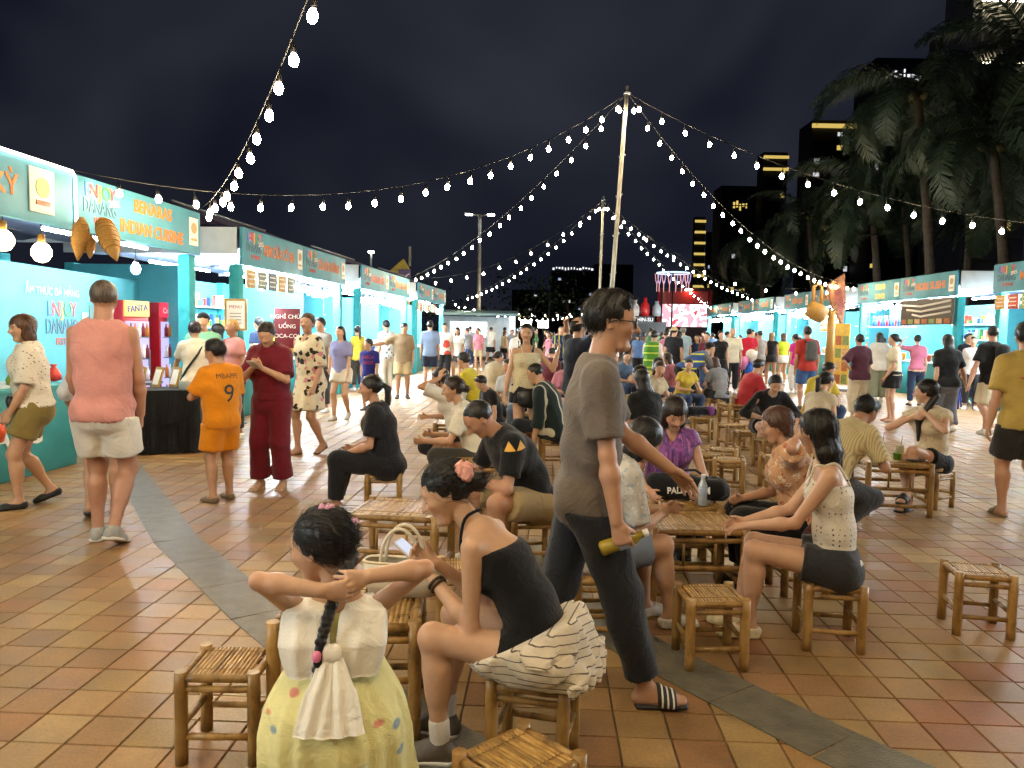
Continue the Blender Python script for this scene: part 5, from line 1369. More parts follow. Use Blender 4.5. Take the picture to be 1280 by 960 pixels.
# ---------------------------------------------------------------- night skyline
def tower(px0, px1, pytop, d, label, cols, lit=.12, fl=3.4, base='#14161c', crown=None, sd=0, bays=None, ledge=True):
    a = D(px0, pytop, d); b = D(px1, pytop, d); w = b.x - a.x; H_ = a.z; rr = random.Random(sd)
    t = thing('high_rise', label, 'building', ((a.x + b.x) / 2, d, 0), 0, 'high rises beyond the plaza')
    dp = w * .8; body = mat('tower' + base, base, .7, noise=.15, nscale=.1)
    MB().box((0, dp / 2, H_ / 2), (w, dp, H_)).build('wall', body, t)
    nb = bays or max(3, int(w / 2.4)); nf = int(H_ / fl)
    f0 = max(0, int(nf - 46))
    for f in range(f0, nf):
        z = (f + .55) * fl
        if ledge: MB().box((0, -.25, (f + .06) * fl), (w + .4, .5, .3)).build('ledge', body, t)
        for k in range(nb):
            if rr.random() > lit * 1.1: continue
            cl_ = rr.choice(cols); x = -w / 2 + w * (k + .5) / nb; ww = w / nb * rr.uniform(.25, .6)
            MB().box((x, -.06, z), (ww, .1, fl * rr.uniform(.2, .4))).build('window', emit('lit%s' % (cl_,), cl_, .55), t)
    if crown: crown(t, w, H_, dp)
    return t
def ctext(txt, col, h, sx=.8, dz=-2.5, st=2.):
    def f(t, w, H_, dp): lettering(txt, (0, -.2, H_ + dz), (1, 0, 0), (0, 0, 1), h, emit('sign_' + txt, col, st), t, width=w * sx)
    return f
def cdash(col, n, h, sx, dz, st=1.):
    def f(t, w, H_, dp):
        rr = random.Random(n)
        for k in range(n): MB().box((-w * sx / 2 + w * sx * (k + .5) / n, -.2, H_ + dz + rr.uniform(-.2, .2) * h), (w * sx / n * rr.uniform(.25, .75), .15, h * rr.uniform(.3, .8))).build('sign_light', emit('sign_light%s' % (col,), col, st), t)
    return f
def cbands(col, n, step, st=1.6):
    def f(t, w, H_, dp):
        for k in range(n): MB().box((0, -.5, H_ - 1.5 - k * step), (w * 1.04, .5, step * .22)).build('light_band', emit('bands%s' % (col,), col, st), t)
    return f
YL, WH, BL = (1., .72, .18), (.95, .95, 1.), (.55, .7, 1.)
tower(869, 882, 271, 260, 'slim tower ringed by yellow bands of light', [YL], .0, crown=cbands(YL, 26, 3.6, .55), sd=1, bays=4, ledge=False)
tower(885, 900, 290, 280, 'dark tower beside the yellow banded tower', [YL, WH, BL], .22, sd=2)
tower(902, 950, 232, 240, 'broad dark tower with a yellow sign on its shoulder', [YL, WH], .10, sd=3, crown=cdash(YL, 5, 2.6, .4, -6, .7))
tower(955, 985, 190, 230, 'dark tower with yellow slanting bands near its top', [YL, WH], .08, sd=4, crown=cbands(YL, 2, 3.5, .25))
tower(1016, 1072, 150, 200, 'rounded hotel with a yellow lit crown behind the palms', [YL, YL, WH], .20, sd=5, base='#2a2618', crown=cbands(YL, 1, 4.5, .3))
tower(1096, 1172, 72, 190, 'tall hotel with white letters along its roof behind the palms', [WH, YL], .10, sd=6, crown=cdash(WH, 12, 2.6, .85, -4, 1.2))
tower(1178, 1216, 42, 170, 'tall ochre lit hotel block between the palms', [YL], .10, sd=7, base='#5a5230')
def pale(t, w, H_, dp):
    for k in range(3): MB().box((0, -.6, H_ - 3 - 9 * k), (w * 1.06, 1.2, .9)).build('cornice', mat('cornice', '#8d8c88', .7), t)
    for k in range(3): MB().box((0, -1.5, H_ - 4.2 - 9 * k), (w * .9, .2, .12)).build('facade_light', emit('facade_light', (1., .86, .6), 30), t)
    for k in range(4): MB().box((-w * .5 + w * (k + .5) / 4, -.35, H_ - 8), (w * .04, .7, 16)).build('pilaster', mat('cornice', '#8d8c88', .7), t)
tower(1219, 1300, -30, 120, 'pale stone high rise standing above the right hand palms', [YL, WH], .05, sd=8, base='#8a8984', crown=pale, bays=6)
tower(690, 742, 338, 360, 'distant dark block with a row of roof lights', [WH, BL], .05, sd=9, base='#10121a', crown=cdash(WH, 14, 1.6, 1., 1.0, .5))
tower(744, 792, 330, 380, 'distant dark block behind the pole with scattered lights', [WH, YL], .07, sd=10, base='#10121a')
tower(640, 686, 362, 380, 'low distant dark block with few lights', [WH, YL], .05, sd=11, base='#0f1118')
# unlit hedge and trees closing the far end
LEAF = [mat('leaf%d' % k, c, .6, noise=.3, nscale=3) for k, c in enumerate(('#22331f', '#1b2a1a', '#2a3a22'))]
def bush(x, y, w, h, label, n=420, sd=0):
    rr = np.random.default_rng(sd); t = thing('tree', label, 'tree', (x, y, 0), 0, 'dark trees closing the plaza')
    MB().tube([(0, 0, 0), (.1, 0, h * .35), (0, .1, h * .6)], [.22, .16, .06], 8).build('trunk', mat('trunk_dark', '#3a2e24', .8), t)
    V, F = [], []
    cl = rr.normal(size=(14, 3)) * np.array([w * .32, w * .25, h * .2]) + np.array([0, 0, h * .66])
    for i in range(n):
        c = cl[rr.integers(14)] + rr.normal(size=3) * np.array([w * .11, w * .11, h * .075]); s_ = rr.uniform(.10, .26)
        a = nv(rr.normal(size=3)); b = nv(np.cross(a, rr.normal(size=3))); k = len(V)
        V += [c - a * s_, c + b * s_ * .45, c + a * s_, c - b * s_ * .45]; F.append((k, k + 1, k + 2, k + 3))
    obj('crown', mesh_np('crown', np.array(V), np.array(F, np.int32), LEAF[sd % 3]), t)
for k in range(15):
    x_ = -16 + k * 4.1; bush(x_, 68 + 4 * math.sin(k * 2.3), 6.5, 5.5 + 1.6 * math.sin(k * 1.7), ['dark leafy tree at the far end of the plaza', 'bushy dark tree behind the stage'][k % 2], 480, k)

# ---------------------------------------------------------------- palms
FROND = mat('frond', '#2e3e2e', .5, noise=.3, nscale=4); PTR = mat('palm_trunk', '#463d34', .85, noise=.3, nscale=4, bump=.6, bscale=20, stretch=(1, 1, 3))
def frond_mesh(L, droop, sd):
    rr = random.Random(sd); m_ = MB(); pts = []
    for i in range(15):
        t = i / 14; an = .75 - droop * t * t * 1.25
        if i == 0: p = Vector((0, 0, 0))
        else: p = pts[-1] + Vector((math.cos(an0), 0, math.sin(an0))) * L / 14
        pts.append(p); an0 = .75 - droop * (t + .03) ** 1.3 * 1.7
    m_.tube(pts, [.045 * (1 - .85 * i / 14) for i in range(15)], 5)
    for i in range(60):
        t = .12 + .87 * i / 59; f = t * 14; k = min(13, int(f)); p = pts[k].lerp(pts[k + 1], f - k); tg = (pts[k + 1] - pts[k]).normalized()
        ll = L * .23 * math.sin(PI * min(1, t * .85 + .12)) ** .6
        for s_ in (-1, 1):
            d1 = (tg * .55 + Vector((0, s_, 0)) * .85 + Vector((0, 0, rr.uniform(-.35, .1)))).normalized(); e = p + d1 * ll * .55; e2 = e + (d1 * .6 + Vector((0, 0, -.9))).normalized() * ll * .5
            wv = tg * .026
            m_._add([p - wv, p + wv, e + wv * .9, e - wv * .9, e2], [(0, 1, 2, 3), (3, 2, 4)])
    return m_.mesh('frond', FROND)
FM = [frond_mesh(4.0, 1.0 + .25 * k, k) for k in range(5)]
def palm(base, top, label, n=20, sc=1., sd=0):
    rr = random.Random(sd); t = thing('palm_tree', label, 'palm', (base[0], base[1], 0), 0, 'coconut palms behind the sushi row')
    T = Vector(top) - Vector((base[0], base[1], 0)); pts = [Vector((T.x * u ** 1.6, T.y * u ** 1.6, T.z * u)) for u in np.linspace(0, 1, 14)]
    rs = [.19 - .07 * u + .012 * (i % 2) for i, u in enumerate(np.linspace(0, 1, 14))]
    MB().tube(pts, rs, 10).build('trunk', PTR, t)
    for k in range(n):
        el = rr.uniform(-.95, .55); f = obj('frond', FM[rr.randrange(5)], t, T, (rr.uniform(-.3, .3), -el + .25, 2 * PI * (k * .382 + rr.uniform(-.05, .05)))); f.scale = (sc * rr.uniform(.85, 1.15),) * 3
    for k in range(5): MB().lathe([(.02, -.16), (.11, -.06), (.12, .04), (.02, .14)], T + Vector((rr.uniform(-.3, .3), rr.uniform(-.3, .3), -.25)), 8).build('coconut', mat('coconut', '#5a5a34', .6), t)
for k, (bx, tx_, ty, d_, sc, lb) in enumerate(((1166, 1146, 112, 27, 1.05, 'tall coconut palm rising behind the Nori Sushi stall'), (1262, 1240, 175, 24, 1.05, 'coconut palm with drooping fronds above the Maki stall'),
        (1100, 1088, 232, 33, 1.0, 'shorter coconut palm behind the Kebab stall'), (1205, 1222, 118, 34, 1.1, 'coconut palm set back between two others'), (1020, 1010, 268, 44, 1.1, 'distant coconut palm over the dim stalls'),
        (1300, 1292, 60, 26, 1.1, 'tall coconut palm whose crown hangs before the pale high rise'), (955, 950, 305, 52, 1.1, 'farthest coconut palm near the dark towers'), (1140, 1128, 240, 40, 1.1, 'coconut palm seen below the tallest crown'))):
    T_ = D(tx_, ty, d_); B_ = D(bx, 420, d_); palm((B_.x, B_.y), (T_.x, T_.y, T_.z), lb, sc=sc, sd=k)
# ---------------------------------------------------------------- bamboo stools and tables
def bamboo_mat(name, base, dark, light):
    m, n, l, b = _new(name); t = n.new('ShaderNodeTexCoord'); oi = n.new('ShaderNodeObjectInfo')
    mpn = n.new('ShaderNodeMapping'); mpn.inputs['Scale'].default_value = (1, 1, .35); l.new(t.outputs['Object'], mpn.inputs[0])
    ad = n.new('ShaderNodeVectorMath'); ad.operation = 'ADD'; l.new(mpn.outputs[0], ad.inputs[0]); l.new(oi.outputs['Random'], ad.inputs[1])
    z = n.new('ShaderNodeTexNoise'); z.inputs['Scale'].default_value = 13; z.inputs['Detail'].default_value = 6; z.inputs['Roughness'].default_value = .65; l.new(ad.outputs[0], z.inputs['Vector'])
    r = n.new('ShaderNodeValToRGB'); e = r.color_ramp; e.elements[0].position = .28; e.elements[0].color = (*C(dark), 1); e.elements[1].position = .72; e.elements[1].color = (*C(light), 1); q = e.elements.new(.48); q.color = (*C(base), 1)
    l.new(z.outputs['Fac'], r.inputs['Fac'])
    hs = n.new('ShaderNodeHueSaturation'); mr = n.new('ShaderNodeMapRange'); mr.inputs['To Min'].default_value = .72; mr.inputs['To Max'].default_value = 1.18; l.new(oi.outputs['Random'], mr.inputs['Value']); l.new(mr.outputs[0], hs.inputs['Value'])
    l.new(r.outputs['Color'], hs.inputs['Color']); l.new(hs.outputs['Color'], b.inputs['Base Color'])
    b.inputs['Roughness'].default_value = .33; b.inputs['Specular IOR Level'].default_value = .55
    bp = n.new('ShaderNodeBump'); bp.inputs['Strength'].default_value = .25; bp.inputs['Distance'].default_value = .004; l.new(z.outputs['Fac'], bp.inputs['Height']); l.new(bp.outputs[0], b.inputs['Normal'])
    return m
BAM = bamboo_mat('bamboo', '#94703a', '#3e2e1a', '#b8935a'); BAMS = bamboo_mat('bamboo_slat', '#ab8444', '#6a4c24', '#cba766')
def cane(a, b, r, nodes=2, n=9, sd=0):
    a, b = Vector(a), Vector(b); L = (b - a).length; rr = random.Random(sd); ts = [0]; rs = [r * 1.0]
    for k in range(nodes):
        c = (k + .6 + rr.uniform(-.15, .15)) / (nodes + .2); w = .012 / L
        ts += [c - 2 * w, c - w * .5, c, c + w * .5, c + 2 * w]; rs += [r, r * 1.06, r * .97, r * 1.10, r]
    ts.append(1); rs.append(r * .98)
    return MB().tube([a.lerp(b, t) for t in ts], rs, n)
def furniture_meshes(w, d, h, rl, rr, low, ns, double=True, table=False):
    """list of (part name, mesh) for a bamboo stool or table with its top at height h"""
    out = []; hx, hy = w / 2 - rl, d / 2 - rl
    k = 0
    for sx in (-1, 1):
        for sy in (-1, 1):
            k += 1; out.append(('leg', cane((sx * hx, sy * hy, 0), (sx * hx, sy * hy, h + .012), rl, 2, 10, k).mesh('leg', BAM)))
    zr = h - rr * .9
    for s in (-1, 1):
        k += 1
        out.append(('rail', cane((-hx + rl * .6, s * hy, zr), (hx - rl * .6, s * hy, zr), rr, 2, 8, k).mesh('rail', BAM)))
        out.append(('rail', cane((s * hx, -hy + rl * .6, zr), (s * hx, hy - rl * .6, zr), rr, 2, 8, k + 9).mesh('rail', BAM)))
        if double:
            out.append(('rail', cane((-hx + rl * .6, s * hy, zr - rr * 2.6), (hx - rl * .6, s * hy, zr - rr * 2.6), rr * .82, 2, 8, k + 20).mesh('rail', BAM)))
            if table: out.append(('rail', cane((s * hx, -hy + rl * .6, zr - rr * 2.6), (s * hx, hy - rl * .6, zr - rr * 2.6), rr * .82, 2, 8, k + 24).mesh('rail', BAM)))
        out.append(('stretcher', cane((-hx + rl * .6, s * hy, low), (hx - rl * .6, s * hy, low), rr * .85, 1, 8, k + 30).mesh('stretcher', BAM)))
        out.append(('stretcher', cane((s * hx, -hy + rl * .6, low + .035), (s * hx, hy - rl * .6, low + .035), rr * .85, 1, 8, k + 40).mesh('stretcher', BAM)))
        if table:
            out.append(('rail', cane((-hx + rl * .6, s * hy, h * .52), (hx - rl * .6, s * hy, h * .52), rr * .85, 2, 8, k + 50).mesh('rail', BAM)))
            for x in (-.09, .09): out.append(('strut', cane((x, s * hy, h * .54), (x, s * hy, zr - rr * 3.2), rr * .5, 0, 6, k).mesh('strut', BAM)))
    x0, x1 = -hx + rl * .9, hx - rl * .9; sw = (x1 - x0) / ns; L = d - 2 * rl - rr * .4
    rn = random.Random(ns); slats = []
    for i in range(ns):
        m_ = MB(); t = Matrix.Rotation(rn.gauss(0, .012), 3, 'Z') @ Matrix.Rotation(rn.gauss(0, .03), 3, 'Y')
        x = x0 + sw * (i + .5); wv = sw * .43; zz = h - .002 + rn.uniform(-.0012, .0012)
        vs = []
        for y in (-L / 2, L / 2):
            for q, z in ((-wv, -.003), (-wv * .7, .0018), (0, .0032), (wv * .7, .0018), (wv, -.003)): vs.append(t @ Vector((q, y, z)) + Vector((x, 0, zz)))
        m_._add(vs, [(i2, i2 + 1, i2 + 6, i2 + 5) for i2 in range(4)], True); m_._add(vs, [(4, 3, 2, 1, 0), (5, 6, 7, 8, 9), (0, 5, 9, 4)])
        slats.append(m_)
    cross = [cane((x0, y, h - .010), (x1, y, h - .010), .006, 0, 6).mesh('support', BAM) for y in (-L * .3, L * .3)]
    stitch = MB()
    for y in (-L * .33, L * .33):
        stitch.tube([(x0 + (x1 - x0) * i / (2 * ns), y + .004 * (-1) ** i, h + .0035 + .001 * (i % 2)) for i in range(2 * ns + 1)], .0014, 4)
    join = MB()
    for m_ in slats: join._add(m_.V, m_.F, True)
    out += [('support', c) for c in cross] + [('lashing', stitch.mesh('lashing', WEAVE))]
    return out, [m_.mesh('slat', BAMS) for m_ in slats], join.mesh('slat_seat', BAMS)
STOOL = furniture_meshes(.31, .29, .335, .024, .0155, .085, 15); STOOL2 = furniture_meshes(.30, .28, .325, .0225, .015, .10, 14)
TABLE = furniture_meshes(.57, .50, .455, .026, .018, .09, 24, table=True)
def place(kind, x, y, rot, label, group, slats=False, name=None):
    parts, sl, joined = kind
    tname = name or ('bamboo_table' if kind is TABLE else 'bamboo_stool')
    t = thing(tname, label, 'table' if kind is TABLE else 'stool', (x, y, 0), math.radians(rot), group)
    for nm, me in parts: obj(nm, me, t)
    if slats:
        for me in sl: obj('slat', me, t)
    else: obj('slat_seat', joined, t, kind='stuff')
    return t
GS, GT = 'bamboo stools between the tables', 'low bamboo tables'
def stool(x, y, rot, label, slats=False): return place(STOOL if (int(x * 100) % 2) else STOOL2, x, y, rot, label, GS, slats)
def table(x, y, rot, label, slats=False): return place(TABLE, x, y, rot, label, GT, slats)
# tables
table(-.62, 3.0, 4, 'bamboo table in front of the girl in the yellow dress, tote bag on it', True)
T1 = G(862, 650, .455); table(*T1, 2, 'bamboo table between the walking man and the girl with long loose hair', True)
T1b = (T1[0] + .02, T1[1] + .56); table(*T1b, 1, 'bamboo table carrying a black printed duffel bag')
T2 = G(503, 634, .455); table(*T2, -8, 'empty bamboo table behind the braided girl', True)
T3 = G(592, 572, .455); table(*T3, -4, 'bamboo table before the man in the black polo shirt')
table(*G(572, 527, .455), 3, 'bamboo table beside the woman in the plain white T-shirt')
T5 = G(1113, 575, .455); table(*T5, -6, 'bamboo table with a green cup and a white cup', True)
table(*G(622, 494, .455), 0, 'bamboo table near the woman in the flowered camisole')
table(*G(792, 504, .455), 5, 'bamboo table beside the seated girl in black with long hair')
table(*G(892, 488, .455), 0, 'bamboo table being wiped by the man in the blue vest')
T9 = G(926, 505, .455); table(*T9, 4, 'bamboo table with drinks before the woman in a black jacket')
table(*G(846, 478, .455), -4, 'bamboo table behind the man in the blue vest')
for k, (px, py) in enumerate(((770, 470), (815, 462), (740, 480), (700, 470), (870, 462), (660, 468))): table(*G(px, py, .455), 7 * (k % 3) - 7, 'bamboo table among the seated far crowd')
# stools that nobody sits on
stool(-1.02, 2.74, 1, 'empty bamboo stool at the edge of the stone path', True)
stool(.04, 2.14, 43, 'empty bamboo stool turned cornerwise beside the woman in the ruffled skirt', True)
stool(.96, 3.57, 3, 'empty bamboo stool with one dark mottled leg before the table', True)
stool(2.50, 4.02, -12, 'empty bamboo stool standing alone on the tiles', True)
stool(*G(583, 708, .33), 5, 'empty bamboo stool behind the woman with the pink hair flower')
stool(*G(752, 716, .33), 0, 'empty bamboo stool behind the walking man')
for k, (px, py) in enumerate(((878, 522), (915, 531), (934, 538), (911, 574), (880, 567), (962, 549), (972, 570), (953, 530), (700, 508), (733, 515), (836, 515), (905, 560))):
    stool(*G(px, py, .33), (k * 37) % 50 - 25, 'empty bamboo stool among the tables behind the woman in purple')

# ---------------------------------------------------------------- small things
def at_table(T, dx, dy, z=.462): return (T[0] + dx, T[1] + dy, z)
CREAM = mat('cream_leather', '#d8cdb4', .5, noise=.08, nscale=20, bump=.15)
t = thing('tote_bag', 'cream tote bag with two loop handles on the bamboo table', 'bag', (-.44, 3.12, .46), math.radians(-8)); t.scale = (.82, .82, .86)
m_ = MB(); prof = []
for z, a, b in ((0, .17, .07), (.08, .19, .085), (.155, .20, .07), (.16, .195, .066), (.15, .19, .06)):
    prof.append([(a * math.copysign(abs(math.cos(q)) ** .5, math.cos(q)), b * math.copysign(abs(math.sin(q)) ** .5, math.sin(q)), z) for q in np.linspace(0, 2 * PI, 33)[:-1]])
for ring in prof: m_.V += ring
for i in range(len(prof) - 1):
    for k in range(32): m_.F.append((i * 32 + k, i * 32 + (k + 1) % 32, (i + 1) * 32 + (k + 1) % 32, (i + 1) * 32 + k)); m_.S.append(True)
m_.F.append(tuple(reversed(range(32)))); m_.S.append(False); m_.build('body', CREAM, t)
for y in (-.06, .055): MB().tube([(-.10, y, .12)] + [(.10 * -math.cos(q), y * .8, .15 + .17 * math.sin(q)) for q in np.linspace(.05, PI - .05, 13)] + [(.10, y, .12)], .0085, 8).build('handle', CREAM, t)
MB().tube([(x, y, .152) for x, y, z in prof[2]], .004, 5, closed=True).build('rim', mat('rim_gold', '#b09a5c', .4), t)
t = thing('duffel_bag', 'black duffel bag with teal dots and white letters on a table', 'bag', (T1b[0] + .09, T1b[1] - .02, .46), math.radians(-10))
s_gr = [Gr([Pr(A3(-.20, 0, .085), A3(.19, 0, .075), (.10, .085), (.085, .075), (0, 1, 0), k=.02)], disp=wob(.012, (16, 14, 18), 5))]
V, F = surface(s_gr, .011); bag = obj('body', mesh_np('body', V, F, cloth('#0e0f12', 'dots', '#1f5a5c', None, 12, key='duffel'), True), t)
def wrap_text(target, txt, origin, right, up, size, material, parent, reach=.5, off=.003, width=None, bold=.0, name='lettering'):
    """lettering laid onto a curved surface (all in the parent's frame)"""
    me0 = text_mesh(txt, size, 0, bold); bm = bmesh.new(); bm.from_mesh(me0)
    bmesh.ops.triangulate(bm, faces=bm.faces[:])
    for _ in range(2):
        es = [e for e in bm.edges if e.calc_length() > size * .18]
        if es: bmesh.ops.subdivide_edges(bm, edges=es, cuts=1); bmesh.ops.triangulate(bm, faces=bm.faces[:])
    xs = [v.co.x for v in bm.verts]; kx = width / (max(xs) - min(xs)) if width else 1
    M_ = frame_matrix(origin, right, up); nrm = M_.to_3x3() @ Vector((0, 0, 1))
    tree = BVHTree.FromPolygons([v.co for v in target.data.vertices], [p.vertices for p in target.data.polygons])
    for v in bm.verts:
        w_ = M_ @ Vector((v.co.x * kx, v.co.y, 0)); h_ = tree.ray_cast(w_ + nrm * reach, -nrm, reach * 2)
        v.co = (h_[0] if h_[0] is not None else w_) + nrm * off
    me = bpy.data.meshes.new(name); bm.to_mesh(me); bm.free(); me.materials.append(material)
    return obj(name, me, parent)
wrap_text(bag, 'PALLADIUM', (0, -.1, .075), (1, 0, .03), (0, 0, 1), .060, WHT, t, bold=.002, width=.27)
MB().tube([(-.12, -.03, .16), (-.06, -.05, .20), (.04, -.05, .205), (.12, -.03, .155)], .009, 6).build('handle', mat('strap_black', '#17171a', .7), t)
def bottle(loc, label, liquid, cap, h=.21, r=.032, rot=(0, 0, 0)):
    t = thing('drink_bottle', label, 'bottle', loc); t.rotation_euler = rot
    MB().lathe([(r * .7, 0), (r, .008), (r * .96, h * .3), (r, h * .5), (r, h * .66), (r * .45, h * .84), (r * .40, h * .9)], n=14).build('body', mat('bottle' + liquid, liquid, .12, spec=.6, trans=.35), t)
    MB().lathe([(r * .5, h * .9), (r * .5, h), (r * .42, h * 1.01)], n=14).build('cap', mat('bcap' + cap, cap, .4), t)
    MB().lathe([(r * 1.02, h * .36), (r * 1.03, h * .38), (r * 1.03, h * .56), (r * 1.02, h * .58)], n=14).build('label', mat('blabel', '#9aa8c0', .5), t)
    return t
bottle(at_table(T1b, .14, -.21), 'clear water bottle standing in front of the duffel bag', '#c0ccd4', '#d8dce0', .20, .029)
def cup(loc, label, col, r=.035, h=.09, straw=True, col2=None):
    t = thing('drink_cup', label, 'cup', loc)
    MB().lathe([(r * .75, 0), (r, h), (r * 1.05, h * 1.01), (r * .9, h * .96)], n=14).build('cup', mat('cup' + col, col, .4), t)
    if straw: MB().tube([(0, 0, .02), (r * .5, 0, h * 1.7)], .003, 5).build('straw', mat('straw', '#3a3a40', .5), t)
    return t
cup(at_table(T5, -.06, .05), 'tall pale plastic cup with a green print on the right table', '#cfd6d0', .036, .14)
cup(at_table(T5, .05, -.02), 'small bright green cup on the right table', '#6fae3a', .038, .06, False)
cup(at_table(T5, .11, .06), 'cream paper cup with a straw on the right table', '#e0d8c4', .036, .12)
k = MB().box((0, 0, .006), (.16, .09, .011), ch=.003).build('phone', mat('phone_dark', '#2a2a3a', .25), None, label='phone lying on the right table', cat='phone'); k.location = at_table(T5, .20, -.06); k.rotation_euler = (0, 0, .4)
for kk, (dx, dy, c, lb) in enumerate(((-.12, .02, '#e0dccc', 'pale cup on the table before the woman in a black jacket'), (.05, .05, '#d88a2c', 'orange drink on the table before the woman in a black jacket'), (.15, -.05, '#c8b070', 'amber cup on the table before the woman in a black jacket'))): cup(at_table(T9, dx, dy), lb, c, .036, .11)
bottle(at_table(T9, .24, .02), 'red sauce bottle on the table of drinks', '#b03a24', '#d8d0c0', .2, .028); bottle(at_table(T9, -.22, -.02), 'dark bottle with a red cap on the table of drinks', '#2c2a34', '#b83030', .24, .03)
gb = G(868, 520, .335)
t = thing('backpack', 'black and purple backpack lying on a stool', 'bag', (gb[0] + .1, gb[1], .335), .2)
V, F = surface([Gr([Pr(A3(-.16, 0, .08), A3(.16, 0, .075), (.09, .07), (.085, .065), (0, 1, 0), k=.02)], disp=wob(.01, (16, 14, 18), 9))], .016); obj('body', mesh_np('body', V, F, cloth('#12121a'), True), t)
MB().box((.12, -.03, .085), (.10, .15, .13), ch=.03).build('flap', cloth('#7a3a7c'), t)
gm = G(945, 625, .45)
t = thing('plastic_bag', 'crumpled clear plastic bag beside the table of drinks', 'bag', (T9[0] + .36, T9[1] - .35, .0), 0)
V, F = surface([Gr([Pr(A3(0, 0, .13), A3(.05, 0, .34), .14, .10, k=.05), Pr(A3(.1, 0, .3), A3(.22, -.05, .40), .08, .04, k=.05)], [((0, 0, .004), (0, 0, -1))], disp=wob(.03, (14, 13, 15), 3))], .022); obj('film', mesh_np('film', V, F, mat('film', '#b9b6aa', .25, noise=.2, nscale=12), False), t)
gm = (T1[0] + .46, T1[1] + .52)
t = thing('green_cloth', 'folded green cloth lying on a stool by the woman in the floral blouse', 'cloth', (gm[0] - .05, gm[1] + .1, .335), .1)
V, F = surface([Gr([Pr(A3(-.13, 0, .02), A3(.13, 0, .02), (.09, .02), (.09, .018), (0, 1, 0), k=.02)], [((0, 0, 0), (0, 0, -1))], disp=wob(.008, (20, 20, 20), 4))], .014); obj('fold', mesh_np('fold', V, F, cloth('#3c6a3c', 'stripev', '#5a8a50', None, 30), True), t)
stool(gm[0] - .05, gm[1] + .1, 4, 'bamboo stool holding a folded green cloth')

TB = [o for o in bpy.data.objects if o.name.startswith('bamboo_table')]
rf = random.Random(5)
for i, o in enumerate(TB[8:]):
    for q in range(3):
        c, nm = rf.choice((('#d8d2c4', 'cream'), ('#c86a2c', 'orange'), ('#7a9a40', 'green'), ('#b03a34', 'red'), ('#c8b060', 'amber')))
        cup((o.location.x + rf.uniform(-.2, .2), o.location.y + rf.uniform(-.16, .16), .462), '%s drink cup on a table of the back rows' % nm, c, rf.uniform(.028, .04), rf.uniform(.07, .14), rf.random() < .6)['group'] = 'cups on the back tables'
# ---------------------------------------------------------------- people near the camera
BLK = '#120f0e'
# --- girl in the yellow dress
def girl_dress(s):
    k = s['k']; P = [Pr(s['chest'] + s['u2'] * .02, s['pel'] - A3(0, 0, .02), (.105, .085), (.20, .19), (1, 0, 0), k=.04), Pr(s['pel'], A3(0, .04, .17), (.20, .19), (.235, .25), (1, 0, 0), k=.04)]
    c = s['pel']
    def d(Pt):
        q = Pt - c.astype(np.float32); an = np.arctan2(q[:, 1], q[:, 0]); h = np.clip((.2 - q[:, 2]) / .4, 0, 1)
        return (.012 * h * np.sin(an * 11 + 2 * np.sin(an * 3) + q[:, 2] * 6) + .006 * h * np.sin(an * 23 + q[:, 2] * 15)).astype(np.float32)
    return [Gr(P, [(s['neck'] - s['u2'] * .045, s['u2'])], disp=d, k=.02)]
SATIN = cloth('#f2ecdc', rough=.35, key='satin')
TULLE = cloth('#e6dd98', 'sprig', '#d88a70', '#8aa0a8', 9., rough=.6, key='tulle')
gp = (-.49, 2.14)
root, s = person('girl in a yellow flowered dress with a white satin bow, hands behind her neck', gp, 8,
    dict(H=1.17, sex='f', child=True, hs=1.38, pel=(0, 0, .42), lean=6, bend=4, head=(62, 8, -4), footR=(.1, .24, .05), footL=(-.1, .24, .05), kneeR=(.2, 1, 1), kneeL=(-.2, 1, 1),
         armR=('t', (.10, -.10, .875), (1, -.1, .6)), armL=('t', (-.03, -.12, .845), (1, -.2, .45)), handR=dict(dir=(-1, -.15, -.1), palm=(-.1, 1, -.1), curl=.5), handL=dict(dir=(1, -.12, .05), palm=(.1, 1, .1), curl=.45), w=1.05, shw=1.05),
    lod=0, skin='#c99a72', hair=('plain', BLK), top=[(TULLE, girl_dress, 'dress')], shoes=('flat', '#d8c8b8'))
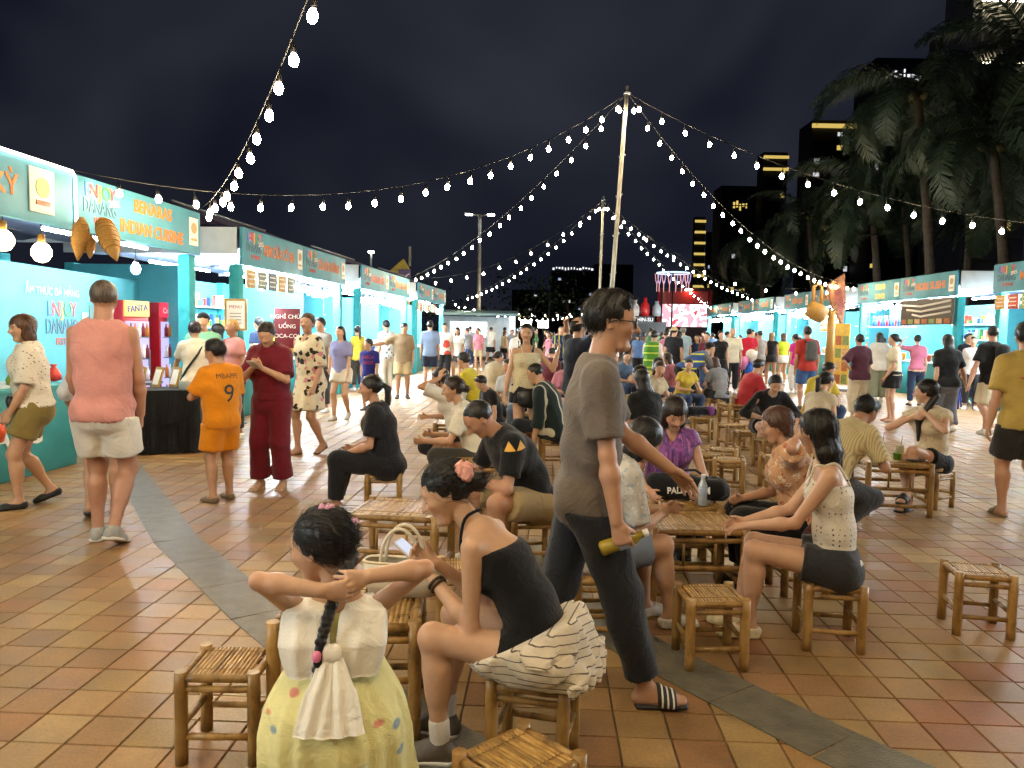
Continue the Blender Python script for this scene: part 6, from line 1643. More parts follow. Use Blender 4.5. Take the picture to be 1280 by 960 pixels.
def ribbon(name, spine, wid, lat, nrm, bulge, folds, root, nu=13, nv_=15, th=.003):
    """a draped satin panel: spine points, half widths, lateral and outward directions"""
    spine = [np.asarray(p, float) for p in spine]; V = []; F = []
    for side in (0, 1):
        for j in range(nv_):
            t = j / (nv_ - 1) * (len(spine) - 1); k = min(len(spine) - 2, int(t)); w_ = t - k; w_ = w_ * w_ * (3 - 2 * w_)
            c = spine[k] * (1 - w_) + spine[k + 1] * w_; ww = np.interp(j / (nv_ - 1), np.linspace(0, 1, len(wid)), wid); vv = j / (nv_ - 1)
            for i in range(nu):
                u_ = 2 * i / (nu - 1) - 1
                o_ = bulge * math.sin(PI * min(1, .1 + vv * .9)) * (1 - u_ * u_) + folds * math.cos(u_ * 6.5 + vv * 2.4) * (.4 + .6 * vv) - .004 * u_ * u_
                V.append(c + lat * u_ * ww + nrm * (o_ + (th if side else 0)))
    n1 = nu * nv_
    for j in range(nv_ - 1):
        for i in range(nu - 1):
            a = j * nu + i; F.append((a, a + nu, a + nu + 1, a + 1)); F.append((n1 + a, n1 + a + 1, n1 + a + nu + 1, n1 + a + nu))
    for j in range(nv_ - 1):
        for i, fl in ((0, 0), (nu - 1, 1)):
            a = j * nu + i; q = (a, n1 + a, n1 + a + nu, a + nu); F.append(q[::-1] if fl else q)
    for i in range(nu - 1):
        for j, fl in ((0, 1), (nv_ - 1, 0)):
            a = j * nu + i; q = (a, n1 + a, n1 + a + 1, a + 1); F.append(q[::-1] if not fl else q)
    return obj(name, mesh_np(name, np.array(V), np.array(F, np.int32), SATIN, True), root)
r_, f_, u_ = s['right'], s['fwd'], s['u2']; nk = s['neck'] - u_ * .02; bk = nk - f_ * .125 - u_ * .115
for sg in (-1, 1):
    L_ = nv(r_ + f_ * .12 * sg); ou = nv(-f_ + r_ * sg * .25)
    ribbon('bow_panel', [nk + r_ * sg * .070 + f_ * .015 + u_ * .015, nk + r_ * sg * .080 - f_ * .085 - u_ * .015, nk + r_ * sg * .078 - f_ * .135 - u_ * .10, nk + r_ * sg * .070 - f_ * .135 - u_ * .185], [.030, .050, .066, .070, .066, .045], L_, ou, .022, .006, root)
    ribbon('bow_tail', [bk - u_ * .01 - f_ * .03 + r_ * sg * .012, bk - u_ * .09 - f_ * .055 + r_ * sg * .028, bk - u_ * .20 - f_ * .085 + r_ * sg * .045], [.014, .030, .042, .048], nv(r_ + u_ * .1 * sg), -f_, .006, .005, root)
finish('bow_knot', [Gr([Pr(bk - f_ * .030 - r_ * .012, bk - f_ * .030 + r_ * .012, (.026, .016), (.026, .016), u_, k=.01)], k=.006)], .006, SATIN, root)
nape = hp(s, 0, -.46, -.16); br = [nape, nape + A3(-.04, -.10, -.08), nape + A3(-.075, -.155, -.20), nape + A3(-.09, -.175, -.36)]
brp = []
for i in range(27):
    t_ = i / 26; q = t_ * 3; j = min(2, int(q)); c_ = br[j] + (br[j + 1] - br[j]) * (q - j); rr_ = .0165 * (1 - .45 * t_)
    for sg in (-1, 1): brp.append(Pr(c_ + A3(sg * .009 * (1 - .4 * t_) * (1 if i % 2 else .6), 0, .006), c_ + A3(-sg * .004, -.004, -.012), rr_ * .8, rr_ * .6, k=.004))
finish('braid', [Gr(brp, k=.004)], .0045, hair_mat(BLK), root)
finish('hair_tie', [Gr([Pr(br[2] + A3(-.006, -.01, -.02), br[2] + A3(-.007, -.012, -.028), .012, k=0)], k=0)], .004, mat('tie_pink', '#e07aa0', .5), root)
for (x_, y_, z_) in ((-.02, -.18, .50), (.12, -.42, .26)):
    c_ = hp(s, x_, y_, z_); finish('hair_clip', [Gr([Pr(c_ + A3(math.cos(a) * .013, math.sin(a) * .010, math.sin(a) * .006), c_ + A3(math.cos(a) * .016, math.sin(a) * .012, .006), .009, k=.003) for a in np.linspace(0, 5.03, 5)], k=0)], .004, mat('clip_pink', '#e0a0b8', .4), root)
stool(gp[0], gp[1], 2, 'bamboo stool under the girl in the yellow dress')

# --- woman with the phone and ruffled skirt
wp = (.10, 2.70)
def ruffles(s):
    gs = []; R = s['R1'][:, 0]
    for i, (u_, r1, dz) in enumerate(((.02, .165, .0), (.34, .155, -.01), (.62, .150, -.02))):
        pass
    P = []
    for sd, sg in (('R', 1), ('L', -1)):
        Hp, K = s['hip' + sd], s['kn' + sd]; P.append(Pr(Hp + (K - Hp) * -.05, Hp + (K - Hp) * .42, .100, .090, k=.07))
    P += [Pr(s['pel'] + A3(0, -.02, .01), s['pel'] + A3(0, -.16, -.05), (.17, .08), (.175, .03), (1, 0, 0), k=.06), Pr(s['pel'] + A3(0, -.02, .05), s['pel'] + A3(0, 0, -.03), (.168, .14), (.18, .17), (1, 0, 0), k=.06)]
    f32 = s['pel'].astype(np.float32)
    def d(Pt):
        q = Pt - f32; t_ = np.sqrt((q[:, 1] + .02) ** 2 + (q[:, 2] - .06) ** 2); an = np.arctan2(q[:, 2], q[:, 1])
        saw = (t_ / .062) % 1.0
        return (-.014 * saw + .006 * np.sin(q[:, 0] * 75 + 3 * np.sin(t_ * 30))).astype(np.float32)
    return [Gr(P, [((0, 0, .338), (0, 0, -1)), (s['pel'] + s['u1'] * .075, s['u1'])], disp=d, k=.03)]
root, s = person('woman in a black halter top and white ruffled skirt looking at her phone', wp, 74,
    dict(H=1.62, sex='f', pel=(0, -.04, .425), lean=26, bend=16, head=(20, 12, 0), footR=(.05, .36, .07), footL=(-.13, .31, .07), kneeR=(.1, 1, 1), kneeL=(-.2, 1, 1),
         armR=('t', (.05, .40, .665), (.25, -.5, -1)), armL=('t', (-.05, .385, .645), (.25, -.6, -1)), handR=dict(dir=(-.35, .75, .35), palm=(-.6, -.35, .6), curl=.65), handL=dict(dir=(.2, .85, .35), palm=(.35, -.2, .9), curl=.55), w=.93),
    lod=0, skin='#c2946c', hair=('lowbun', BLK), down=True, top=[tee('#0d0d0f', loose=.010, sleeve=0, neck='halter', hem=.0, fold=.003), (cloth('#d9cdb8', 'band', '#5a5048', None, 11.0, key='ruffle'), ruffles, 'skirt')], shoes=('sneaker', '#5a5146'))
h_ = s['hs']
fl_ = hp(s, .10, -.42, .24); fl_ = hp(s, -.16, -.44, .20)
pet = []
for k in range(3):
    for j in range(5 + k):
        a = 2 * PI * j / (5 + k) + k; rr_ = .040 - .011 * k; d_ = s['HR'] @ nv(A3(math.cos(a) * .25 - .95, math.cos(a) * .9 - .35, math.sin(a)))
        e1 = s['HR'] @ A3(-.25, .9 * math.cos(a), math.sin(a)); c_ = fl_ + s['HR'] @ A3(-.012 * k - .01, 0, 0) + e1 * rr_ * .62
        pet.append(Pr(c_, c_ + e1 * .012, (rr_ * .50, .0055), (rr_ * .58, .0045), np.cross(e1, s['HR'] @ A3(1, 0, 0)), k=.004))
c_ = fl_ + s['HR'] @ A3(-.028, 0, 0); pet.append(Pr(c_, c_ + A3(0, 0, .004), .016, k=.006))
finish('hair_flower', [Gr(pet, disp=wob(.003, (50, 50, 50), 2), k=.003)], .0045, cloth('#e3a497', rough=.6, key='petal'), root)
pc_ = (s['wrR'] + s['wrL']) / 2 + A3(0, .09, .05)
o = MB().box((0, 0, 0), (.075, .009, .155), ch=.004).build('phone', mat('phone_white', '#b9b2a8', .3), None, label='pale phone held by the woman in the ruffled skirt', cat='phone')
MB().box((0, -.0055, 0), (.068, .002, .145)).build('screen', emit('phone_screen', (.75, .82, 1.), .7), o)
o.matrix_world = root.matrix_world if False else Matrix.Translation(Vector((wp[0], wp[1], 0))) @ Matrix.Rotation(math.radians(74), 4, 'Z') @ Matrix.Translation(Vector(pc_)) @ Matrix.Rotation(math.radians(-52), 4, 'X')
bw = s['wrL'] + (s['elL'] - s['wrL']) * .16; ax_ = nv(s['elL'] - s['wrL'])
a1 = nv(np.cross(ax_, A3(0, 0, 1))); a2 = np.cross(ax_, a1)
for q in (-.008, .008):
    finish('bracelet', [Gr([Pr(bw + ax_ * q + (a1 * math.cos(a) + a2 * math.sin(a)) * .029, bw + ax_ * q + (a1 * math.cos(a) + a2 * math.sin(a)) * .0295, .0062, k=0) for a in np.linspace(0, 6.28, 19)[:-1]], k=0)], .004, mat('beads', '#3a2a18', .35), root)
for sd in 'RL':
    finish('sock', [Gr([Pr(s['an' + sd] + A3(0, 0, -.01), s['an' + sd] + nv(s['kn' + sd] - s['an' + sd]) * .075, .037, .038, k=0)], k=0)], .007, cloth('#d8d2c6'), root)
stool(wp[0], wp[1] - .01, -14, 'bamboo stool under the woman in the white ruffled skirt', True)

# --- man walking past
mp_ = (.32, 3.16)
root, s = person('man in a grey-brown T-shirt and dark jeans walking with a bottle in his hand', mp_, -92,
    dict(H=1.735, sex='m', pel=(0, 0, .895), lean=3, bend=2, head=(-6, 2, 0), w=.90, footR=(.05, .26, .075), footL=(-.06, -.36, .13), fdirL=(-.05, 1, -.55), fdirR=(.05, 1, .06), kneeL=(0, 1, .2),
         armR=('v', (.14, .10, -1), (.06, .16, -1)), armL=('v', (.16, .46, -.9), (-.06, .86, -.62)), handL=dict(dir=(0, .75, -.65), palm=(.6, -.2, -.5), curl=.25), handR=dict(dir=(0, .30, -1), palm=(-.9, .3, 0), curl=[.75, .8, .8, .8], thumb=.8)),
    lod=0, skin='#b98762', hair=('short', BLK), top=tee('#6a6058', loose=.020, sleeve=.78, hem=-.075, neck='crew', fold=.010, sleeve_loose=.026), bottom=legs('#23262b', 1.86, .022, fold=.008, taper=.058), shoes=('slide', '#2a2626'))
ft = s['anR']
finish('stripe', [Gr([p.grow(.0115) for p in foot_prims(s, 'R')], [(ft + A3(0, .112 - .022 * q, 0), (0, 1, 0)), (ft + A3(0, .104 - .022 * q, 0), (0, -1, 0)), (ft + A3(0, 0, -.06), (0, 0, -1))], k=0) for q in range(3)], .0045, WHT, root)
R_ = s['HR']
for sg in (-1, 1):
    c_ = hp(s, sg * .155, .425, .0); rim = [Vector(c_ + R_ @ (A3(math.cos(a) * .115 * s['hs'], -.012 * s['hs'] * abs(math.cos(a)), math.sin(a) * .085 * s['hs']))) for a in np.linspace(0, 2 * PI, 21)[:-1]]
    g_ = MB().tube(rim, .0044, 6, closed=True).build('glasses_rim', mat('glasses', '#141416', .3), root)
    l_ = MB(); l_._add(rim, [tuple(range(20))]); l_.build('lens', mat('lens', '#e8eef4', .02, alpha=.18, spec=.9), g_)
    MB().tube([Vector(hp(s, sg * .27, .41, .02)), Vector(hp(s, sg * .355, .10, .03)), Vector(hp(s, sg * .365, -.06, -.02))], .0026, 5).build('temple', mat('glasses'), g_)
MB().tube([Vector(hp(s, -.045, .44, .02)), Vector(hp(s, 0, .452, .035)), Vector(hp(s, .045, .44, .02))], .0022, 5).build('bridge', mat('glasses'), root)
d_, pn, lat = hand_frame(s, 'R'); hw_ = s['wrR'] + d_ * .095 + pn * .032
Mw = Matrix.Translation(Vector((mp_[0], mp_[1], 0))) @ Matrix.Rotation(math.radians(-92), 4, 'Z')
bt = bottle((0, 0, 0), 'yellow tea bottle with a white cap in the walking man\'s hand', '#b8a030', '#e4e2dc', .20, .031)
bt.matrix_world = Mw @ Matrix.Translation(Vector(hw_) + Vector((0, -.095, -.035))) @ Matrix.Rotation(math.radians(-68), 4, 'X')

# --- girl with loose hair on the right
gp = (1.62, 3.80)
root, s = person('young woman with long loose black hair in a dotted white top and denim shorts', gp, 72,
    dict(H=1.62, sex='f', pel=(0, -.02, .425), lean=5, bend=5, head=(-42, 6, 0), footR=(.06, .44, .07), footL=(-.07, .38, .07), kneeR=(.1, 1, 1), kneeL=(-.1, 1, 1), w=.93,
         armR=('t', (.02, .42, .58), (.3, -.4, -1)), armL=('t', (-.05, .40, .575), (.5, -.5, -1)), handL=dict(dir=(.1, .9, -.2), palm=(.2, .1, -1), curl=.4)),
    lod=0, skin='#c89a76', hair=('longback', BLK), top=tee(cloth('#ddd6ca', 'dots', '#4a3a34', None, 38, key='polka'), loose=.011, sleeve=0, neck='strap', hem=-.005, fold=.004), bottom=legs(cloth('#2f3136', key='denim'), .42, .02, top=.045, fold=.008), shoes=('flat', '#d6cba8'))
stool(gp[0], gp[1], -8, 'bamboo stool under the young woman in denim shorts', True)

# --- woman in the floral blouse holding her ear
gp = (1.76, 4.60)
root, s = person('older woman in a tan and rust flowered blouse with a hand at her ear', gp, 82,
    dict(H=1.52, sex='f', pel=(0, -.02, .42), lean=10, bend=8, head=(6, 8, 0), w=1.14, footR=(.09, .33, .07), footL=(-.10, .30, .07), armL=('t', (-.17, .06, .97), (.9, .5, -.9)), armR=('t', (.05, .33, .54), (.4, -.4, -1)), handL=dict(dir=(.1, -.1, 1), palm=(1, .1, -.1), curl=.5)),
    lod=1, skin='#bd8c68', hair=('bob2', '#4a3226'), top=tee(cloth('#c79a74', 'floral', '#a8583c', '#e0cdb0', 30), loose=.026, sleeve=.8, hem=-.05, fold=.007), bottom=legs('#121318', 1.85, .03, top=.0), shoes=('flat', '#2a2422'))
MB().tube([Vector(hp(s, x, y, z)) for x, y, z in ((-.05, .44, 0), (-.16, .46, .06), (-.27, .41, 0), (-.16, .45, -.07))], .002, 5, closed=True).build('glasses_rim', mat('glasses'), root)
stool(gp[0], gp[1], 3, 'bamboo stool under the woman in the flowered blouse')
t = thing('handbag', 'maroon leather handbag hanging by the woman in the flowered blouse', 'bag', (gp[0] + .02, gp[1] - .24, .36), math.radians(20))
V, F = surface([Gr([Pr(A3(-.05, 0, .02), A3(.07, 0, .16), (.07, .045), (.05, .03), (1, 0, 0), k=.04), Pr(A3(.05, 0, .03), A3(.1, 0, .05), .06, k=.05)], disp=wob(.006, (20, 18, 22), 6))], .012); obj('body', mesh_np('body', V, F, cloth('#4a2422', rough=.5, key='leather'), True), t)
MB().tube([(.0, 0, .17), (-.04, .05, .34), (.06, .12, .5)], .008, 6).build('strap', mat('strap_maroon', '#3a1c1c', .5), t)

# --- woman in purple facing the camera
gp = (1.09, 5.28)
root, s = person('woman in a purple silk sleeveless blouse looking down at her table', gp, 178,
    dict(H=1.57, sex='f', pel=(0, -.02, .425), lean=8, bend=10, head=(4, 22, 0), w=1.05, armR=('t', (.17, .34, .52), (.6, -.3, -.9)), armL=('t', (-.14, .36, .52), (.6, -.3, -.9))),
    lod=1, skin='#bd8a66', hair=('bob', '#1d1310'), down=True, lips='#b04048', top=tee(cloth('#8a4a92', 'blotch', '#5c3a7c', '#b06aa0', 14, rough=.45), loose=.024, sleeve=.25, neck='v', hem=-.06, fold=.008), bottom=legs('#1a1a22', 1.8, .02), shoes=('flat', '#222222'))
finish('bow_tie', [Gr([Pr(s['chest'] + A3(x, .145, .03), s['chest'] + A3(x * 2.2, .15, -.10), .016, .012, k=.01) for x in (-.012, .012)], k=0)], .008, cloth('#8a4a92', 'blotch', '#5c3a7c', '#b06aa0', 14, rough=.45), root)
stool(gp[0], gp[1], 0, 'bamboo stool under the woman in purple')

# --- man in the black polo
gp = (.14, 5.05)
root, s = person('man in a black polo with a gold shoulder emblem bent over his phone', gp, 112,
    dict(H=1.70, sex='m', pel=(0, -.02, .43), lean=22, bend=16, head=(-4, 30, 0), w=1.1, footR=(.16, .34, .07), footL=(-.2, .36, .07), kneeR=(.5, 1, 1), kneeL=(-.6, 1, 1), armR=('t', (.07, .42, .60), (.8, -.2, -.6)), armL=('t', (-.06, .42, .60), (.8, -.3, -.6)), handR=dict(palm=(-.3, -.3, 1), curl=.5), handL=dict(palm=(.3, -.3, 1), curl=.5)),
    lod=1, skin='#b07c56', hair=('crop', BLK), down=True, top=tee('#0f1013', loose=.020, sleeve=.72, hem=-.05, fold=.008), bottom=legs('#a08a62', .8, .025, top=-.02), shoes=('sneaker', '#b8b4a8'))
sh = [c for c in root.children if c.name.startswith('shirt')][0]
em = mat('emblem_gold', '#d8a02c', .5)
e0 = s['shL'] + (s['elL'] - s['shL']) * .12
wrap_text(sh, '▲▲', tuple(e0 + A3(-.02, .0, .03)), (-.15, -.9, .1), (-.1, 0, 1), .075, em, root, off=.005, reach=.2, name='emblem')
wt = s['wrL'] + (s['elL'] - s['wrL']) * .14; MB().tube([Vector(wt), Vector(wt + nv(s['elL'] - s['wrL']) * .022)], .034, 12).build('watch', BLKM, root)
pc_ = (s['wrR'] + s['wrL']) / 2 + A3(0, .10, .035)
o = MB().box((0, 0, 0), (.075, .009, .155), ch=.004).build('phone', mat('phone_dark'), None, label='dark phone in the hands of the man in the black polo', cat='phone')
o.matrix_world = Matrix.Translation(Vector((gp[0], gp[1], 0))) @ Matrix.Rotation(math.radians(112), 4, 'Z') @ Matrix.Translation(Vector(pc_)) @ Matrix.Rotation(math.radians(-60), 4, 'X')
stool(gp[0], gp[1], 10, 'bamboo stool under the man in the black polo')

# --- woman in lace behind the walking man
gp = (.42, 3.95)
root, s = person('person in a white lace top sitting behind the walking man', gp, -75,
    dict(H=1.60, sex='f', pel=(0, -.02, .425), lean=18, bend=14, head=(0, 20, 0), w=1.05, armR=('t', (.0, .40, .58), (.5, -.4, -.9)), armL=('t', (-.05, .44, .60), (.5, -.4, -.9)), footR=(.1, .42, .07), footL=(-.08, .36, .07)),
    lod=1, skin='#c0926c', hair=('bob', BLK), down=True, top=tee(cloth('#cfcac0', 'floral', '#a9b0b8', '#e6e2da', 26, key='lace'), loose=.022, sleeve=.9, hem=-.06), bottom=legs('#7a8494', .8, .02), shoes=('flat', '#d8d2c8'))
stool(gp[0], gp[1], 5, 'bamboo stool under the person in white lace')

# --- woman in black with the ponytail
gp = (-1.07, 6.42)
root, s = person('woman in a black dotted blouse and trousers with a low ponytail', gp, 88,
    dict(H=1.56, sex='f', pel=(0, -.02, .43), lean=6, bend=8, head=(12, 2, 0), w=1.12, footR=(.06, .42, .07), footL=(-.1, .38, .07), armL=('v', (.12, .12, -1), (-.3, .8, -.3)), armR=('v', (.12, .12, -1), (-.5, .8, -.2))),
    lod=1, skin='#b98762', hair=('pony', BLK), top=tee(cloth('#14141a', 'dots', '#33333c', None, 45, key='blackdots'), loose=.024, sleeve=.72, hem=-.06, fold=.006), bottom=legs(cloth('#14141a', 'dots', '#33333c', None, 45, key='blackdots'), 1.86, .03, top=-.01), shoes=('flip', '#8a6a4a'))
stool(gp[0], gp[1], 8, 'bamboo stool under the woman in black with a ponytail')
# --- woman in the white T-shirt
gp = (-.30, 6.75)
root, s = person('woman in a plain cream T-shirt sitting sideways with her hair in a bun', gp, 96,
    dict(H=1.58, sex='f', pel=(0, -.02, .43), lean=16, bend=10, head=(4, 0, 0), w=1.05, footR=(.2, .22, .2), footL=(-.16, .3, .07), kneeR=(.9, .8, .6), armL=('t', (-.1, .46, .58), (.6, -.3, -1)), armR=('t', (.06, .40, .62), (.6, -.3, -1))),
    lod=1, skin='#b98860', hair=('lowbun', '#2a1d16'), top=tee('#d9d2bf', loose=.022, sleeve=.75, hem=-.06, fold=.007), bottom=legs('#3a3630', 1.2, .02), shoes=('flip', '#555048'))
stool(gp[0], gp[1], -4, 'bamboo stool under the woman in the cream T-shirt')
gp = (-.58, 8.3)
root, s = person('woman in a loose white shirt raising a hand to her dark hair', gp, 70,
    dict(H=1.58, sex='f', pel=(0, -.02, .43), lean=12, bend=12, head=(0, 12, 0), armL=('t', (-.10, .18, 1.02), (.9, .6, -.9)), handL=dict(dir=(.2, -.2, 1), palm=(.8, -.3, 0), curl=.4), armR=('t', (.05, .38, .58))), lod=1, skin='#c0916c', hair=('longfront', BLK), down=True, top=tee('#d6d0c4', loose=.03, sleeve=.8), bottom=legs('#1a1a1e', 1.2, .02))
stool(gp[0], gp[1], 4, 'bamboo stool under the woman in the loose white shirt')

# --- striped shirt, ponytail girl, black jacket woman, woman with glasses
gp = (2.48, 5.95)
root, s = person('man in a beige striped shirt leaning over his table', gp, -62,
    dict(H=1.68, sex='m', pel=(0, -.02, .43), lean=30, bend=14, head=(0, 18, 0), armL=('t', (-.12, .46, .60), (.7, -.2, -.8)), armR=('t', (.1, .46, .60), (.7, -.2, -.8))), lod=1, skin='#a87450', hair=('short', BLK), down=True, top=tee(cloth('#cbb98c', 'stripev', '#ab9a70', None, 20), loose=.026, sleeve=.8), bottom=legs('#2c2a2a', 1.85, .02), shoes=('sneaker', '#3a3430'))
stool(gp[0], gp[1], 0, 'bamboo stool under the man in the striped shirt')
gp = (3.45, 8.7)
person('girl with a high dark ponytail and a cream top', gp, -50, P_sit(1.58, head=(-10, 10, 0)), lod=1, skin='#c99c78', hair=('pony', '#1a1210'), top=tee('#cdbfa4', loose=.016, sleeve=.3), bottom=legs('#4a4640', 1.8, .02)); stool(gp[0], gp[1], 12, 'bamboo stool under the girl with the high ponytail')
gp = (3.16, 9.5)
person('woman in an open black jacket leaning over a plastic bag', gp, 176, P_sit(1.60, lean=26, bend=14, head=(0, 14, 0), armR=('t', (.12, .36, .55), (.9, 0, -.5)), armL=('t', (-.10, .42, .52), (.9, 0, -.5))), lod=1, skin='#c49a7c', hair=('lowbun', BLK), top=[tee('#b89a84', loose=.014, sleeve=0, neck='scoop'), (cloth('#141416'), lambda s: [Gr(g.prims, list(g.clips) + ([] if i else []), k=g.k, disp=g.disp, sub=list(g.sub) + [Pr(s['neck'] + s['fwd'] * .16, s['pel'] + s['fwd'] * .2, .055, .12, k=.01)]) for i, g in enumerate(g_top(s, .028, 1.4, -.06, 'crew'))], 'jacket')], bottom=legs('#1a1a1c', .6, .02)); stool(gp[0], gp[1], -6, 'bamboo stool under the woman in the black jacket')
gp = (3.86, 7.0)
root, s = person('young woman with glasses in a cream blouse twisting her hair', gp, 128,
    dict(H=1.60, sex='f', pel=(0, -.02, .425), lean=8, bend=6, head=(-75, 2, 0), footR=(.02, .36, .07), footL=(.02, .42, .16), kneeR=(.1, 1, 1), kneeL=(.3, 1, 1), armR=('t', (.09, .20, .83), (1, .2, -.6)), armL=('t', (-.04, .21, .86), (1, .4, -.6)), handR=dict(dir=(-.9, .2, .1), palm=(0, -1, 0), curl=.6), handL=dict(dir=(.9, .1, .1), palm=(0, -1, 0), curl=.6), w=.95),
    lod=1, skin='#c99a78', hair=('lowpony', BLK), top=tee(cloth('#d8cbb0', 'floral', '#cdbb98', '#e2d8c4', 22), loose=.024, sleeve=.35, hem=-.05), bottom=legs('#131318', .5, .02, top=.0), shoes=('slide', '#1c1c1e'))
for sg in (-1, 1):
    c_ = hp(s, sg * .155, .43, .0); MB().tube([Vector(c_ + s['HR'] @ (A3(math.cos(a) * .115, -.012, math.sin(a) * .10) * s['hs'])) for a in np.linspace(0, 2 * PI, 17)[:-1]], .0022, 5, closed=True).build('glasses_rim', mat('glasses_rose', '#8a4a44', .3), root)
finish('hair_tail', [Gr([Pr(hp(s, -.05, -.40, -.2), A3(.05, .17, .80), .035, .03, k=.02), Pr(A3(.05, .17, .80), A3(.04, .19, .62), .03, .012, k=.02)], k=0)], .010, hair_mat(BLK), root)
stool(gp[0] + .02, gp[1], 30, 'bamboo stool under the young woman twisting her hair')
# ---------------------------------------------------------------- people standing and walking on the left
def stand(label, px, py, yaw, H, sex='f', lod=2, walk=None, **kw):
    """a figure whose feet show at a pixel of the photograph"""
    x, y = G(px, py); sk = kw.pop('sk', {})
    base = P_walk(H, sex, **sk) if walk else P_stand(H, sex, **sk)
    return person(label, (x, y), yaw, base, lod=lod, **kw)
root, s = stand('tall man in a faded pink sleeveless shirt and white shorts seen from behind', 132, 680, 6, 1.86, 'm', 1, True, sk=dict(w=1.0, shw=.98, step=.055, lead='L', head=(8, 0, 0), armR=('v', (.12, .12, -1), (-.1, .35, -.95)), armL=('v', (.14, .12, -1), (-.1, .5, -.85))),
    skin='#b07a58', hair=('crop', '#4a4038'), top=tee('#c98a80', loose=.022, sleeve=0, neck='tank', hem=-.055, fold=.010), bottom=legs('#d5d0c4', .72, .030, fold=.009), shoes=('sneaker', '#9a9a94'))
root, s = stand('woman in a white printed T-shirt and olive shorts with a black belt bag', 45, 632, 118, 1.62, 'f', 1, True, sk=dict(w=1.08, step=.07, lead='L', head=(28, 4, 0), armL=('v', (.2, .1, -1), (-.2, .4, -.8))),
    skin='#c09068', hair=('bob', '#4a2e1c'), top=tee(cloth('#ddd4c2', 'sprig', '#5a4238', '#b06a58', 24, key='print'), loose=.035, sleeve=.9, hem=.0, fold=.010), bottom=legs('#86743e', .62, .03, top=.04), shoes=('clog', '#161616'))
t_ = s['pel'] + A3(-.06, .17, .045); finish('belt_bag', [Gr([Pr(t_ + A3(-.07, -.02, 0), t_ + A3(.09, 0, 0), (.055, .03), (.055, .03), (0, 0, 1), k=.02)], k=0)], .014, mat('quilted', '#151518', .35, bump=.5, bscale=40), root)
stand('person in a white shirt half hidden behind the man in pink', 128, 645, 20, 1.55, 'f', 1, True, sk=dict(step=.06, armL=('v', (.45, .2, -.8), (.0, .6, -.4))), skin='#b98860', hair=('bob', BLK), top=tee('#d8dadc', loose=.025, sleeve=1.3), bottom=legs('#d0ccc4', .5, .02), shoes=('sandal', '#4a4444'))
# boy in orange
root, s = stand('boy in an orange football kit numbered 9 standing with his hand at his mouth', 277, 626, 52, 1.40, 'm', 1, False, sk=dict(w=1.1, hs=1.1, head=(24, 12, 0), armL=('t', (-.04, .16, 1.00), (.8, .2, -1)), armR=('v', (.12, .02, -1), (.05, .15, -1)), handL=dict(dir=(.3, -.1, 1), palm=(.2, -1, 0), curl=.5)),
    skin='#c08e66', hair=('short', BLK), top=tee('#e08a12', loose=.034, sleeve=.8, hem=-.07, fold=.010), bottom=legs('#e08a12', .82, .036), shoes=('clog', '#7a6650'))
sh = [c for c in root.children if c.name.startswith('shirt')][0]; dk = mat('jersey_print', '#2c2a1e', .6)
wrap_text(sh, '9', tuple(s['chest'] + A3(0, -.16, -.08)), (1, 0, 0), (0, 0, 1), .22, dk, root, off=.006); wrap_text(sh, 'MBAPPE', tuple(s['chest'] + A3(0, -.16, .075)), (1, 0, 0), (0, 0, 1), .06, dk, root, off=.006, width=.20)
# woman in maroon
root, s = stand('woman in a maroon T-shirt and maroon track trousers typing on her phone', 340, 610, 172, 1.60, 'f', 1, False, sk=dict(w=1.12, head=(6, 26, 0), bend=6, armR=('t', (.05, .27, 1.17), (.8, -.3, -.9)), armL=('t', (-.05, .27, 1.16), (.8, -.3, -.9)), handR=dict(palm=(-.4, -.3, .8), curl=.6), handL=dict(palm=(.4, -.3, .8), curl=.6)),
    skin='#c2926a', hair=('bun', '#201610'), down=True, top=tee('#6e1626', loose=.034, sleeve=.85, hem=-.005, fold=.010), bottom=legs('#6e1626', 1.9, .034, top=.04, fold=.010, taper=.085), shoes=('flip', '#c8a890'))
ph = MB().box((0, 0, 0), (.075, .010, .155), ch=.004).build('phone', mat('phone_white'), None, label='phone in the hands of the woman in maroon', cat='phone')
gx = G(340, 610); ph.matrix_world = Matrix.Translation((gx[0], gx[1], 0)) @ Matrix.Rotation(math.radians(172), 4, 'Z') @ Matrix.Translation((0, .36, 1.20)) @ Matrix.Rotation(math.radians(-62), 4, 'X')
FLOR = cloth('#d9cdb0', 'floral', '#231d1a', '#c9848c', 12, key='bold')
stand('tall woman in a cream dress with bold black and pink flowers', 388, 567, 150, 1.72, 'f', 1, True, sk=dict(step=.07, head=(20, -2, 0), armL=('v', (.2, .05, -1), (-.1, .3, -.9))), skin='#bd8c68', hair=('lowbun', '#3a261a'),
    top=[tee(FLOR, loose=.032, sleeve=1.0, neck='v', hem=-.06, flare=.02), (FLOR, lambda s: g_skirt(s, .55, .05, 9, .012), 'skirt')], shoes=('flip', '#6a4a34'))
stand('woman in a lavender T-shirt and white shorts carrying a small bag', 427, 525, 168, 1.58, 'f', 2, True, sk=dict(step=.07), skin='#c2936c', hair=('longback', BLK), top=tee('#8c8cb8', loose=.024, sleeve=.7, hem=-.02), bottom=legs('#d8d0bc', .5, .03, top=.03), shoes=('sneaker', '#b0a898'))
root, s = stand('boy in a navy football shirt with red lettering', 462, 512, 172, 1.33, 'm', 2, True, sk=dict(step=.08, hs=1.12, head=(-40, 0, 0)), skin='#b98860', hair=('short', BLK), top=tee('#22226e', loose=.03, sleeve=.8, hem=-.08), bottom=legs('#22226e', .85, .03), shoes=('sneaker', '#5a5a60'))
sh = [c for c in root.children if c.name.startswith('shirt')][0]; rd = mat('jersey_red', '#a83048', .6)
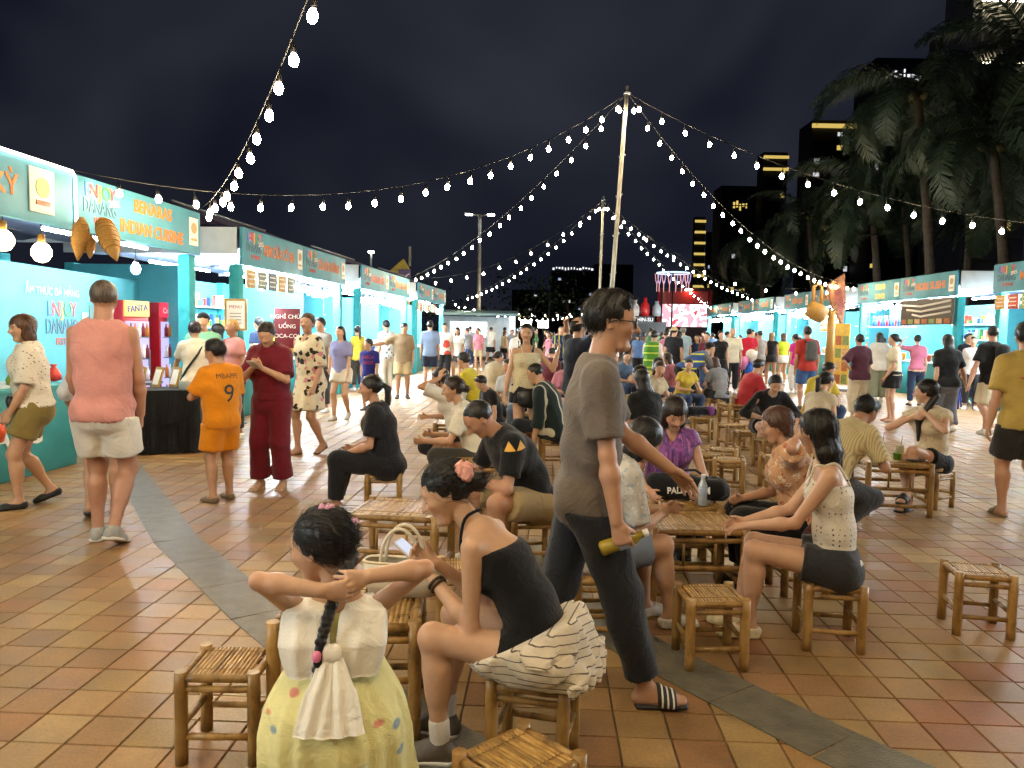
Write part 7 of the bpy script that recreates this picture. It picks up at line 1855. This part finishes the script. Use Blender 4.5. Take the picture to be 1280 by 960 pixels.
wrap_text(sh, 'BARCA', tuple(s['chest'] + A3(0, .16, .03)), (-1, 0, 0), (0, 0, 1), .09, rd, root, off=.008, width=.22); wrap_text(sh, 'ABDE', tuple(s['chest'] + A3(0, .16, -.07)), (-1, 0, 0), (0, 0, 1), .09, rd, root, off=.008, width=.22)
stand('man in a brown checked shirt and khaki shorts pointing beside him', 503, 498, 190, 1.66, 'm', 2, False, sk=dict(w=1.05, head=(30, 12, 0), armR=('v', (.8, .2, -.4), (.7, .5, -.1))), skin='#b07e58', hair=('short', BLK), top=tee(cloth('#8a7456', 'check', '#6a5a44', '#a89070', 26), loose=.03, sleeve=.9, hem=-.07), bottom=legs('#b09a70', .85, .03), shoes=('sneaker', '#4a4038'))
root, s = stand('woman in a white T-shirt with a black cross-body strap at the black table', 246, 562, 22, 1.60, 'f', 1, False, sk=dict(w=1.1, lean=10, armL=('v', (.3, .45, -.85), (.1, .5, -.8)), head=(10, 15, 0)), skin='#c0916a', hair=('lowbun', '#2a1a14'), top=tee('#ddd6c6', loose=.022, sleeve=.6, hem=-.02), bottom=legs('#a9b0ac', .55, .03, top=.03), shoes=('clog', '#b8a890'))
MB().tube([Vector(s['shR'] + A3(-.05, -.05, .04)), Vector(s['chest'] + A3(.03, -.14, .02)), Vector(s['waist'] + A3(-.10, -.13, .0)), Vector(s['pel'] + A3(-.17, -.06, .02))], .014, 6).build('strap', mat('strap_black'), root)
for (lb, px, py, yaw, H, sex, hair, top, bot, kw) in (
    ('man in a black cap and mint T-shirt facing the plaza behind the black table', 256, 548, 185, 1.70, 'm', ('cap', '#141416'), tee('#7fb89a', loose=.025), legs('#33363c', 1.8), {}),
    ('blonde woman in a pink top standing by the black table', 293, 548, 150, 1.62, 'f', ('lowbun', '#a8854e'), tee('#c98c88', loose=.02), legs('#2a2a30', 1.8), {}),
    ('dark haired woman between the mint man and the blonde woman', 275, 540, 100, 1.56, 'f', ('bob', BLK), tee('#8a6a74', loose=.02), legs('#2a2a30', 1.8), {}),
    ('man in a yellow polo seen from behind at the Kem Dua stall', 347, 512, 15, 1.72, 'm', ('fade', BLK), tee('#c8bc3a', loose=.025), legs('#2c2e34', 1.8), {}),
    ('man in a navy shirt at the Kem Dua counter', 325, 505, 60, 1.70, 'm', ('short', BLK), tee('#22304e', loose=.02), legs('#2c2e34', 1.8), {}),
    ('young man in a grey shirt looking over the flowered dress', 402, 515, 150, 1.70, 'm', ('short', BLK), tee('#9a948a', loose=.02), legs('#3a3a40', 1.8), {}),
    ('woman in a yellow T-shirt with her hair tied back', 447, 488, 40, 1.58, 'f', ('pony', BLK), tee('#c8b43c', loose=.02), legs('#3a3630', 1.8), {}),
    ('man in a white flowered shirt turned to the stalls', 483, 490, 45, 1.72, 'm', ('short', BLK), tee(cloth('#cfd0cc', 'floral', '#5a6a70', '#8a9498', 14), loose=.03), legs('#c8c0ac', 1.85), {}),
    ('man in a light blue shirt and navy shorts with a white satchel', 537, 484, 8, 1.74, 'm', ('short', BLK), tee('#8498b8', loose=.03, sleeve=.9), legs('#1c2438', .85, .03), {}),
    ('man in a white T-shirt with a red print and black trousers', 555, 478, 185, 1.70, 'm', ('short', BLK), tee(cloth('#d8d6d0', 'floral', '#d8d6d0', '#c84838', 3.5), loose=.03), legs('#16161a', 1.85), {}),
    ('woman in a white T-shirt and grey shorts with a black cross-body strap', 571, 478, 175, 1.60, 'f', ('bob', BLK), tee('#d4d2ca', loose=.025), legs('#54565a', .6, .03), {}),
    ('child in a yellow top sitting inside the Benaras stall', 212, 500, 120, 1.25, 'f', ('pony', BLK), tee('#c8c040', loose=.02), legs('#3a3a40', 1.8), {}),
    ('child with short dark hair inside the Benaras stall', 196, 500, 160, 1.25, 'm', ('short', BLK), tee('#5a6a7a', loose=.02), legs('#3a3a40', 1.8), {}),
    ('vendor in a dark cap behind the KY counter', 38, 548, 190, 1.70, 'm', ('cap', '#22262c'), tee('#3a4450', loose=.02), legs('#2a2a30', 1.8), {})):
    stand(lb, px, py, yaw, H, sex, 2, False, hair=hair, top=top, bottom=bot, skin=random.choice(['#c2936c', '#b98860', '#b07e58']), **kw)
# ---------------------------------------------------------------- right side
def backpack(s, root, col):
    c = s['chest'] - s['fwd'] * .20; finish('backpack', [Gr([Pr(c + s['u2'] * .10, c - s['u2'] * .17, (.115, .075), (.135, .085), s['right'], k=.03)], disp=wob(.006, (14, 14, 14), 8), k=0)], .024, cloth(col, key='pack'), root)
    for sg in (-1, 1): MB().tube([Vector(c + s['right'] * sg * .09 + s['u2'] * .12), Vector(s['neck'] + s['right'] * sg * .10 + s['u2'] * .01), Vector(s['chest'] + s['right'] * sg * .11 + s['fwd'] * .13)], .018, 6).build('strap', mat('strap_black'), root)
root, s = stand('man in a black T-shirt and beige shorts with a black backpack, holding a hand', 1236, 545, 12, 1.76, 'm', 2, True, sk=dict(w=1.1, step=.10, lead='R', head=(-30, 0, 0), armL=('v', (.4, .0, -1), (.25, .1, -1))), skin='#c08c6a', hair=('fade', BLK), top=tee('#131317', loose=.028, sleeve=.75), bottom=legs('#c4b79a', .9, .03), shoes=('sneaker', '#e4e2dc')); backpack(s, root, '#17181c')
stand('woman in a black T-shirt and grey trousers with long hair, holding a hand', 1180, 541, -4, 1.62, 'f', 2, True, sk=dict(w=1.12, step=.08, lead='L', armR=('v', (.4, .0, -1), (.3, .1, -1))), skin='#c0906a', hair=('longback', BLK), top=tee('#131317', loose=.03, sleeve=.8), bottom=legs('#5a5a60', 1.9, .04), shoes=('sneaker', '#d8d4c8'))
root, s = stand('man in a mustard T-shirt printed on the back and dark shorts', 1272, 650, -14, 1.70, 'm', 1, True, sk=dict(step=.07, lead='L', armL=('v', (.2, -.15, -1), (.15, .05, -1))), skin='#bd8a64', hair=('short', BLK), top=tee('#b59a50', loose=.032, sleeve=.85, fold=.009), bottom=legs('#2e2c2c', .85, .03), shoes=('slide', '#6a6048'))
sh = [c for c in root.children if c.name.startswith('shirt')][0]; wrap_text(sh, '★', tuple(s['chest'] + A3(.02, -.17, -.02)), (1, 0, .3), (0, 0, 1), .26, mat('tee_red', '#b0403a', .6), root, off=.006)
stand('woman in a plum top and cream trousers with a hand on her hip', 1071, 525, 8, 1.58, 'f', 2, False, sk=dict(w=1.1, armL=('t', (-.16, .0, .92), (1, -.2, 0))), skin='#c0906a', hair=('lowbun', BLK), top=tee('#4a2436', loose=.035, sleeve=.9), bottom=legs('#cfc4ac', 1.8, .035), shoes=('flip', '#4a3a30'))
stand('woman in a cream blouse and black skirt with a black shoulder bag', 1114, 527, 70, 1.60, 'f', 2, False, sk=dict(armL=('v', (.1, .1, -1), (-.1, .5, -.8))), skin='#c8987a', hair=('lowbun', BLK), top=tee('#d8cfb4', loose=.024, sleeve=.7, hem=-.01), bottom=skirt('#15161c', .62, flare=.03), shoes=('flip', '#5a3a2a'))
stand('woman in a white jacket and olive trousers at the Kebab stall', 1096, 502, -5, 1.64, 'f', 2, False, skin='#c0906a', hair=('longback', BLK), top=tee('#d2cec2', loose=.04, sleeve=1.6, hem=-.08), bottom=legs('#7a7a62', 1.9, .05, taper=.08), shoes=('sneaker', '#d8d4c8'))
stand('woman in a pink T-shirt and jeans touching her hair', 1143, 507, -15, 1.60, 'f', 2, False, sk=dict(armL=('v', (.8, .1, .1), (-.6, .3, .7))), skin='#c8987a', hair=('lowbun', BLK), top=tee('#b86a84', loose=.018, sleeve=.7, hem=-.02), bottom=legs('#1c2a44', 1.9, .018), shoes=('flat', '#26221e'))
root, s = stand('man in a red T-shirt and blue shorts with a grey backpack', 1006, 512, 2, 1.72, 'm', 2, False, skin='#b07a54', hair=('short', BLK), top=tee('#a8322a', loose=.03, sleeve=.8), bottom=legs('#33507e', .85, .03), shoes=('sneaker', '#3a3a3a')); backpack(s, root, '#4a4846')
for (lb, px, py, yaw, H, sex, hair, top, bot, kw) in (
    ('woman in a magenta shirt and white trousers at the sausage stall', 992, 492, 30, 1.58, 'f', ('lowbun', BLK), tee('#c02a80', loose=.02), legs('#d8d4cc', 1.85), {}),
    ('woman in a lime top and white skirt with long hair', 977, 482, 10, 1.60, 'f', ('longback', '#4a2c1c'), tee('#b8c82c', loose=.018), skirt('#d8d4cc', .7, flare=.05), {}),
    ('woman in a black sleeveless top with fair hair', 962, 484, -20, 1.62, 'f', ('longback', '#8a6a44'), tee('#1a1a1e', sleeve=.1), skirt('#2a2a2e', .75, flare=.03), {}),
    ('person in a grey tank top and brown shorts', 948, 484, 15, 1.66, 'm', ('fade', '#2a201a'), tee('#9a9490', sleeve=.1, neck='tank'), legs('#4a3a34', .85), {}),
    ('man in a bright red T-shirt with white script', 934, 486, 0, 1.70, 'm', ('short', BLK), tee('#c02038', loose=.03), legs('#1c1c22', 1.8), {}),
    ('elderly man in a loose white shirt and black trousers', 913, 492, 175, 1.70, 'm', ('crop', '#9a958c'), tee('#d6cfba', loose=.035, sleeve=.8), legs('#15161a', 1.85), {}),
    ('woman in a black dress near the toddler with balloons', 898, 497, 185, 1.62, 'f', ('lowbun', BLK), tee('#121216', loose=.02, sleeve=.3), skirt('#121216', .62), {}),
    ('man in a straw hat and black backpack vest', 840, 492, -30, 1.70, 'm', ('hat', '#c8b488'), tee('#1a1c22', loose=.025), legs('#26262c', 1.8), {}),
    ('attendant in a navy uniform with a yellow reflective harness', 700, 482, 180, 1.68, 'm', ('crop', BLK), tee(cloth('#1e2c48', 'linev', '#b8c020', None, 2.6), loose=.03), legs('#1a2438', 1.85), {}),
    ('man in a pale blue shirt beside the straw hat man', 852, 484, 10, 1.72, 'm', ('short', '#6a6a66'), tee('#9ab0bc', loose=.03), legs('#4a5a6a', 1.8), {}),
    ('man in a black T-shirt behind the Nori Sushi counter', 1205, 505, 190, 1.66, 'm', ('short', BLK), tee('#16161a'), legs('#222222', 1.8), {}),
    ('woman in a white and black apron by the Maki stall', 1212, 512, 150, 1.58, 'f', ('lowbun', BLK), tee('#c8c8c8'), legs('#222222', 1.8), {})):
    stand(lb, px, py, yaw, H, sex, 2, False, hair=hair, top=top, bottom=bot, skin=random.choice(['#c2936c', '#b98860', '#c8987a']), **kw)
# attendants in safety vests
gx = G(812, 516)
person('woman in a green safety vest over a white T-shirt', gx, -30, P_stand(1.60, lean=8, armL=('v', (.2, .5, -.8), (0, .8, -.6)), head=(0, 15, 0)), lod=2, skin='#c2936c', hair=('lowbun', BLK), top=[tee('#d0cac0', loose=.02, sleeve=.7), (cloth('#4f8a2c', 'line', '#c4d84c', None, 2.3), lambda s: g_top(s, .034, 0, -.05, 'v'), 'vest')], bottom=legs('#22242a', 1.85))
gx = G(858, 518)
person('man in a blue safety vest with yellow bands bending to wipe a table', gx, -78, P_stand(1.66, 'm', lean=52, bend=12, head=(0, -10, 0), pel=(0, -.08, .87), armL=('v', (.1, .5, -.9), (0, .6, -.8)), armR=('v', (.1, .55, -.85), (0, .6, -.8))), lod=2, skin='#c2936c', hair=('cap', '#15161a'), top=[tee('#6a6a6c', loose=.02, sleeve=.8), (cloth('#34508a', 'line', '#c8cc30', None, 2.3), lambda s: g_top(s, .034, 0, -.05, 'v'), 'vest')], bottom=legs('#111216', 1.85, .04))
# woman in the camisole, man with raised arms
x_, y_ = .16, 8.9
root, s = person('young woman in a cream flowered camisole with a black bag, hand raised', (x_, y_), 196, P_stand(1.62, head=(-20, 2, 0), armL=('v', (.45, .3, -.6), (.1, .35, .9)), armR=('v', (.25, .0, -1), (.2, .1, -1))), lod=1, skin='#c99a74', hair=('longfront', BLK), top=tee(cloth('#d6ccaa', 'sprig', '#8a7a5a', '#b8a880', 40, key='cami'), loose=.03, sleeve=0, neck='strap', hem=-.02, flare=.03), bottom=skirt('#16171b', .72, flare=.03), shoes=('flat', '#222222'))
finish('shoulder_bag', [Gr([Pr(s['pel'] + A3(.0, .20, -.02), s['pel'] + A3(.0, .20, -.14), (.14, .05), (.15, .06), (1, 0, 0), k=.02)], disp=wob(.006, (14, 14, 14), 8), k=0)], .016, mat('bag_black', '#131316', .35, bump=.2), root)
x_, y_ = .78, 9.4
person('man in a navy T-shirt with both hands behind his head', (x_, y_), -60, P_stand(1.70, 'm', armL=('v', (.7, .35, .55), (-.7, -.5, .45)), armR=('v', (.7, .35, .55), (-.7, -.5, .45))), lod=1, skin='#b98860', hair=('short', BLK), top=tee('#161c2c', loose=.026, sleeve=.5), bottom=legs('#22242a', 1.85))
# ---------------------------------------------------------------- seated people among the tables
def sit(label, x, y, yaw, H, sex, hair, top, bot, lod=2, **kw):
    person(label, (x, y), yaw, P_sit(H, sex, **kw), lod=lod, skin=random.choice(['#c2936c', '#b98860', '#c8987a', '#b07e58']), hair=hair, top=top, bottom=bot, down=True)
    stool(x, y, random.uniform(-20, 20), 'bamboo stool under the ' + label)
sit('girl in black with long straight hair seen from behind', 1.46, 8.1, 20, 1.60, 'f', ('longback', BLK), tee('#121216', loose=.024, sleeve=.8), legs('#121216', 1.8), 1)
sit('man in a dark green track jacket with pale shoulder stripes', .48, 8.7, 70, 1.68, 'm', ('fade', BLK), tee(cloth('#1c2a2a', 'linev', '#c8c4b0', None, 2.4), loose=.03, sleeve=1.5), legs('#1a1e28', 1.2), 1, head=(0, 15, 0))
sit('boy in black bent over a drink', -.22, 9.6, 120, 1.30, 'm', ('short', BLK), tee('#17171b', loose=.02), legs('#222226', 1.2), 2, head=(0, 22, 0))
sit('man in a yellow T-shirt over white sleeves', -.55, 11.6, 70, 1.68, 'm', ('short', BLK), [tee('#d0ccc4', loose=.012, sleeve=1.7), tee('#bfae30', loose=.024)], legs('#1c1e24', 1.85), 2)
sit('woman in a pale grey top behind the boy in black', .0, 11.0, 160, 1.58, 'f', ('lowbun', BLK), tee('#b8bcc0', loose=.02), legs('#5a6a80', 1.8))
sit('woman in a zebra striped blouse among the back tables', 1.75, 9.4, 80, 1.58, 'f', ('bob', BLK), tee(cloth('#d0ccc6', 'blotch', '#141414', '#141414', 9), loose=.024), legs('#222226', 1.8))
OUT = [('white', '#d6d2c8'), ('black', '#17171b'), ('navy', '#1e2a44'), ('red', '#a82c30'), ('grey', '#7c7c80'), ('yellow', '#c4aa38'), ('green', '#4a7a50'), ('pink', '#c07a88'), ('blue', '#5a7aa8'), ('beige', '#b8a584'), ('brown', '#6a5240'), ('maroon', '#5a2028')]
BOT = [('dark trousers', '#202228', 1.85), ('blue jeans', '#2e4060', 1.85), ('beige shorts', '#b09c78', .8), ('black shorts', '#1a1a1e', .75), ('white shorts', '#ccc8be', .6)]
HR = [('short', BLK), ('short', BLK), ('fade', BLK), ('bob', BLK), ('lowbun', BLK), ('longback', BLK), ('pony', BLK), ('longback', '#3a2418')]
rc = random.Random(11); spots = []
def someone(x, y, seated, where, lod):
    o = rc.choice(OUT); b = rc.choice(BOT); h = rc.choice(HR); sex = 'm' if h[0] in ('short', 'fade') else 'f'; H = rc.uniform(1.62, 1.74) if sex == 'm' else rc.uniform(1.52, 1.64)
    hn = {'short': 'short hair', 'fade': 'cropped hair', 'bob': 'bobbed hair', 'lowbun': 'bun', 'longback': 'long hair', 'pony': 'ponytail'}[h[0]]
    lb = 'person in %s top and %s, %s, %s' % (o[0], b[0], hn, where)
    yaw = rc.uniform(0, 360); w = rc.uniform(.95, 1.12)
    if seated: sk = P_sit(H, sex, head=(rc.uniform(-40, 40), rc.uniform(0, 20), 0), armR=('t', (.12, .36, .58), (.7, -.3, -.8)), armL=('t', (-.12, .36, .56), (.7, -.3, -.8)), w=w)
    else: sk = (P_walk if rc.random() < .4 else P_stand)(H, sex, head=(rc.uniform(-45, 45), rc.uniform(-4, 14), 0), w=w)
    person(lb, (x, y), yaw, sk, lod=lod, skin=rc.choice(['#c2936c', '#b98860', '#c8987a', '#b07e58']), hair=h, top=tee(o[1], loose=.025, sleeve=rc.choice([.5, .75, .9])), bottom=legs(b[1], b[2], .025), shoes=('sneaker', rc.choice(['#2a2a2c', '#c8c4bc', '#6a6258'])), group='people in the crowd')
    if seated: stool(x, y, rc.uniform(-30, 30), 'bamboo stool under the person in %s top and %s, %s' % (o[0], b[0], hn))
for x, y in ((1.1, 10.6), (1.9, 11.2), (2.2, 12.6), (2.9, 13.4), (.9, 12.4), (3.6, 12.2), (.3, 13.2), (1.3, 14.2), (3.2, 15.2), (2.3, 15.6), (-.3, 14.6), (4.0, 14.6), (.6, 16.2), (4.6, 11.5), (1.6, 17.0)):
    someone(x + rc.uniform(-.15, .15), y + rc.uniform(-.2, .2), True, 'sitting among the tables', 2)
n_ = 0
while n_ < 74:
    y = 17.5 + 27 * rc.random() ** .8; x = XL(y) + .8 + (XR(y) - XL(y) - 1.6) * rc.random(); px = proj((x, y, 1))[0]
    if y < 22 and 505 < px < 600: continue
    if y < 24 and px > 900 and rc.random() < .7: continue
    if any((x - a) ** 2 + (y - b) ** 2 < .45 for a, b in spots): continue
    spots.append((x, y)); n_ += 1
    someone(x, y, False, 'in the far crowd', 3)
# toddler and balloons
tx_, ty_ = G(921, 491)
person('toddler in a red top holding balloons', (tx_, ty_), 160, P_stand(.86, 'f', child=True, hs=1.5, armL=('v', (.6, .4, -.2), (.1, .6, .6))), lod=2, skin='#c8987a', hair=('bob', BLK), top=tee('#b02a34', loose=.02), bottom=legs('#8a6a50', .8))
for k, (dx, dz, c, nm) in enumerate(((.30, .62, '#1e64d0', 'blue'), (.32, .98, '#d8cfc4', 'white'), (.10, .80, '#d87ab0', 'pink'))):
    t = thing('balloon', '%s balloon beside the toddler in red' % nm, 'balloon', (tx_ + dx, ty_ - .1, dz))
    MB().lathe([(.004, -.19), (.05, -.15), (.13, -.05), (.155, .05), (.13, .13), (.06, .18), (.004, .19)], n=16).build('skin', mat('balloon' + c, c, .25, coat=.3), t); MB().tube([(0, 0, -.19), (-dx * .5, 0, -dz * .6 + .1)], .004, 4).build('string', WHT, t)
